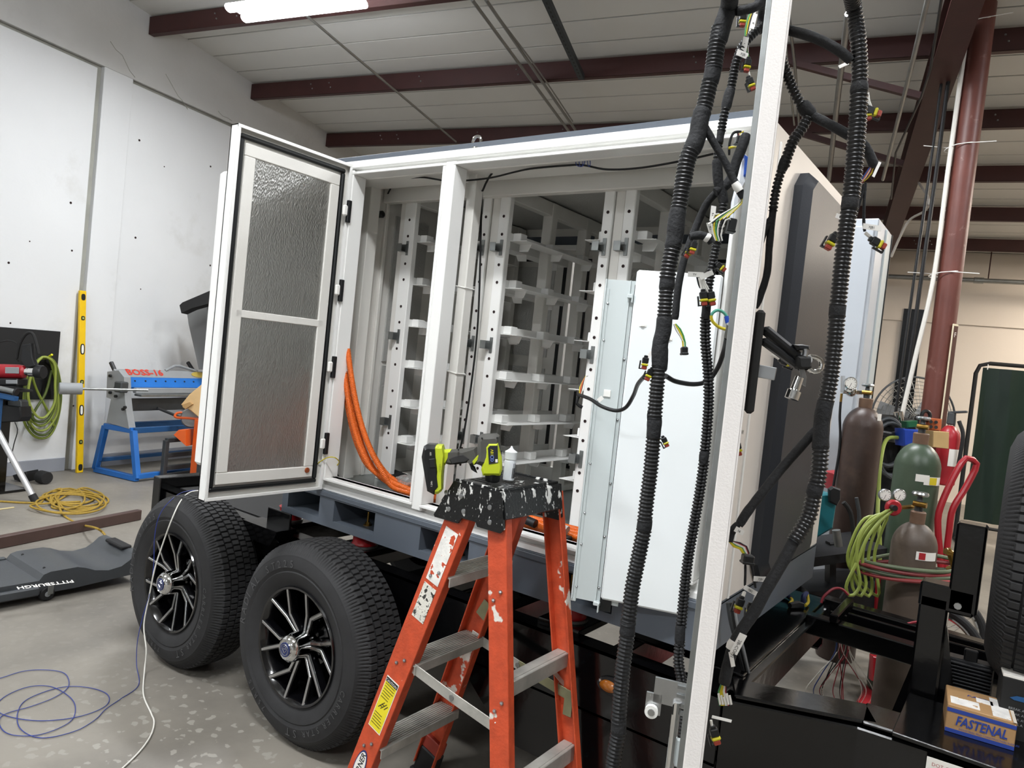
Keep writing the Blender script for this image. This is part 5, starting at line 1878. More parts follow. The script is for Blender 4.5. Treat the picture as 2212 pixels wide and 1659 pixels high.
flag(hr, 1608, 1268, 1636, 1284, d4 + .02, 10, 'FJB2')
flag(hr, 1628, 1250, 1660, 1252, d4 + .02, 11, 'FJB1')
flag(hr, 1632, 1288, 1628, 1305, d4 + .02, 6, None)
connector(hr, 1596, 1308, d4 + .02, 110, 1.15)
connector(hr, 1619, 1318, d4 + .03, 95, .9)
wire(hr, [(1608, 1280, d4 + .03), (1604, 1290, d4 + .02), (1600, 1298, d4 + .02)], 'w', .003)
# plug hanging by the door foot
connector(hr, 1545, 1590, 1.0, 75, 1.1)
wire(hr, [(1536, 1556, 1.0), (1538, 1568, 1.0), (1541, 1580, 1.0)], 'w', .002)
flag(hr, 1538, 1548, 1580, 1558, 1.0, 6, None)
connector(hr, 1700, 783, 1.16, 20, 1.05)
wire(hr, [(1668, 765, 1.16), (1680, 772, 1.16), (1690, 780, 1.16)], 'w', .003)
connector(hr, 1594, 970, 1.02, 80, .9)
flag(hr, 1590, 930, 1606, 934, 1.02, 9, 'AJB1')

# ---------------------------------------------------------------- padlock with keys on the handle
pk = thing('padlock', 'black padlock with chrome shackle and keys hanging on the door handle', 'padlock', U(1735, 780, d=1.0))
dk = (tip - CAM).dot(FWD) - .01
slab(MB(), [(1719, 770), (1748, 770), (1750, 794), (1746, 797), (1722, 797), (1718, 792)], dk, .02, .004).build('lock_body', M_blackm, pk)
MB().tube(spline([U(*p, d=dk) for p in ((1746, 796), (1757, 803), (1770, 800), (1775, 790), (1772, 778), (1762, 772), (1749, 770))], .003), .0034, 10).build('shackle', M_chrome, pk)
MB().tube(spline([U(*p, d=dk - .004) for p in ((1738, 752), (1740, 760), (1738, 770))], .003), .004, 8).build('lock_neck', M_steel, pk)
slab(MB(), [(1712, 745), (1730, 744), (1748, 748), (1748, 756), (1720, 757)], dk, .016, .004).build('lock_cap', M_blackp, pk)
kk = slab(MB(), [(1727, 797), (1738, 797), (1742, 815), (1740, 835), (1734, 832), (1730, 815)], dk, .002, .0005).build('key', M_steel, pk)
kc = U(1720, 832, d=dk)
kx = (U(1716, 845, d=dk) - U(1727, 815, d=dk)).normalized()
MB().lathe([(0, 0), (.006, 0), (.0065, .018), (.0095, .02), (.0095, .032), (.0, .032)], U(1727, 815, d=dk), kx, 20).build('tubular_key', M_chrome, pk)
# ---------------------------------------------------------------- left side of the workshop
M_blue = mat('machine_blue', '#2467b4', .4, var=.06, vs=6)
M_blued = mat('machine_blue_dark', '#1f4d7c', .45)
M_mgrey = mat('machine_grey', '#8d9092', .45, var=.05, vs=6)
M_orange = mat('orange_paint', '#cf5a22', .4, var=.06, vs=6)
M_dsteel = mat('dark_steel', '#4a4d4f', .5, .5, var=.1, vs=10)


def rb(a0, a1, b0, b1, z0, z1, bev=.0): return rbox(MB(), a0, a1, b0, b1, z0, z1, bev)


# black board on the wall
tl_, br_ = U(-40, 703, a=A0 + .012), U(118, 862, a=A0 + .012)
o = rb(A0 + .001, A0 + .02, tl_.dot(RY), U(124, 790, a=A0 + .012).dot(RY), br_.z, U(128, 716, a=A0 + .012).z, .003).build('wall_board', mat('black_board', '#17181a', .6))
tag(o, 'flat black board fixed on the white wall behind the grinder', 'board')

# green air hose coiled on a hook
hs = thing('hose_coil', 'lime green air hose coiled on a hook over the black board', 'hose', RM(A0 + .05, 4.0, .45))
hk = U(104, 772, a=A0 + .05)
MB().tube([hk + RX * -.05, hk, hk + RX * .05 + V((0, 0, .03))], .01, 8).build('hook', M_yellow, hs)
M_hose = [mat('hose_lime', '#74822f', .5), mat('hose_lime_dark', '#4d5a26', .5), mat('hose_lime_pale', '#8b9742', .5)]
loop = [(104, 772), (122, 792), (130, 850), (126, 905), (104, 940), (76, 944), (54, 915), (50, 870), (60, 815), (82, 780)]
rnd = random.Random(3)
for k in range(6):
    sc = 1 - .05 * k
    pts = []
    for (x, y) in loop:
        yy = 772 + (y - 772) * (sc + rnd.uniform(-.02, .02)) + rnd.uniform(-2, 2)
        xx = 92 + (x - 92) * (sc + rnd.uniform(-.08, .05)) + rnd.uniform(-3, 3)
        pts.append(U(xx, yy, a=A0 + .06 + .016 * k))
    MB().tube(spline(pts, .03, True), .011, 8, True).build('hose_turn', M_hose[k % 3], hs)
MB().tube(spline([U(*p, a=A0 + .09) for p in ((66, 800), (78, 840), (104, 890), (116, 920))], .03), .011, 8).build('hose_end', M_hose[0], hs)
MB().tube(spline([U(*p, a=A0 + .09) for p in ((112, 800), (98, 850), (74, 890), (62, 925))], .03), .011, 8).build('hose_end', M_hose[1], hs)

# bench grinder on a pedestal
G = U(20, 1064, z=0)
dg = (G - CAM).dot(FWD)
ps = thing('grinder_pedestal', 'black steel pedestal under the red bench grinder', 'stand', G)
top = U(5, 836, d=dg)
MB().beam((top.x, top.y, .0), (top.x, top.y, top.z - .02), .11, .11, RX, .006).build('pedestal_post', M_black, ps)
MB().box((top.x, top.y, .01), (.34, .34, .02), RMAT, .004).build('pedestal_base', M_black, ps)
MB().box((top.x, top.y, top.z - .015), (.3, .3, .02), RMAT, .004).build('pedestal_top', M_blackp, ps)
bg = thing('bench_grinder', 'red bench grinder with black guard on the pedestal', 'grinder', (top.x, top.y, top.z))
gx = RT
c0, c1 = U(-40, 801, d=dg), U(52, 803, d=dg)
gx = (c1 - c0).normalized()
MB().lathe([(0, 0), (.045, 0), (.058, .012), (.058, .30), (.05, .345), (.03, .36), (0, .36)], c0, gx, 28).build('motor', M_redpaint, bg)
cc = U(26, 800, d=dg - .056)
MB().box(cc, (.11, .004, .05), Matrix((gx, FWD, gx.cross(FWD))).transposed(), .002).build('name_plate', M_mgrey, bg)
MB().lathe([(0, .36), (.03, .36), (.03, .385), (.04, .39), (.04, .45), (.0, .45)], c0, gx, 24).build('polished_collar', M_chrome, bg)
MB().lathe([(0, .44), (.05, .44), (.055, .45), (.055, .49), (.05, .5), (0, .5)], c0, gx, 28).build('wheel_guard', M_blackp, bg)
MB().beam(c0 + gx * .05 + V((0, 0, -.085)), c0 + gx * .34 + V((0, 0, -.085)), .13, .06, ZUP, .01).build('grinder_base', M_blackp, bg)
MB().box(U(25, 825, d=dg - .07), (.09, .006, .03), Matrix((gx, FWD, gx.cross(FWD))).transposed(), .002).build('switch_plate', M_mgrey, bg)
wl_ = slab(MB(), [(52, 745), (70, 742), (74, 775), (80, 790), (60, 795), (50, 780)], dg, .05, .006).build('eye_shield', M_blackp, bg)
MB().cyl(U(62, 753, d=dg - .03), U(62, 753, d=dg + .03), .02, 14).build('shield_knob', M_blackm, bg)
MB().tube(spline([U(*p, d=dg) for p in ((36, 775), (42, 745), (56, 722), (70, 720), (78, 740), (84, 765))], .02), .012, 8).build('lamp_neck', M_blackm, bg)
MB().tube(spline([U(*p, d=dg) for p in ((-5, 740), (20, 736), (38, 745), (36, 775), (40, 780))], .02), .006, 6).build('power_lead', M_blackm, bg)
ch = thing('battery_charger', 'black battery charger hanging off the grinder pedestal', 'charger', U(33, 912, d=dg + .03))
slab(MB(), [(8, 878), (16, 874), (56, 878), (58, 900), (52, 910), (14, 912)], dg + .03, .14, .01).build('charger_body', M_blackp, ch)
slab(MB(), [(24, 866), (50, 863), (54, 868), (54, 878), (24, 880)], dg + .03, .09, .006).build('battery_pack', M_dsteel, ch)
MB().tube(spline([U(*p, d=dg - .1) for p in ((32, 912), (38, 930), (30, 960), (22, 1000))], .03), .004, 6).build('charger_lead', M_blackm, ch)

# roller stand with aluminium leg
rs_ = thing('roller_stand', 'blue roller stand with a splayed aluminium leg at the left edge', 'stand', U(76, 1086, z=0))
dr_ = (U(76, 1086, z=0) - CAM).dot(FWD)
MB().cyl(U(-60, 826, d=dr_), U(32, 846, d=dr_), .02, 16).build('roller', M_galv, rs_)
MB().cyl(U(33, 846, d=dr_), U(37, 847, d=dr_), .028, 16).build('roller_end', M_blackp, rs_)
MB().beam(U(-60, 842, d=dr_ + .02), U(36, 862, d=dr_ + .02), .05, .035, ZUP, .004).build('roller_bracket', M_blued, rs_)
MB().beam(U(-4, 860, d=dr_ + .02), U(-10, 935, d=dr_ + .02), .05, .05, RX, .004).build('stand_post', M_blued, rs_)
MB().tube([U(-14, 915, d=dr_ + .03), U(72, 1074, d=dr_)], .023, 16).build('leg', mat('silver_leg', '#c9cacb', .3, .6), rs_)
MB().tube([U(69, 1069, d=dr_), U(78, 1085, d=dr_)], [.028, .03], 14).build('leg_foot', M_rubber, rs_)

# long yellow level against the wall
lb, lt = U(159, 1018, z=0), U(178, 628, a=A0 + .035)
lb = RM(A0 + .16, lb.dot(RY), 0)
lt = RM(A0 + .035, lt.dot(RY), lt.z)
lv = thing('spirit_level', 'long yellow spirit level leaning upright against the white wall', 'level', lb)
ldv = (lt - lb)
LL_ = ldv.length
ldv.normalize()
MB().beam(lb, lt, .062, .03, RX, .004).build('level_body', mat('level_yellow', '#e0b70e', .4), lv)
nrm = (RX - ldv * RX.dot(ldv)).normalized()
sd_ = nrm.cross(ldv)
for (t, h, w, kind) in ((.965, .03, .02, 0), (.85, .02, .018, 1), (.68, .05, .022, 0), (.5, .02, .018, 1), (.345, .05, .022, 0), (.17, .02, .018, 1), (.03, .03, .02, 0)):
    c = lb + ldv * (LL_ * t) + nrm * .0155
    el = [(math.copysign(abs(math.cos(q)) ** .6, math.cos(q)) * w, math.copysign(abs(math.sin(q)) ** .8, math.sin(q)) * h) for q in [2 * PI * i / 20 for i in range(20)]]
    s0 = MB().prism(el, c, sd_, ldv, nrm * .002).build('level_slot', M_blackm, lv)
    if kind or h > .04:
        MB().prism([(x * .5, y * (.5 if kind else .8)) for x, y in el], c + nrm * .002, sd_, ldv, nrm * .002).build('vial', mat('vial_green', '#9aa55a', .2) if kind else M_label, s0)

# ---------------------------------------------------------------- sheet metal brake
BB = 4.66
brk = thing('sheet_metal_brake', 'grey and blue sheet metal folding brake on a blue stand by the wall', 'brake machine', RM(-5.95, BB, 0))
BL = 1.75


def bz(px, py, b=BB):
    p = U(px, py, b=b)
    return p.dot(RX), p.z


def member(m, q0, q1, w, b, dpt=.05):
    a0, z0 = q0
    a1, z1 = q1
    return m.beam(RM(a0, b, z0), RM(a1, b, z1), dpt, w, RY.cross((RM(a1, b, z1) - RM(a0, b, z0)).normalized()), .003)


c_bl, c_br, c_tl, c_tr = bz(206, 1018), bz(296, 1036), bz(228, 920), bz(288, 930)
c_bl, c_br = (c_bl[0], .03), (c_br[0], .03)
for b in (BB, BB + BL - .2):
    m = MB()
    for q0, q1 in ((c_bl, c_tl), (c_tl, c_tr), (c_tr, c_br), (c_br, c_bl)):
        m.v += []
        member(m, q0, q1, .05, b)
    m.build('stand_leg', M_blue, brk)
for (q, w) in ((c_tl, .05), (c_tr, .05), ((c_bl[0] * .8 + c_tl[0] * .2, .12), .035), ((c_br[0], .05), .045)):
    MB().beam(RM(q[0], BB, q[1]), RM(q[0], BB + BL - .2, q[1]), .05, w, ZUP, .003).build('stand_rail', M_blued if q[1] > .1 else M_blue, brk)
# castings at both ends
pl0 = [bz(*p) for p in ((236, 912), (285, 926), (279, 890), (276, 862), (274, 815), (262, 800), (238, 803), (236, 858), (246, 862))]
for b in (BB + .0, BB + BL - .22):
    o = RM(0, b - .03, 0)
    MB().prism(pl0, o, RX, ZUP, RY * .07).build('end_casting', M_mgrey, brk)
# folding beam: grey clamp plate, blue apron, grey bed
s0 = bz(250, 797)
s1 = (s0[0] + .06, bz(265, 815)[1])
s2 = (s1[0] - .01, bz(265, 813)[1])
s3 = (s2[0] + .09, bz(280, 838)[1])
m = MB()
nn_ = V((s1[1] - s0[1], 0, -(s1[0] - s0[0])))
m.prism([s0, s1, (s1[0] - .01, s1[1] - .02), (s0[0] - .01, s0[1] - .02)], RM(0, BB - .02, 0), RX, ZUP, RY * BL)
cl_ = m.build('clamp_plate', M_mgrey, brk)
ap = MB().prism([s2, s3, (s3[0] - .012, s3[1] - .02), (s2[0] - .012, s2[1] - .02)], RM(0, BB + .06, 0), RX, ZUP, RY * (BL - .1)).build('blue_apron', M_blue, brk)
for k in range(14):
    t_ = .45
    c = RM(s2[0] + (s3[0] - s2[0]) * t_ + .004, BB + .14 + k * .115, s2[1] + (s3[1] - s2[1]) * t_ + .002)
    MB().ball(c, .009, 8).build('apron_bolt', M_ink, ap)
MB().beam(RM(s3[0] + .01, BB + .1, s3[1] - .03), RM(s3[0] + .01, BB + BL, s3[1] - .03), .05, .05, ZUP, .004).build('bed', M_mgrey, brk)
MB().beam(RM(s3[0] + .06, BB + .1, s3[1] - .07), RM(s3[0] + .06, BB + BL, s3[1] - .07), .1, .02, ZUP, .003).build('folding_leaf', M_galv, brk)
MB().beam(RM(s3[0] - .03, BB + .1, s3[1] - .17), RM(s3[0] - .03, BB + BL - .1, s3[1] - .17), .03, .12, ZUP, .003).build('lower_beam', M_dsteel, brk)
MB().tube([RM(s3[0] + .03, BB + .35, s3[1] - .2), RM(s3[0] + .05, BB + .62, s3[1] - .30), RM(s3[0] + .05, BB + .75, s3[1] - .30), RM(s3[0] + .03, BB + 1.0, s3[1] - .2)], .014, 8).build('truss_rod', M_dsteel, brk)
MB().tube([RM(s0[0], BB + .55, s0[1] + .0), RM(s0[0], BB + .66, s0[1] + .05), RM(s0[0], BB + .72, s0[1] + .05), RM(s0[0], BB + .95, s0[1] - .0)], .014, 8).build('upper_truss', M_mgrey, brk)
ux = RY
uy = (RM(s0[0], 0, s0[1]) - RM(s1[0], 0, s1[1])).normalized()
nrm = ux.cross(uy)
text_mesh('BOSS-16', .095, RM(s1[0], BB + .09, s1[1]) + uy * .025 + nrm * .002, ux, uy, .001, xs=1.2, bold=.03).build('maker_name', mat('sign_red', '#c23a2c', .5), brk)
MB().prism([(math.cos(q) * .1, math.sin(q) * .035) for q in [2 * PI * i / 20 for i in range(20)]], RM((s0[0] + s1[0]) / 2, BB + .95, (s0[1] + s1[1]) / 2) + nrm * .002, ux, uy, nrm * .002).build('maker_badge', mat('badge_gold', '#b9a24e', .4), brk)
# counterweight and handles
q0, q1 = U(140, 839, b=BB - .3), U(178, 840, b=BB - .25)
q1 = RM(-5.55, BB - .12, U(178, 840, b=BB - .12).z)
q1 = U(178, 840, d=6.1)
q0 = U(137, 839, b=BB - .42)
MB().tube([q1, U(320, 843, d=6.4)], .011, 10).build('weight_rod', M_galv, brk)
ax_ = (q1 - U(320, 843, d=6.4)).normalized()
MB().lathe([(0, 0), (.045, 0), (.05, .006), (.05, .165), (.045, .17), (0, .17)], q1, ax_, 24).build('counterweight', M_mgrey, brk)
for (p0_, p1_, b) in (((240, 783), (262, 832), BB), ((406, 783), (438, 832), BB + 1.1)):
    h0, h1 = U(*p0_, b=b), U(*p1_, b=b)
    k = MB().tube([h0, h1], .012, 8).build('clamp_handle', M_mgrey, brk)
    MB().tube([h0, h0.lerp(h1, .4)], .02, 10).build('handle_grip', M_blackp, k)
MB().box(U(262, 836, b=BB - .08), (.1, .08, .1), RMAT, .01).build('clamp_block', M_dsteel, brk)
for (px, py) in ((240, 812), (240, 848), (252, 838), (252, 856), (268, 884), (272, 880)):
    q = U(px, py, b=BB - .05)
    MB().lathe([(0, 0), (.014, 0), (.014, .02), (0, .02)], q, -RY, 8).build('casting_bolt', M_blackp, brk)

# low dark steel rack beyond the blue stand
rk = thing('steel_rack', 'low dark steel rack on the floor beside the blue brake stand', 'rack', U(345, 1035, z=0))
r0 = U(342, 1035, z=0)
ra, rbb = r0.dot(RX) + .06, r0.dot(RY)
zt_ = U(343, 948, b=rbb).z
for (a, b) in ((ra, rbb), (ra, rbb + .75), (ra + .35, rbb + .1), (ra + .35, rbb + .75)):
    rbox(MB(), a - .022, a + .022, b - .022, b + .022, 0, zt_, .003).build('rack_leg', M_dsteel, rk)
for z in (zt_, zt_ * .62, zt_ * .3, .04):
    rbox(MB(), ra - .022, ra + .022, rbb, rbb + .78, z - .02, z + .02, .003).build('rack_rail', M_dsteel, rk)
    if z > .3 or z < .1: rbox(MB(), ra - .02, ra + .37, rbb + .72, rbb + .77, z - .02, z + .02, .003).build('rack_end', M_dsteel, rk)

# orange machine stand with a paper bag on it
og = U(425, 1042, z=0)
ob, oa = og.dot(RY), og.dot(RX)
om = thing('orange_machine', 'orange steel machine stand with tube loop handle behind the tyres', 'machine', RM(oa, ob, 0))
do = (og - CAM).dot(FWD)
zt_ = U(428, 905, d=do).z
rbox(MB(), oa - .06, oa + .1, ob - .04, ob + .06, 0, zt_, .005).build('column', M_orange, om)
rbox(MB(), oa - .12, oa + .2, ob - .03, ob + .25, 0, .05, .005).build('foot_plate', M_orange, om)
slab(MB(), [(385, 938), (396, 927), (412, 927), (412, 962)], do, .2, .006).build('chute', M_orange, om)
slab(MB(), [(436, 960), (452, 950), (452, 1030), (436, 1035)], do + .1, .14, .006).build('side_plate', M_orange, om)
MB().tube(spline([U(*p, d=do + q) for p, q in (((440, 906), 0), (400, 905) and ((405, 903), 0), ((382, 902), .02), ((378, 897), .08), ((388, 891), .14), ((412, 896), .16))], .02), .012, 8).build('loop_handle', M_orange, om)
MB().lathe([(0, -.03), (.09, -.03), (.1, -.02), (.1, .02), (.09, .03), (0, .03)], U(414, 902, d=do + .15), (U(414, 902, d=1) - CAM).normalized(), 28).build('steel_drum', M_steel, om)
pbm = mat('kraft_paper', '#c9a878', .7, var=.06, vs=10, bump=.2, bs=12)
pbg = thing('paper_bag', 'crumpled tan paper bag lying on the orange machine', 'bag', U(425, 890, d=do))
slab(MB(), [(394, 874), (412, 852), (440, 829), (452, 840), (452, 862), (446, 882), (437, 905), (415, 887)], do - .02, .07, .008).build('bag_body', pbm, pbg)
slab(MB(), [(394, 874), (412, 868), (418, 873), (402, 884), (396, 880)], do - .06, .03, .004).build('bag_fold', mat('kraft_paper_dark', '#a98657', .7), pbg)

# dark ventilation hood panel on the wall
dv = 7.3
vh = thing('black_hood', 'black bent sheet hood with grey sides on the wall behind the open door', 'hood', U(450, 800, d=dv))
slab(MB(), [(394, 661), (400, 655), (520, 604), (520, 640), (420, 668), (398, 678)], dv, .14, .005).build('hood_top', M_blackm, vh)
slab(MB(), [(404, 672), (470, 650), (520, 640), (520, 800), (430, 798), (408, 700)], dv + .25, .02, .003).build('hood_side', mat('hood_grey', '#6d6e6d', .5), vh)
slab(MB(), [(452, 656), (462, 652), (458, 800), (448, 800)], dv + .1, .1, .003).build('hood_post', mat('hood_post_grey', '#7b7d7c', .4, .5), vh)

# ---------------------------------------------------------------- floor clutter on the left
M_ycord = mat('yellow_cord', '#9b7f2f', .6, var=.15, vs=60)
rnd = random.Random(11)
pts = [U(-60, 1080, z=.008), U(0, 1083, z=.008), U(50, 1086, z=.008), U(84, 1086, z=.008)]
for k in range(9):
    cx_, cy_, rx_, ry_ = 165 + rnd.uniform(-25, 25), 1080 + rnd.uniform(-8, 8), rnd.uniform(35, 75), rnd.uniform(12, 24)
    ph = rnd.uniform(0, 6)
    for j in range(9):
        t = ph + j * 2 * PI / 9
        pts.append(U(cx_ + math.cos(t) * rx_, cy_ + math.sin(t) * ry_, z=.008 + .006 * (k % 4)))
pts += [U(128, 1095, z=.02), U(140, 1115, z=.008), U(170, 1132, z=.008), U(205, 1140, z=.09), U(222, 1150, z=.06), U(240, 1172, z=.008), U(275, 1184, z=.008)]
tag(MB().tube(spline(pts, .02), .0075, 7).build('extension_cord', M_ycord), 'tangled yellow extension cord heaped on the floor', 'cord')
s0_, s1_ = U(-80, 1200, z=.0), U(300, 1122, z=.0)
tag(MB().beam(s0_ + V((0, 0, .038)), s1_ + V((0, 0, .038)), .05, .074, ZUP, .004).build('steel_tube', mat('brown_primer_tube', '#4a3833', .5, var=.12, vs=8)), 'long brown primed steel tube lying across the floor', 'steel tube')
for (p, q, lb_) in (((-30, 1159), (52, 1160), 'thin pale yellow strip on the floor behind the brown tube'), ((-30, 1086 + 18), (30, 1096), 'pale yellow line strip on the floor left of the cord heap')):
    tag(MB().beam(U(*p, z=.004), U(*q, z=.004), .02, .006, ZUP, .001).build('wood_strip', mat('pale_strip', '#c7b88a', .6)), lb_, 'strip')
blk = tag(MB().lathe([(0, 0), (.05, 0), (.055, .01), (.055, .09), (.05, .1), (0, .1)], U(94, 1031, z=.055) + RX * -.05, RX, 20).build('caster_wheel', M_rubber), 'loose black rubber wheel on the floor by the wall', 'wheel')
tag(slab(MB(), [(40, 1024), (70, 1016), (72, 1022), (66, 1040), (44, 1034)], (U(55, 1038, z=0) - CAM).dot(FWD), .16, .006).build('black_case', M_blackp), 'small black case on the floor beside the loose wheel', 'case')

# mechanic's creeper
M_creep = mat('graphite_plastic', '#3e4144', .42, var=.05, vs=10, bump=.05, bs=120)
cr = thing('mechanic_creeper', 'grey plastic mechanic creeper on casters lying on the floor left of the tyres', 'creeper', (-4.2, 1.55, 0))
prof = [(.75, .045), (.75, .115), (1.58, .112), (1.60, .14), (1.63, .15), (1.76, .152), (1.80, .14), (1.85, .118), (1.92, .105), (1.99, .115), (2.03, .14), (2.06, .168), (2.08, .175), (2.10, .175), (2.10, .06), (1.75, .04)]
body = MB().prism(prof, (-4.42, 0, 0), (0, 1, 0), (0, 0, 1), (.44, 0, 0)).build('creeper_body', M_creep, cr)
MB().bb(-3.985, -3.955, .75, 1.58, .04, .088, .008).build('side_tray', M_creep, cr)
MB().bb(-4.44, -4.41, .75, 1.58, .09, .125, .006).build('side_rail', M_creep, cr)
MB().bb(-4.36, -4.04, .8, 1.42, .1135, .1195, .004).build('back_pad', mat('graphite_pad', '#36393c', .5), cr)
MB().bb(-4.3, -4.1, 2.04, 2.10, .17, .19, .006).build('head_pad', M_rubber, cr)
tx0, tx1 = U(157, 1253, z=.121), U(36, 1268, z=.121)
txd = (tx1 - tx0).normalized()
tm = text_mesh('PITTSBURGH', .06, (0, 0, 0), (1, 0, 0), (0, 1, 0), 0)
tw_ = max(p.x for p in tm.v)
tm = text_mesh('PITTSBURGH', .06, tx0, txd, ZUP.cross(txd), .001, xs=(tx1 - tx0).length / tw_, bold=.02)
tm.build('creeper_name', M_label, cr)
MB().bb(-4.03, -4.0, .85, 1.0, .1195, .1205).build('name_bar', M_label, cr)
for (x, y) in ((-3.985, 1.62), (-4.4, 1.62), (-3.985, .85), (-4.4, .85)):
    cs = MB().lathe([(0, -.014), (.032, -.014), (.036, -.01), (.036, .01), (.032, .014), (0, .014)], (x, y, .037), (1, .1, 0), 24).build('caster', M_rubber, cr)
    MB().lathe([(0, -.017), (.012, -.017), (.014, .017), (0, .017)], (x, y, .037), (1, .1, 0), 14).build('caster_hub', M_mgrey, cs)
    MB().box((x + .02, y + .012, .06), (.004, .028, .05), None, .002).build('caster_fork', M_galv, cs)
for (x, y) in ((-4.06, 1.63), (-4.34, 1.63), (-4.06, 1.86), (-4.34, 1.86)): MB().ball((x, y, .15 if y < 1.7 else .103), .007, 8).build('creeper_screw', M_ink, cr)

# thin blue wire on the floor and hanging over the rear tyre, white cord beside it
M_bw = mat('blue_wire', '#2a3a86', .45)
M_wc = mat('white_cord', '#dad8d0', .5)
yv = wy - .03
b1 = [U(515, 1112, y=1.95), U(480, 1088, y=1.9), U(440, 1062, y=1.86), U(400, 1062, y=1.8), U(372, 1078, y=1.69), U(345, 1112, y=yv), U(334, 1160, y=yv - .01), U(332, 1220, y=yv - .01), U(324, 1280, y=yv - .02), U(309, 1330, y=yv - .03), U(297, 1385, y=yv - .05), U(295, 1435, z=.02), U(299, 1480, z=.004)]
lp_ = [(260, 1510), (228, 1532), (205, 1555), (160, 1580), (90, 1594), (45, 1575), (38, 1540), (60, 1510), (130, 1485), (190, 1485), (232, 1500), (228, 1525), (170, 1548), (90, 1557), (20, 1548), (-8, 1530), (10, 1505), (60, 1484), (110, 1483), (150, 1505), (163, 1530), (150, 1560), (90, 1586), (30, 1588), (2, 1572), (6, 1545), (70, 1525), (120, 1505), (148, 1482), (140, 1455), (100, 1447), (50, 1450), (0, 1465), (-40, 1475)]
b1 += [U(x, y, z=.004) for x, y in lp_]
tag(MB().tube(spline(b1, .012), .0016, 6).build('loose_wire', M_bw), 'thin blue wire draped over the rear tyre and looped on the floor', 'wire')
w1_ = [U(520, 1122, y=1.95), U(490, 1095, y=1.9), U(450, 1064, y=1.86), U(415, 1062, y=1.8), U(392, 1080, y=1.70), U(372, 1120, y=yv), U(350, 1180, y=yv - .01), U(334, 1230, y=yv - .02), U(322, 1290, y=yv - .02), U(311, 1350, y=yv - .03), U(316, 1405, y=yv - .04), U(312, 1450, z=.012), U(310, 1500, z=.005), U(326, 1540, z=.005), U(333, 1560, z=.005), U(325, 1590, z=.005), U(300, 1625, z=.005), U(262, 1662, z=.005), U(220, 1700, z=.005)]
tag(MB().tube(spline(w1_, .015), .003, 8).build('power_cord', M_wc), 'white cord hanging over the rear tyre and trailing across the floor', 'cord')
lp_ = []
rnd = random.Random(5)
for k in range(4):
    for j in range(8):
        t = j * PI / 4 + k * .3
        lp_.append(U(228 + math.cos(t) * (38 + rnd.uniform(-10, 8)), 1190 + math.sin(t) * (17 + rnd.uniform(-5, 4)), z=.004 + .002 * k))
lp_ = [U(282, 1196, z=.006)] + lp_ + [U(190, 1218, z=.004), U(170, 1225, z=.004)]
tag(MB().tube(spline(lp_, .012), .002, 6).build('loose_wire', M_bw), 'small coil of thin blue wire on the floor behind the creeper', 'wire')
# ---------------------------------------------------------------- cables inside the cabinet
M_oc = mat('orange_conduit', '#d5641e', .42, var=.05, vs=30)
base = [(742, 752, 2.045), (745, 800, 2.045), (752, 860, 2.05), (764, 920, 2.055), (780, 970, 2.06), (803, 1012, 2.08), (840, 1040, 2.11), (880, 1058, 2.13), (925, 1070, 2.14), (990, 1085, 2.14), (1080, 1110, 2.14), (1170, 1135, 2.13), (1262, 1162, 2.11)]
zf = .889
for k in range(5):
    off = ((0, 0, 0), (5, 4, .012), (-4, -3, .02), (11, -5, .03), (15, 4, .0))[k]
    pts = []
    for i, (x, y, yy) in enumerate(base):
        f = min(1, i / 4)
        w = .6 + .9 * f
        p = U(x + off[0] * w * (1 if i < 6 else .3), y + off[1] * w * (1 if i < 6 else 1.2) + (3 * math.sin(i * 1.7 + k) if i > 5 else 0), y=yy + off[2])
        p.z = max(p.z, zf + .0135 + (.012 if k in (2, 3) and i > 6 else 0))
        pts.append(p)
    o = corrugated(MB(), pts, .0125, .006, .0016, 10).build('orange_cable', M_oc, ang=60)
    tag(o, 'ribbed orange cable coming out of the left post and running along the cabinet sill', 'cable', 'orange cables along the cabinet sill')
q = U(1210, 1141, y=2.10)
o = tag(MB().cyl(q + V((-.03, 0, .008)), q + V((.03, 0, -.002)), .0155, 16).build('cable_sleeve', mat('grey_sleeve', '#b9bab6', .4)), 'grey sleeve with printed mark on the orange cables near the hinge plate', 'sleeve')
q = U(1143, 1127, y=2.10)
o = tag(MB().cyl(q + V((-.028, 0, .006)), q + V((.028, 0, -.002)), .0155, 16).build('cable_sleeve', M_blackp), 'black sleeve on the orange cables seen between the ladder rails', 'sleeve')
q = U(1216, 1162, y=2.08)
o = thing('cable_clip', 'black and white cable connector on the cabinet sill by the hinge plate', 'connector', q)
MB().box(q, (.06, .03, .022), None, .004).build('clip_body', M_blackp, o)
MB().tube([q + V((-.02 + .0, -.016, 0)) + V((math.cos(t) * .012, 0, math.sin(t) * .012)) for t in [2 * PI * i / 14 for i in range(14)]], .003, 6, True).build('clip_ring', M_whitep, o)
q = U(880, 1042, y=2.17)
bgm = mat('clear_plastic_film', '#d9d6d2', .18, trans=.75, ior=1.2)
m = MB()
rnd = random.Random(2)
m.ball((0, 0, 0), 1, 20)
vs_ = []
for p in m.v:
    f = 1 + rnd.uniform(-.16, .16)
    vs_.append(V((q.x + p.x * .06 * f, q.y + p.y * .045 * f, .886 + .042 + p.z * .042 * f)))
o = MB().add(vs_, m.f).build('plastic_bag', bgm, smooth=False)
tag(o, 'small clear plastic bag of parts on the cabinet floor by the orange cables', 'bag')
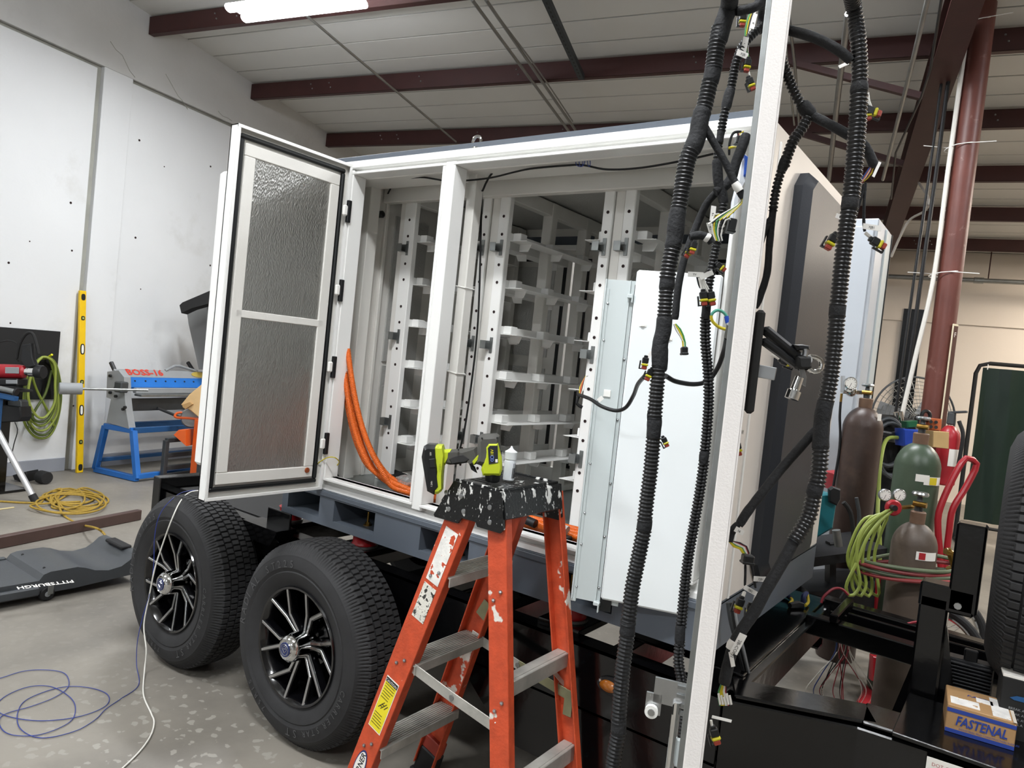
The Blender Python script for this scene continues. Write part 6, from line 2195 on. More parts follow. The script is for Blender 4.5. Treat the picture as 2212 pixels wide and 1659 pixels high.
# thin black lead under the roof, with blue ties
bl_ = thing('roof_lead', 'thin black lead sagging under the cabinet roof', 'cable', U(1200, 350, y=2.2))
p_ = [(838, 418, 2.26), (848, 400, 2.2), (858, 390, 2.12), (905, 383, 2.08), (940, 387, 2.08), (960, 390, 2.08), (1005, 390, 2.08), (1060, 384, 2.08), (1110, 372, 2.075), (1150, 364, 2.07), (1230, 357, 2.07), (1262, 357, 2.07), (1310, 366, 2.07), (1380, 363, 2.07), (1470, 348, 2.07), (1560, 328, 2.07)]
MB().tube(spline([U(x, y, y=yy) for x, y, yy in p_], .02), .0035, 7).build('lead', M_blackm, bl_)
for i, (x0, x1) in enumerate(((1243, 1260), (1250, 1256), (1268, 1272))):
    MB().tube(spline([U(x0, 342, y=2.06), U(x0 + 2, 356, y=2.06), U((x0 + x1) / 2 + 4, 360, y=2.06), U(x1 + 3, 352, y=2.06), U(x1 + 2, 341, y=2.06)], .006), .0014, 6).build('blue_tie', mat('blue_tie', '#243a86', .4), bl_)
o = tag(MB().tube(spline([U(x, y, y=yy) for x, y, yy in ((1076, 360, 2.1), (1062, 375, 2.11), (1050, 395, 2.12), (1042, 415, 2.13), (1040, 440, 2.16), (1032, 700, 2.2), (1008, 900, 2.2), (990, 985, 2.2))], .03), .004, 7).build('hanging_lead', M_blackm), 'black lead dropping behind the beige post inside the cabinet', 'cable')
o = tag(MB().tube(spline([U(x, y, y=yy) for x, y, yy in ((680, 1012, 1.96), (688, 1000, 1.96), (706, 989, 1.97), (722, 988, 1.98), (732, 996, 2.02), (730, 1003, 2.04), (718, 1014, 2.05))], .01), .0022, 7).build('earth_strap', WIRE['y']), 'yellow earth wire arching from the foil door to the cabinet post', 'wire')
o = tag(MB().tube(spline([U(x, y, y=yy) for x, y, yy in ((727, 958, 2.045), (722, 990, 2.05), (722, 1012, 2.05), (730, 1030, 2.06), (738, 1036, 2.07))], .01), .006, 7).build('short_lead', M_blackm), 'short black lead inside the lower left post of the cabinet', 'cable')
q = U(845, 1020, y=2.34)
o = tag(MB().box((q.x + .03, q.y, .905), (.13, .12, .03), Matrix.Rotation(.1, 3, 'Y'), .008).build('rubber_mat_roll', M_blackm), 'black folded rubber strip on the cabinet floor in the left bay', 'strip')
# ---------------------------------------------------------------- right side of the workshop: gas cylinders and tools
def bottle(name, label, c, r, h, m_, neck, valve=True, lab=None, base=.0):
    t = thing(name, label, 'gas cylinder', (c.x, c.y, base))
    z0 = base
    dome = r * 1.15
    pr = [(0, z0), (r * .93, z0), (r, z0 + .02), (r, z0 + h - dome)]
    for i in range(1, 9):
        a = i / 9 * PI / 2
        pr.append((r * math.cos(a) * .8 + r * .2 * (1 - i / 9) + .0, z0 + h - dome + dome * math.sin(a) * .97))
    pr += [(r * .30, z0 + h), (0, z0 + h)]
    MB().lathe(pr, (c.x, c.y, 0), (0, 0, 1), 40).build('shell', m_, t)
    MB().lathe([(0, 0), (r * .33, 0), (r * .35, .05), (r * .3, .055), (0, .055)], (c.x, c.y, z0 + h - .012), (0, 0, 1), 20).build('neck_ring', neck, t)
    if valve:
        v = V((c.x, c.y, z0 + h + .04))
        MB().lathe([(0, 0), (.016, 0), (.018, .03), (.012, .05), (.01, .07), (0, .07)], v, (0, 0, 1), 14).build('valve_stem', M_dsteel, t)
        MB().tube([v + V((-.02, -.02, .035)), v + V((.03, -.03, .035))], .012, 10).build('valve_outlet', M_brass, t)
        MB().lathe([(0, 0), (.03, 0), (.034, .008), (.03, .016), (0, .018)], v + V((0, 0, .068)), (0, 0, 1), 10).build('hand_wheel', M_steel, t)
    return t


M_brown = mat('brown_cylinder', '#3d2e28', .42, var=.14, vs=6, bump=.06, bs=60, col2='#5a463b', blend=(.55, .8), ms=5)
M_green = mat('green_cylinder', '#3c4a3a', .38, var=.1, vs=6, bump=.05, bs=60)
M_grbr = mat('rust_brown_cylinder', '#4f443b', .5, var=.18, vs=7, bump=.08, bs=60)
M_rust = mat('rusty_collar', '#6a5140', .6, var=.2, vs=20)
B1_ = V((-.747, 4.431, 0))
t1_ = bottle('gas_cylinder', 'tall dark brown gas cylinder beside the grey cabinet door', B1_, .105, 1.44, M_brown, M_rust)
G1_ = V((-.419, 4.061, 0))
t2_ = bottle('gas_cylinder', 'tall green gas cylinder on the red cart', G1_, .103, 1.26, M_green, M_rust, base=.04)
A1_ = V((-.336, 3.50, 0))
t3_ = bottle('gas_cylinder', 'short brown acetylene cylinder at the front of the red cart', A1_, .088, .95, M_grbr, M_rust, base=.04)


def cyl_label(t, c, r, z, ang, w, h, m_=None, diamond=False):
    base_a = math.atan2(-FWD.y, -FWD.x) + ang
    m = MB()
    n = 6
    vs_, fs_ = [], []
    for i in range(n + 1):
        a = base_a + (i / n - .5) * w / r
        for zz in (z - h / 2, z + h / 2):
            for rr_ in (r + .0008, r + .0018): vs_.append((c.x + math.cos(a) * rr_, c.y + math.sin(a) * rr_, zz))
    for i in range(n):
        k = i * 4
        fs_ += [(k + 1, k + 5, k + 7, k + 3), (k, k + 2, k + 6, k + 4), (k, k + 4, k + 5, k + 1), (k + 2, k + 3, k + 7, k + 6)]
    o = m.add(vs_, fs_).build('paper_label', m_ or M_label, t)
    return o


cyl_label(t1_, B1_, .09, 1.37, .55, .035, .07)
cyl_label(t2_, G1_, .1035, 1.13, -.25, .06, .035)
l_ = cyl_label(t2_, G1_, .1035, 1.12, .3, .1, .04)
cyl_label(t2_, G1_, .1055, 1.12, .25, .04, .035, mat('hazard_yellow', '#cdb928', .5))
cyl_label(t3_, A1_, .0885, .86, .1, .09, .035)
cyl_label(t3_, A1_, .09, .86, -.15, .025, .028, mat('hazard_red', '#a4262c', .5))

# flow regulator on the brown cylinder
rg = thing('gas_regulator', 'chrome flow regulator with round gauge on the brown cylinder', 'regulator', B1_ + V((-.15, -.1, 1.5)))
dB = (B1_ - CAM).dot(FWD) - .02
rr0 = U(1838, 845, d=dB)
MB().tube([U(1862, 848, d=dB), U(1820, 846, d=dB)], .012, 12).build('regulator_pipe', M_chrome, rg)
MB().ball(rr0, .032, 16).build('regulator_body', M_chrome, rg)


def gauge(par, c, r, nrm, m_=M_chrome):
    g = MB().lathe([(0, -.012), (r * .9, -.012), (r, -.004), (r, .008), (r * .92, .011), (r * .88, .007), (0, .007)], c, nrm, 28).build('gauge', m_, par)
    MB().lathe([(0, .0075), (r * .86, .0075), (r * .86, .0082), (0, .0082)], c, nrm, 24).build('gauge_dial', M_label, g)
    nrm = V(nrm).normalized()
    e1 = nrm.orthogonal().normalized()
    e2 = nrm.cross(e1)
    m = MB()
    m.beam(c + nrm * .0088 - e1 * r * .1, c + nrm * .0088 + (e1 * .7 + e2 * .5) * r * .7, r * .06, .0004, nrm)
    for i in range(10):
        a = i * .55
        q = e1 * math.cos(a) + e2 * math.sin(a)
        m.beam(c + nrm * .0088 + q * r * .62, c + nrm * .0088 + q * r * .78, r * .06, .0004, nrm)
    o = m.build('gauge_marks', M_ink, g)
    o['kind'] = 'stuff'
    return g


gauge(rg, U(1837, 828, d=dB - .03), .036, -FWD)
MB().tube([U(1820, 848, d=dB), U(1821, 812, d=dB)], .012, 12).build('flow_tube', mat('clear_tube', '#c9ccce', .1, trans=.6), rg)
MB().tube([U(1818, 850, d=dB), U(1816, 870, d=dB)], .007, 8).build('outlet', M_brass, rg)
MB().tube(spline([U(*p, d=dB - .01) for p in ((1816, 868), (1814, 900), (1815, 940), (1812, 980), (1800, 1050))], .02), .007, 8).build('regulator_hose', M_blackp, rg)
# oxygen/acetylene regulator set
rg2 = thing('gas_regulator', 'red-capped regulator with two gauges on the front cylinder', 'regulator', A1_ + V((-.1, -.05, 1.0)))
dA = (A1_ - CAM).dot(FWD) - .05
gauge(rg2, U(1911, 1069, d=dA), .026, -FWD + RT * -.1, M_steel)
gauge(rg2, U(1942, 1069, d=dA), .026, -FWD + RT * -.1, M_steel)
MB().ball(U(1926, 1090, d=dA), .024, 14).build('regulator_body', M_brass, rg2)
MB().lathe([(0, 0), (.032, 0), (.034, .006), (.034, .014), (.028, .02), (0, .02)], U(1927, 1096, d=dA - .02), -FWD, 24).build('red_bonnet', M_redpaint, rg2)
MB().lathe([(0, 0), (.012, 0), (.012, .024), (0, .024)], U(1927, 1096, d=dA - .04), -FWD, 16).build('adjust_knob', M_blackp, rg2)
MB().tube([U(1930, 1098, d=dA), U(1976, 1094, d=dA + .05)], .009, 10).build('inlet_pipe', M_brass, rg2)

# hoses
def hose(name, label, pts, r, m_, cat='hose'):
    return tag(MB().tube(spline(pts, .02), r, 8).build(name, m_), label, cat)


M_limeh = mat('lime_hose', '#8d9b46', .45)
lm = thing('air_hose', 'lime green air hose hanging in loops left of the green cylinder', 'hose', U(1860, 1290, d=3.0))
for k in range(4):
    o_ = k * 13 - 12
    P_ = [(1925 - o_, 1102 + o_ * .5), (1895 - o_, 1120), (1865 - o_ * .8, 1160), (1845 - o_ * .5, 1215), (1840 + o_, 1265), (1856 + o_ * 1.5, 1288), (1870 + o_, 1262), (1862 + o_, 1200), (1880 + o_, 1140), (1918, 1106 + o_ * .3)]
    MB().tube(spline([U(x, y, d=3.0 + .03 * k) for x, y in P_], .02, True), .0068, 8, True).build('hose_turn', M_limeh, lm)
hose('air_hose', 'single lime green hose running down behind the green cylinder', [U(1945, 945, d=4.72), U(1915, 950, d=4.65), U(1902, 1000, d=4.55), U(1898, 1060, d=4.5), U(1896, 1110, d=4.4), U(1900, 1160, d=4.35), U(1902, 1300, d=4.35), U(1895, 1390, z=.02)], .012, M_limeh)
tw = thing('torch_hose', 'red and green twin torch hose wrapped round the front cylinder', 'hose', U(1975, 1235, d=3.0))
for k, m_ in enumerate((mat('hose_green', '#566148', .5), mat('hose_red', '#7c2f30', .5), mat('hose_green2', '#4c5640', .5), mat('hose_red2', '#8a3434', .5))):
    z = 1.5 - (1212 + k * 9 - 868) / F * 3.1
    ring = []
    for i in range(26):
        a = 2 * PI * i / 26
        r = .135 + .012 * math.sin(a * 2 + k) + .004 * k
        x = A1_ + (RT * math.cos(a) * r * 1.5 + FWD * math.sin(a) * r * .95)
        ring.append(V((x.x, x.y, z + .016 * math.cos(a + .4 * k) + .008 * math.sin(2 * a + k))))
    MB().tube(spline(ring, .015, True), .0085, 8, True).build('hose_turn', m_, tw)
tc_ = thing('cutting_torch', 'brass cutting torch resting on the red cart by the hoses', 'torch', U(2060, 1230, d=3.05))
MB().tube([U(2048, 1185, d=3.05), U(2068, 1245, d=3.05)], .012, 10).build('torch_body', M_brass, tc_)
MB().tube([U(2042, 1190, d=3.05), U(2064, 1200, d=3.05)], .014, 10).build('torch_valve', M_brass, tc_)
MB().tube([U(2052, 1225, d=3.05), U(2058, 1240, d=3.05)], .017, 10).build('torch_nut', M_brass, tc_)

# red cart for the cylinders, with spoked wheels
crt = thing('cylinder_cart', 'red tubular cylinder cart with a spoked wheel under the gas bottles', 'cart', (-.35, 3.75, 0))
dc = 3.45


def ct(name, pts, r=.016, d=dc): return MB().tube(spline([U(x, y, d=d) for x, y in pts], .03), r, 10).build(name, M_redpaint, crt)


ct('handle', [(2034, 1310), (2032, 1220), (2026, 1140), (2030, 1100), (2055, 1040), (2080, 996), (2092, 990), (2106, 997), (2108, 1010), (2085, 1055), (2058, 1100), (2050, 1150), (2042, 1220), (2036, 1310)], .015)
ct('upright', [(1934, 1230), (1925, 1300), (1918, 1360), (1905, 1470)], .02, 3.4)
ct('upright', [(1900, 1240), (1895, 1330), (1888, 1420), (1884, 1462)], .018, 3.6)
MB().bb(-.52, -.22, 3.4, 4.18, .02, .04, .004).build('base_plate', M_redpaint, crt)
slab(MB(), [(2028, 1252), (2112, 1262), (2112, 1300), (2030, 1296)], 3.5, .02, .003).build('back_plate', M_redpaint, crt)
slab(MB(), [(1882, 1415), (1900, 1418), (1898, 1470), (1880, 1468)], 3.45, .04, .004).build('foot_bracket', M_redpaint, crt)
wcn = U(2012, 1404, d=3.66)
wcn.z = .24
axd = V((1, -.15, 0)).normalized()


def spoked(c):
    R_ = .218
    e1, e2 = axd.cross(ZUP).normalized(), ZUP
    t = MB().tube([c + (e1 * math.cos(a) + e2 * math.sin(a)) * R_ for a in [2 * PI * i / 48 for i in range(48)]], .021, 10, True).build('cart_tire', M_rubber, crt)
    MB().tube([c + (e1 * math.cos(a) + e2 * math.sin(a)) * (R_ - .026) for a in [2 * PI * i / 48 for i in range(48)]], .011, 8, True).build('wheel_rim', M_chrome, t)
    MB().tube([c - axd * .04, c + axd * .04], .02, 12).build('wheel_hub', M_chrome, t)
    m = MB()
    for i in range(20):
        a = 2 * PI * i / 20
        q = c + (e1 * math.cos(a) + e2 * math.sin(a)) * (R_ - .03)
        a2 = a + .5 * (1 if i % 2 else -1)
        m.tube([c + axd * (.03 if i % 2 else -.03) + (e1 * math.cos(a2) + e2 * math.sin(a2)) * .018, q], .0018, 5)
    o = m.build('wheel_spokes', M_chrome, t)
    o['kind'] = 'stuff'


axd = (RT * .55 + FWD * .8)
axd.z = 0
axd.normalize()
spoked(wcn)
spoked(wcn + axd * .42)
MB().tube([wcn, wcn + axd * .42], .012, 8).build('axle', M_dsteel, crt)

# tall pale cabinet standing beyond the trailer
tcx = U(1884, 600, y=4.72).x
tcb = thing('tall_cabinet', 'tall pale blue-grey steel cabinet standing behind the trailer end', 'cabinet', (tcx - .4, 5.0, 0))
tzt = U(1870, 472, y=4.72).z
M_pale = mat('pale_blue_grey', '#b9bfc6', .4, var=.02, vs=3, bump=.03, bs=200)
MB().bb(tcx - .8, tcx, 4.72, 5.12, .0, tzt, .006).build('cabinet_body', M_pale, tcb)
MB().bb(tcx - .002, tcx + .012, 4.96, 5.12, .02, tzt - .02, .003).build('edge_fold', M_plate, tcb)
MB().bb(tcx - .002, tcx + .018, 5.12, 5.135, .02, tzt - .02, .002).build('door_seal', M_gasket, tcb)
MB().bb(tcx - .78, tcx - .02, 4.708, 4.72, .05, tzt - .05, .003).build('door_leaf', M_pale, tcb)

# fire extinguisher hung on the column
fx = U(2046, 975, d=5.05)
fe = thing('fire_extinguisher', 'red fire extinguisher hung low on the round column', 'fire extinguisher', fx + V((0, 0, -.25)))
k = 5.05 / F
cz = U(2046, 1048, d=5.05).z
MB().lathe([(0, 0), (.062, 0), (.07, .01), (.07, .33), (.062, .375), (.035, .41), (.02, .42), (0, .42)], (fx.x, fx.y, cz), (0, 0, 1), 28).build('tank', M_redpaint, fe)
MB().box(V((fx.x, fx.y, cz + .47)), (.05, .05, .09), None, .008).build('valve_head', M_dsteel, fe)
MB().tube(spline([V((fx.x + .05, fx.y - .04, cz + .46)), V((fx.x + .085, fx.y - .05, cz + .36)), V((fx.x + .08, fx.y - .05, cz + .15))], .02), .013, 8).build('discharge_hose', M_rubber, fe)
MB().beam(V((fx.x - .02, fx.y, cz + .51)), V((fx.x + .09, fx.y - .03, cz + .53)), .03, .016, ZUP, .003).build('lever', M_dsteel, fe)
cyl_label(fe, V((fx.x, fx.y, 0)), .07, cz + .2, .25, .09, .12)

# pedestal fan by the back
fc = U(1972, 905, d=6.4)
fan = thing('pedestal_fan', 'large round wire-guarded fan behind the gas cylinders', 'fan', (fc.x, fc.y, 0))
fn = -FWD.copy()
fn.z = 0
fn.normalize()
e1 = fn.cross(ZUP).normalized()
m = MB()
for i in range(11):
    r = .05 + .032 * i
    off = .10 * math.cos(min(1, r / .37) * PI / 2)
    m.tube([fc + fn * off + (e1 * math.cos(a) + ZUP * math.sin(a)) * r for a in [2 * PI * q / 40 for q in range(40)]], .003, 4, True)
for i in range(36):
    a = 2 * PI * i / 36
    q = e1 * math.cos(a) + ZUP * math.sin(a)
    m.tube([fc + fn * (.10 * math.cos(min(1, r / .37) * PI / 2)) + q * r for r in (.05, .15, .25, .32, .37)], .0018, 4)
o = m.build('wire_guard', M_galv, fan)
o['kind'] = 'stuff'
MB().tube([fc + (e1 * math.cos(a) + ZUP * math.sin(a)) * .375 for a in [2 * PI * q / 48 for q in range(48)]], .009, 8, True).build('guard_rim', M_dsteel, fan)
for i in range(3):
    a = 2 * PI * i / 3
    q, p_ = e1 * math.cos(a) + ZUP * math.sin(a), e1 * -math.sin(a) + ZUP * math.cos(a)
    MB().add([fc + q * .05 - p_ * .02, fc + q * .05 + p_ * .06 + fn * .03, fc + q * .33 + p_ * .13 + fn * .04, fc + q * .34 - p_ * .04 - fn * .02], [(0, 1, 2, 3)]).build('fan_blade', M_mgrey, fan)
MB().lathe([(0, -.25), (.09, -.25), (.1, -.2), (.1, -.03), (.05, .0), (.05, .05), (0, .05)], fc, fn, 24).build('fan_motor', M_blackp, fan)
MB().cyl((fc.x - fn.x * .12, fc.y - fn.y * .12, .02), (fc.x - fn.x * .12, fc.y - fn.y * .12, fc.z), .025, 12).build('fan_pole', M_dsteel, fan)
MB().lathe([(0, 0), (.28, 0), (.28, .02), (.05, .05), (0, .05)], (fc.x - fn.x * .12, fc.y - fn.y * .12, 0), (0, 0, 1), 28).build('fan_base', M_dsteel, fan)

# compressed air station in front of the column
da = 5.0
ac_ = thing('air_station', 'black air compressor head with coiled hoses beside the column', 'compressor', V((U(1933, 1005, d=da).x, U(1933, 1005, d=da).y, 0)))
slab(MB(), [(1893, 905), (1920, 896), (1958, 905), (1965, 960), (1950, 1010), (1905, 1012), (1892, 960)], da, .25, .02).build('compressor_head', M_blackm, ac_)
cq = U(1933, 1005, d=da + .05)
MB().bb(cq.x - .1, cq.x + .1, cq.y - .12, cq.y + .12, 0, cq.z, .01).build('compressor_cabinet', M_blackp, ac_)
for (r, cx_, cy_) in ((38, 1925, 970), (31, 1930, 985), (34, 1918, 955)):
    MB().tube([U(cx_ + math.cos(a) * r, cy_ + math.sin(a) * r * 1.5, d=da - .16) for a in [2 * PI * i / 28 for i in range(28)]], .016, 8, True).build('hose_loop', M_dsteel, ac_)
slab(MB(), [(1922, 935), (1955, 930), (1958, 950), (1925, 955)], da - .2, .1, .01).build('gauge_block', M_galv, ac_)
MB().cyl(U(1940, 890, d=da - .1), U(1944, 915, d=da - .1), .03, 14).build('chrome_filter', M_chrome, ac_)
slab(MB(), [(1941, 925), (1974, 927), (1972, 950), (1966, 962), (1942, 962)], 4.7, .12, .012).build('blue_filter', mat('filter_blue', '#1f3f9c', .35), ac_)
slab(MB(), [(1952, 910), (1976, 908), (1976, 922), (1954, 924)], 4.72, .08, .008).build('green_valve', mat('valve_green', '#1f5a3a', .4), ac_)
MB().tube([U(1898, 934, d=4.75), U(1930, 940, d=4.75)], .02, 10).build('nozzle', M_blackp, ac_)
bx_ = tag(slab(MB(), [(2003, 930), (2037, 932), (2036, 968), (2002, 964)], 4.75, .14, .004).build('wood_box', mat('plywood', '#b99a68', .6, var=.08, vs=10)), 'small plywood box between the green cylinder and the extinguisher', 'box')
cj = thing('crane_pendant', 'orange push button pendant above the plywood box', 'control', U(2020, 930, d=4.8))
slab(MB(), [(2004, 902), (2030, 905), (2028, 930), (2006, 929)], 4.8, .06, .006).build('pendant_case', mat('pendant_orange', '#b5603a', .4), cj)
for (x, y) in ((2011, 911), (2022, 912), (2011, 922), (2022, 923)): MB().cyl(U(x, y, d=4.765), U(x, y, d=4.75), .011, 12).build('push_button', M_blackp, cj)
MB().tube([U(2000 + math.cos(a) * 9, 898 + math.sin(a) * 10, d=4.8) for a in [2 * PI * i / 20 for i in range(20)]], .012, 8, True).build('pendant_cable', M_blackp, cj)

# diamond plate strip leaning on the back wall
p0_, p1_ = U(1953, 800, b=B1 - .02), U(1973, 668, b=B1 - .02)
dp_ = thing('tread_plate', 'black diamond tread plate strip standing on the cream back wall', 'plate', RM(p0_.dot(RX), B1 - .1, p0_.z))
wz = .28
za, zb_ = U(1958, 860, b=B1 - .03).z, p1_.z
ca_ = U(1966, 740, b=B1 - .03).dot(RX)
rbox(MB(), ca_ - wz / 2, ca_ + wz / 2, B1 - .045, B1 - .031, za - .6, zb_).build('plate_sheet', mat('black_tread', '#1a1b1c', .25, .6), dp_)
m = MB()
for i in range(30):
    for j in range(7):
        c = RM(ca_ - wz / 2 + .02 + j * .04, B1 - .046, za - .55 + i * (zb_ - za + .55) / 30)
        dv_ = (RX + ZUP * (1 if (i + j) % 2 else -1)).normalized()
        m.beam(c - dv_ * .016, c + dv_ * .016, .008, .004, RY)
o = m.build('tread_pattern', mat('black_tread_raised', '#2c2d2e', .22, .7), dp_)
o['kind'] = 'stuff'

# welding screen
sb = 9.33
ws = thing('welding_screen', 'dark green welding curtain hung in a black tube frame', 'screen', RM(2.3, sb, 0))
zt_ = U(2100, 782, b=sb).z
a_l = U(2083, 1000, b=sb).dot(RX)
fr = [RM(a_l, sb, .03), RM(a_l, sb, zt_ - .12), RM(a_l + .03, sb, zt_ - .03), RM(a_l + .12, sb, zt_), RM(a_l + 2.1, sb, zt_), RM(a_l + 2.19, sb, zt_ - .03), RM(a_l + 2.22, sb, zt_ - .12), RM(a_l + 2.22, sb, .03)]
MB().tube(fr, .022, 10).build('screen_frame', M_blackm, ws)
MB().tube([RM(a_l, sb, .18), RM(a_l + 2.22, sb, .18)], .018, 8).build('bottom_rail', M_blackm, ws)
for a in (a_l, a_l + 2.22): MB().tube([RM(a, sb - .3, .02), RM(a, sb + .3, .02)], .018, 8).build('screen_foot', M_blackm, ws)
vs_, fs_ = [], []
NX, NZ = 40, 8
for j in range(NZ + 1):
    for i in range(NX + 1):
        a = a_l + .06 + 2.1 * i / NX
        z = .24 + (zt_ - .05 - .24) * j / NZ
        vs_.append(RM(a, sb - .01 + .02 * math.sin(i * .9) + .012 * math.sin(i * 2.1 + j), z))
for j in range(NZ):
    for i in range(NX): fs_.append((j * (NX + 1) + i, j * (NX + 1) + i + 1, (j + 1) * (NX + 1) + i + 1, (j + 1) * (NX + 1) + i))
MB().add(vs_, fs_).build('curtain', mat('green_vinyl', '#0e2119', .35, var=.1, vs=4), ws)
for i in range(6):
    a = a_l + .1 + i * .4
    MB().tube([RM(a, sb - .02, zt_ - .07), RM(a, sb - .026, zt_ - .02), RM(a, sb + .024, zt_ + .02)], .005, 6).build('curtain_tie', M_whitep, ws)

# teal welding machine on a dark cart beside the cabinet end
dt = 3.75
tm_ = thing('welding_machine', 'teal welding machine on a dark cart behind the cabinet end', 'welder', U(1790, 1380, d=dt))
tq = U(1786, 1105, d=dt)
bxw = Matrix.Rotation(ROOM_A + .35, 3, 'Z')
slab(MB(), [(1700, 1062), (1765, 1056), (1783, 1062), (1773, 1130), (1735, 1152), (1695, 1150)], dt, .3, .012).build('welder_body', mat('teal_paint', '#1d6d77', .4), tm_)
slab(MB(), [(1789, 1056), (1797, 1050), (1814, 1056), (1814, 1080), (1806, 1092), (1790, 1084)], dt - .17, .03, .008).build('corner_guard', M_blackp, tm_)
for (x, y0, y1) in ((1880 - 12, 1160, 1330), (1720, 1180, 1340), (1795, 1170, 1330)):
    slab(MB(), [(x - 7, y0), (x + 7, y0), (x + 4, y1), (x - 10, y1)], dt, .06, .006).build('cart_post', M_blackp, tm_)
slab(MB(), [(1715, 1185), (1875, 1165), (1872, 1182), (1715, 1205)], dt, .4, .006).build('cart_shelf', M_blackp, tm_)
slab(MB(), [(1715, 1255), (1870, 1245), (1868, 1330), (1715, 1345)], dt + .05, .4, .01).build('cart_bin', M_blackp, tm_)
slab(MB(), [(1718, 1300), (1735, 1298), (1735, 1312), (1718, 1314)], dt - .2, .04, .004).build('orange_part', M_orange, tm_)
MB().cyl(U(1812, 1180, d=dt - .25), U(1806, 1145, d=dt - .25), .02, 12).build('gas_nozzle', M_galv, tm_)
rj = tag(slab(MB(), [(1788, 1020), (1812, 1018), (1812, 1050), (1790, 1056)], 4.2, .15, .01).build('red_jack', M_redpaint), 'red steel housing just above the teal welding machine', 'machine')
cbl = thing('welder_leads', 'black and grey leads hanging beside the brown cylinder', 'cable', U(1830, 1300, d=3.4))
MB().tube(spline([U(*p, d=3.45) for p in ((1822, 1085), (1838, 1110), (1845, 1180), (1835, 1260), (1812, 1310), (1808, 1400))], .03), .011, 8).build('lead', M_blackm, cbl)
MB().tube(spline([U(*p, d=3.5) for p in ((1850, 1075), (1856, 1120), (1846, 1200), (1840, 1290))], .03), .009, 8).build('lead', M_dsteel, cbl)

# ---------------------------------------------------------------- on the tongue
# cardboard box
p0_, p1_ = U(2040, 1577, z=TZ + .005), U(2190, 1622, z=TZ + .005)
ex_ = (p1_ - p0_)
Lx = ex_.length
ex_.normalize()
ey_ = ZUP.cross(ex_)
if ey_.y < 0: ey_ = -ey_
Dp, Hh = .15, .072
M_card = mat('cardboard', '#a8845a', .7, var=.06, vs=14, bump=.05, bs=80)
cbx = thing('cardboard_box', 'brown cardboard parcel with blue bands on the trailer tongue', 'box', p0_ + ex_ * Lx / 2)
Rb = Matrix((ex_, ey_, ZUP)).transposed()
cc = p0_ + ex_ * Lx / 2 + ey_ * Dp / 2
cc.z = TZ + .005 + Hh / 2
MB().box(cc, (Lx, Dp, Hh), Rb, .002).build('carton', M_card, cbx)
M_bband = mat('blue_print', '#27408f', .6)
ff = cc - ey_ * (Dp / 2 + .0006)
for (z0, z1) in ((.018, .028), (-.036, -.026)):
    MB().box(ff + ZUP * ((z0 + z1) / 2), (Lx * .998, .0012, z1 - z0), Rb).build('blue_band', M_bband, cbx)
text_mesh('FASTENAL', .034, ff - ex_ * (Lx * .36) - ZUP * .012 - ey_ * .001, ex_, ZUP, .0004, xs=.72, font_shear=.2, bold=.025).build('brand_print', M_bband, cbx)
text_mesh('INDUSTRIAL AND CONSTRUCTION SUPPLIES', .0065, ff - ex_ * (Lx * .3) - ZUP * .023 - ey_ * .001, ex_, ZUP, .0004).build('small_print', M_bband, cbx)
tp = cc + ZUP * (Hh / 2 + .0005)
text_mesh('FASTENAL', .022, tp - ex_ * .03 + ey_ * .02, ex_, ey_, .0003, font_shear=.2).build('top_print', M_bband, cbx)
M_tear = splatter('torn_shipping_label', '#e3e1dd', '#b39066', .6, 30, (.6, .63))
for (x0, x1, y0, y1) in ((-.45, -.02, -.06, -.01), (.16, .42, -.07, .06), (-.05, .2, .0, .03)):
    MB().box(tp + ex_ * (Lx * (x0 + x1) / 2) + ey_ * ((y0 + y1) / 2), (Lx * (x1 - x0), y1 - y0, .001), Rb).build('shipping_label', M_tear, cbx)
MB().box(tp + ex_ * Lx * .47 - ey_ * .01 + ZUP * .0, (Lx * .05, Dp * .9, .0012), Rb).build('parcel_tape', mat('clear_tape', '#d8d0c2', .2), cbx)
# black box behind it
bb_c = U(2192, 1530, d=1.92)
bxb = thing('black_carton', 'black printed carton standing behind the cardboard parcel', 'box', (bb_c.x, bb_c.y, .6))
zt_ = U(2180, 1458, d=1.92).z
MB().box(V((bb_c.x + .06, bb_c.y + .02, (TZ + zt_) / 2)), (.2, .09, zt_ - TZ), Rb, .002).build('carton', M_blackm, bxb)
fb = V((bb_c.x + .06, bb_c.y + .02, (TZ + zt_) / 2)) - ey_ * .0455
MB().prism([(-.03, 0), (-.015, .008), (.02, .01), (.035, .003), (.02, -.004), (-.02, -.004)], fb - ex_ * .05 + ZUP * .03, ex_, ZUP, -ey_ * .001).build('carton_emblem', M_blued, bxb)
for i in range(4): text_mesh('BREAK AWAY SYSTEM'[: 16 - i * 3], .009, fb - ex_ * .08 - ZUP * (.0 + i * .013), ex_, ZUP, .001).build('carton_print', M_mgrey, bxb)
MB().box(V((bb_c.x + .06, bb_c.y + .02, zt_ + .004)), (.2, .09, .008), Rb, .001).build('carton_lid', M_label, bxb)
# ribbed black charger
rc = U(2086, 1500, d=2.15)
rch = thing('ribbed_converter', 'black finned power converter bolted on the tongue behind the parcel', 'converter', (rc.x, rc.y, TZ))
zt_ = U(2082, 1428, d=2.15).z
MB().box(V((rc.x, rc.y + .03, (TZ + zt_) / 2)), (.12, .05, zt_ - TZ), Rb, .004).build('converter_body', M_blackp, rch)
for i in range(9):
    z = TZ + .012 + i * (zt_ - TZ - .012) / 9
    MB().box(V((rc.x, rc.y, z)), (.118, .02, .005), Rb, .001).build('cooling_fin', M_blackp, rch)
MB().box(V((rc.x + .0, rc.y + .02, zt_ + .015)), (.035, .02, .035), Rb, .003).build('terminal', M_blackp, rch)
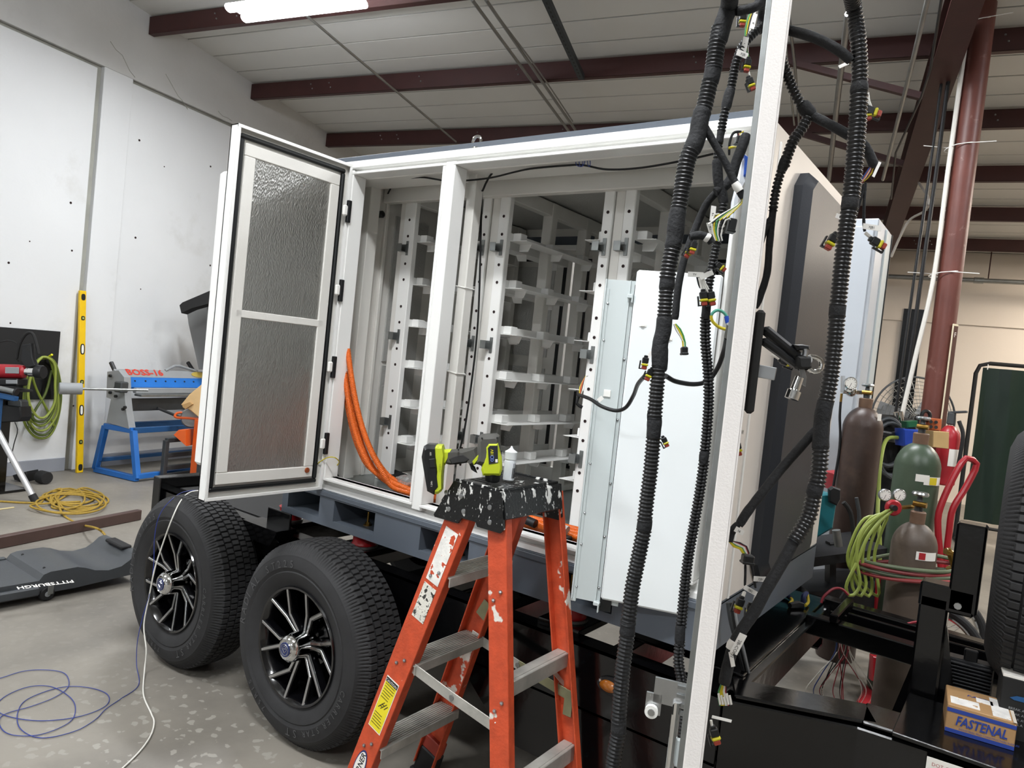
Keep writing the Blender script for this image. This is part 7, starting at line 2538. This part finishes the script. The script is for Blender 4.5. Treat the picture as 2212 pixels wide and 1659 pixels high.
# white sheet of paper at the lower right
ppc = U(2110, 1650, d=1.78)
n0 = U(2004, 1627, y=2.134)
wp = tag(MB().box((n0.x + .15, 2.128, n0.z - .1), (.3, .0015, .2), Matrix.Rotation(.079, 3, 'Z'), .0003).build('paper_notice', M_label), 'white paper notice stuck on the side of the tongue', 'paper')
text_mesh('DOT-CI', .012, V((n0.x + .012, 2.113, n0.z - .018)), (1, .079, 0), ZUP, .001).build('notice_text', mat('notice_red', '#a04a4a', .6), wp)
# pliers on the front plate
plr = thing('pliers', 'blue and yellow handled pliers lying on the black front plate', 'pliers', U(1730, 1300, z=.615))


def fl_(x, y, z=.648): return U(x, y, z=z)


MB().tube(spline([fl_(1685, 1283), fl_(1700, 1287), fl_(1709, 1293)], .006), .009, 8).build('handle', mat('plier_blue', '#2b3562', .5), plr)
MB().tube(spline([fl_(1706, 1290), fl_(1711, 1297), fl_(1706, 1304)], .006), .0065, 8).build('grip_edge', mat('plier_yellow', '#c9b02e', .5), plr)
MB().tube(spline([fl_(1735, 1302), fl_(1736, 1288, .672), fl_(1742, 1282, .672)], .006), .01, 8).build('handle', mat('plier_blue2', '#2b3562', .5), plr)
MB().tube(spline([fl_(1744, 1284, .672), fl_(1746, 1300), fl_(1740, 1308)], .006), .006, 8).build('grip_edge', mat('plier_yellow2', '#c9b02e', .5), plr)
MB().tube([fl_(1706, 1308), fl_(1722, 1306), fl_(1736, 1308)], [.01, .016, .01], 8).build('jaw', M_blackp, plr)
# loose wires hanging through the tongue to the floor
rnd = random.Random(9)
for k in range(14):
    x0 = 1822 + rnd.uniform(-14, 20)
    c_ = 'rrkrwwwkrwrkwb'[k]
    sx = rnd.uniform(-75, 60)
    p_ = [U(x0, 1375, d=3.1), U(x0 + sx * .1, 1410, d=3.1), U(x0 + sx * .7, 1460, d=3.12), U(x0 + sx, 1495, d=3.15)]
    lx, ly = x0 + sx * .6, 1530
    q_ = [U(lx, ly, z=.004)]
    for j in range(5):
        q_.append(U(1822 + rnd.uniform(-60, 70), 1545 + rnd.uniform(-18, 14), z=.004 + .003 * j))
    o = MB().tube(spline(p_ + q_, .02), .0022, 6).build('hanging_wire', WIRE[c_])
    nm = {'r': 'dark red', 'k': 'black', 'w': 'white', 'b': 'blue'}[c_]
    tag(o, nm + ' loose wire hanging through the trailer tongue and curling on the floor', 'wire', nm + ' wires hanging through the tongue')
for (lab, P_, c_) in (('short red wire pair arching over the black platform', ((1774, 1302), (1780, 1288), (1800, 1272), (1818, 1272), (1832, 1285)), 'r'), ('thin red wire bent over the rear platform rail', ((1940, 1365), (1955, 1350), (1975, 1344), (1996, 1343)), 'r')):
    tag(MB().tube(spline([U(x, y, d=2.75) for x, y in P_], .01), .005, 6).build('loose_wire', WIRE[c_]), lab, 'wire')
hcb = thing('braided_lead', 'grey braided lead running down beside the white door foot', 'cable', U(1590, 1350, d=2.0))
for k in range(3):
    MB().tube(spline([U(1572 + k * 6, 1302, d=2.05), U(1580 + k * 6, 1350, d=2.05), U(1597 + k * 5, 1410, d=2.1), U(1612 + k * 4, 1470, d=2.2)], .02), .006, 6).build('strand', (M_dsteel, M_blackp, M_mgrey)[k], hcb)
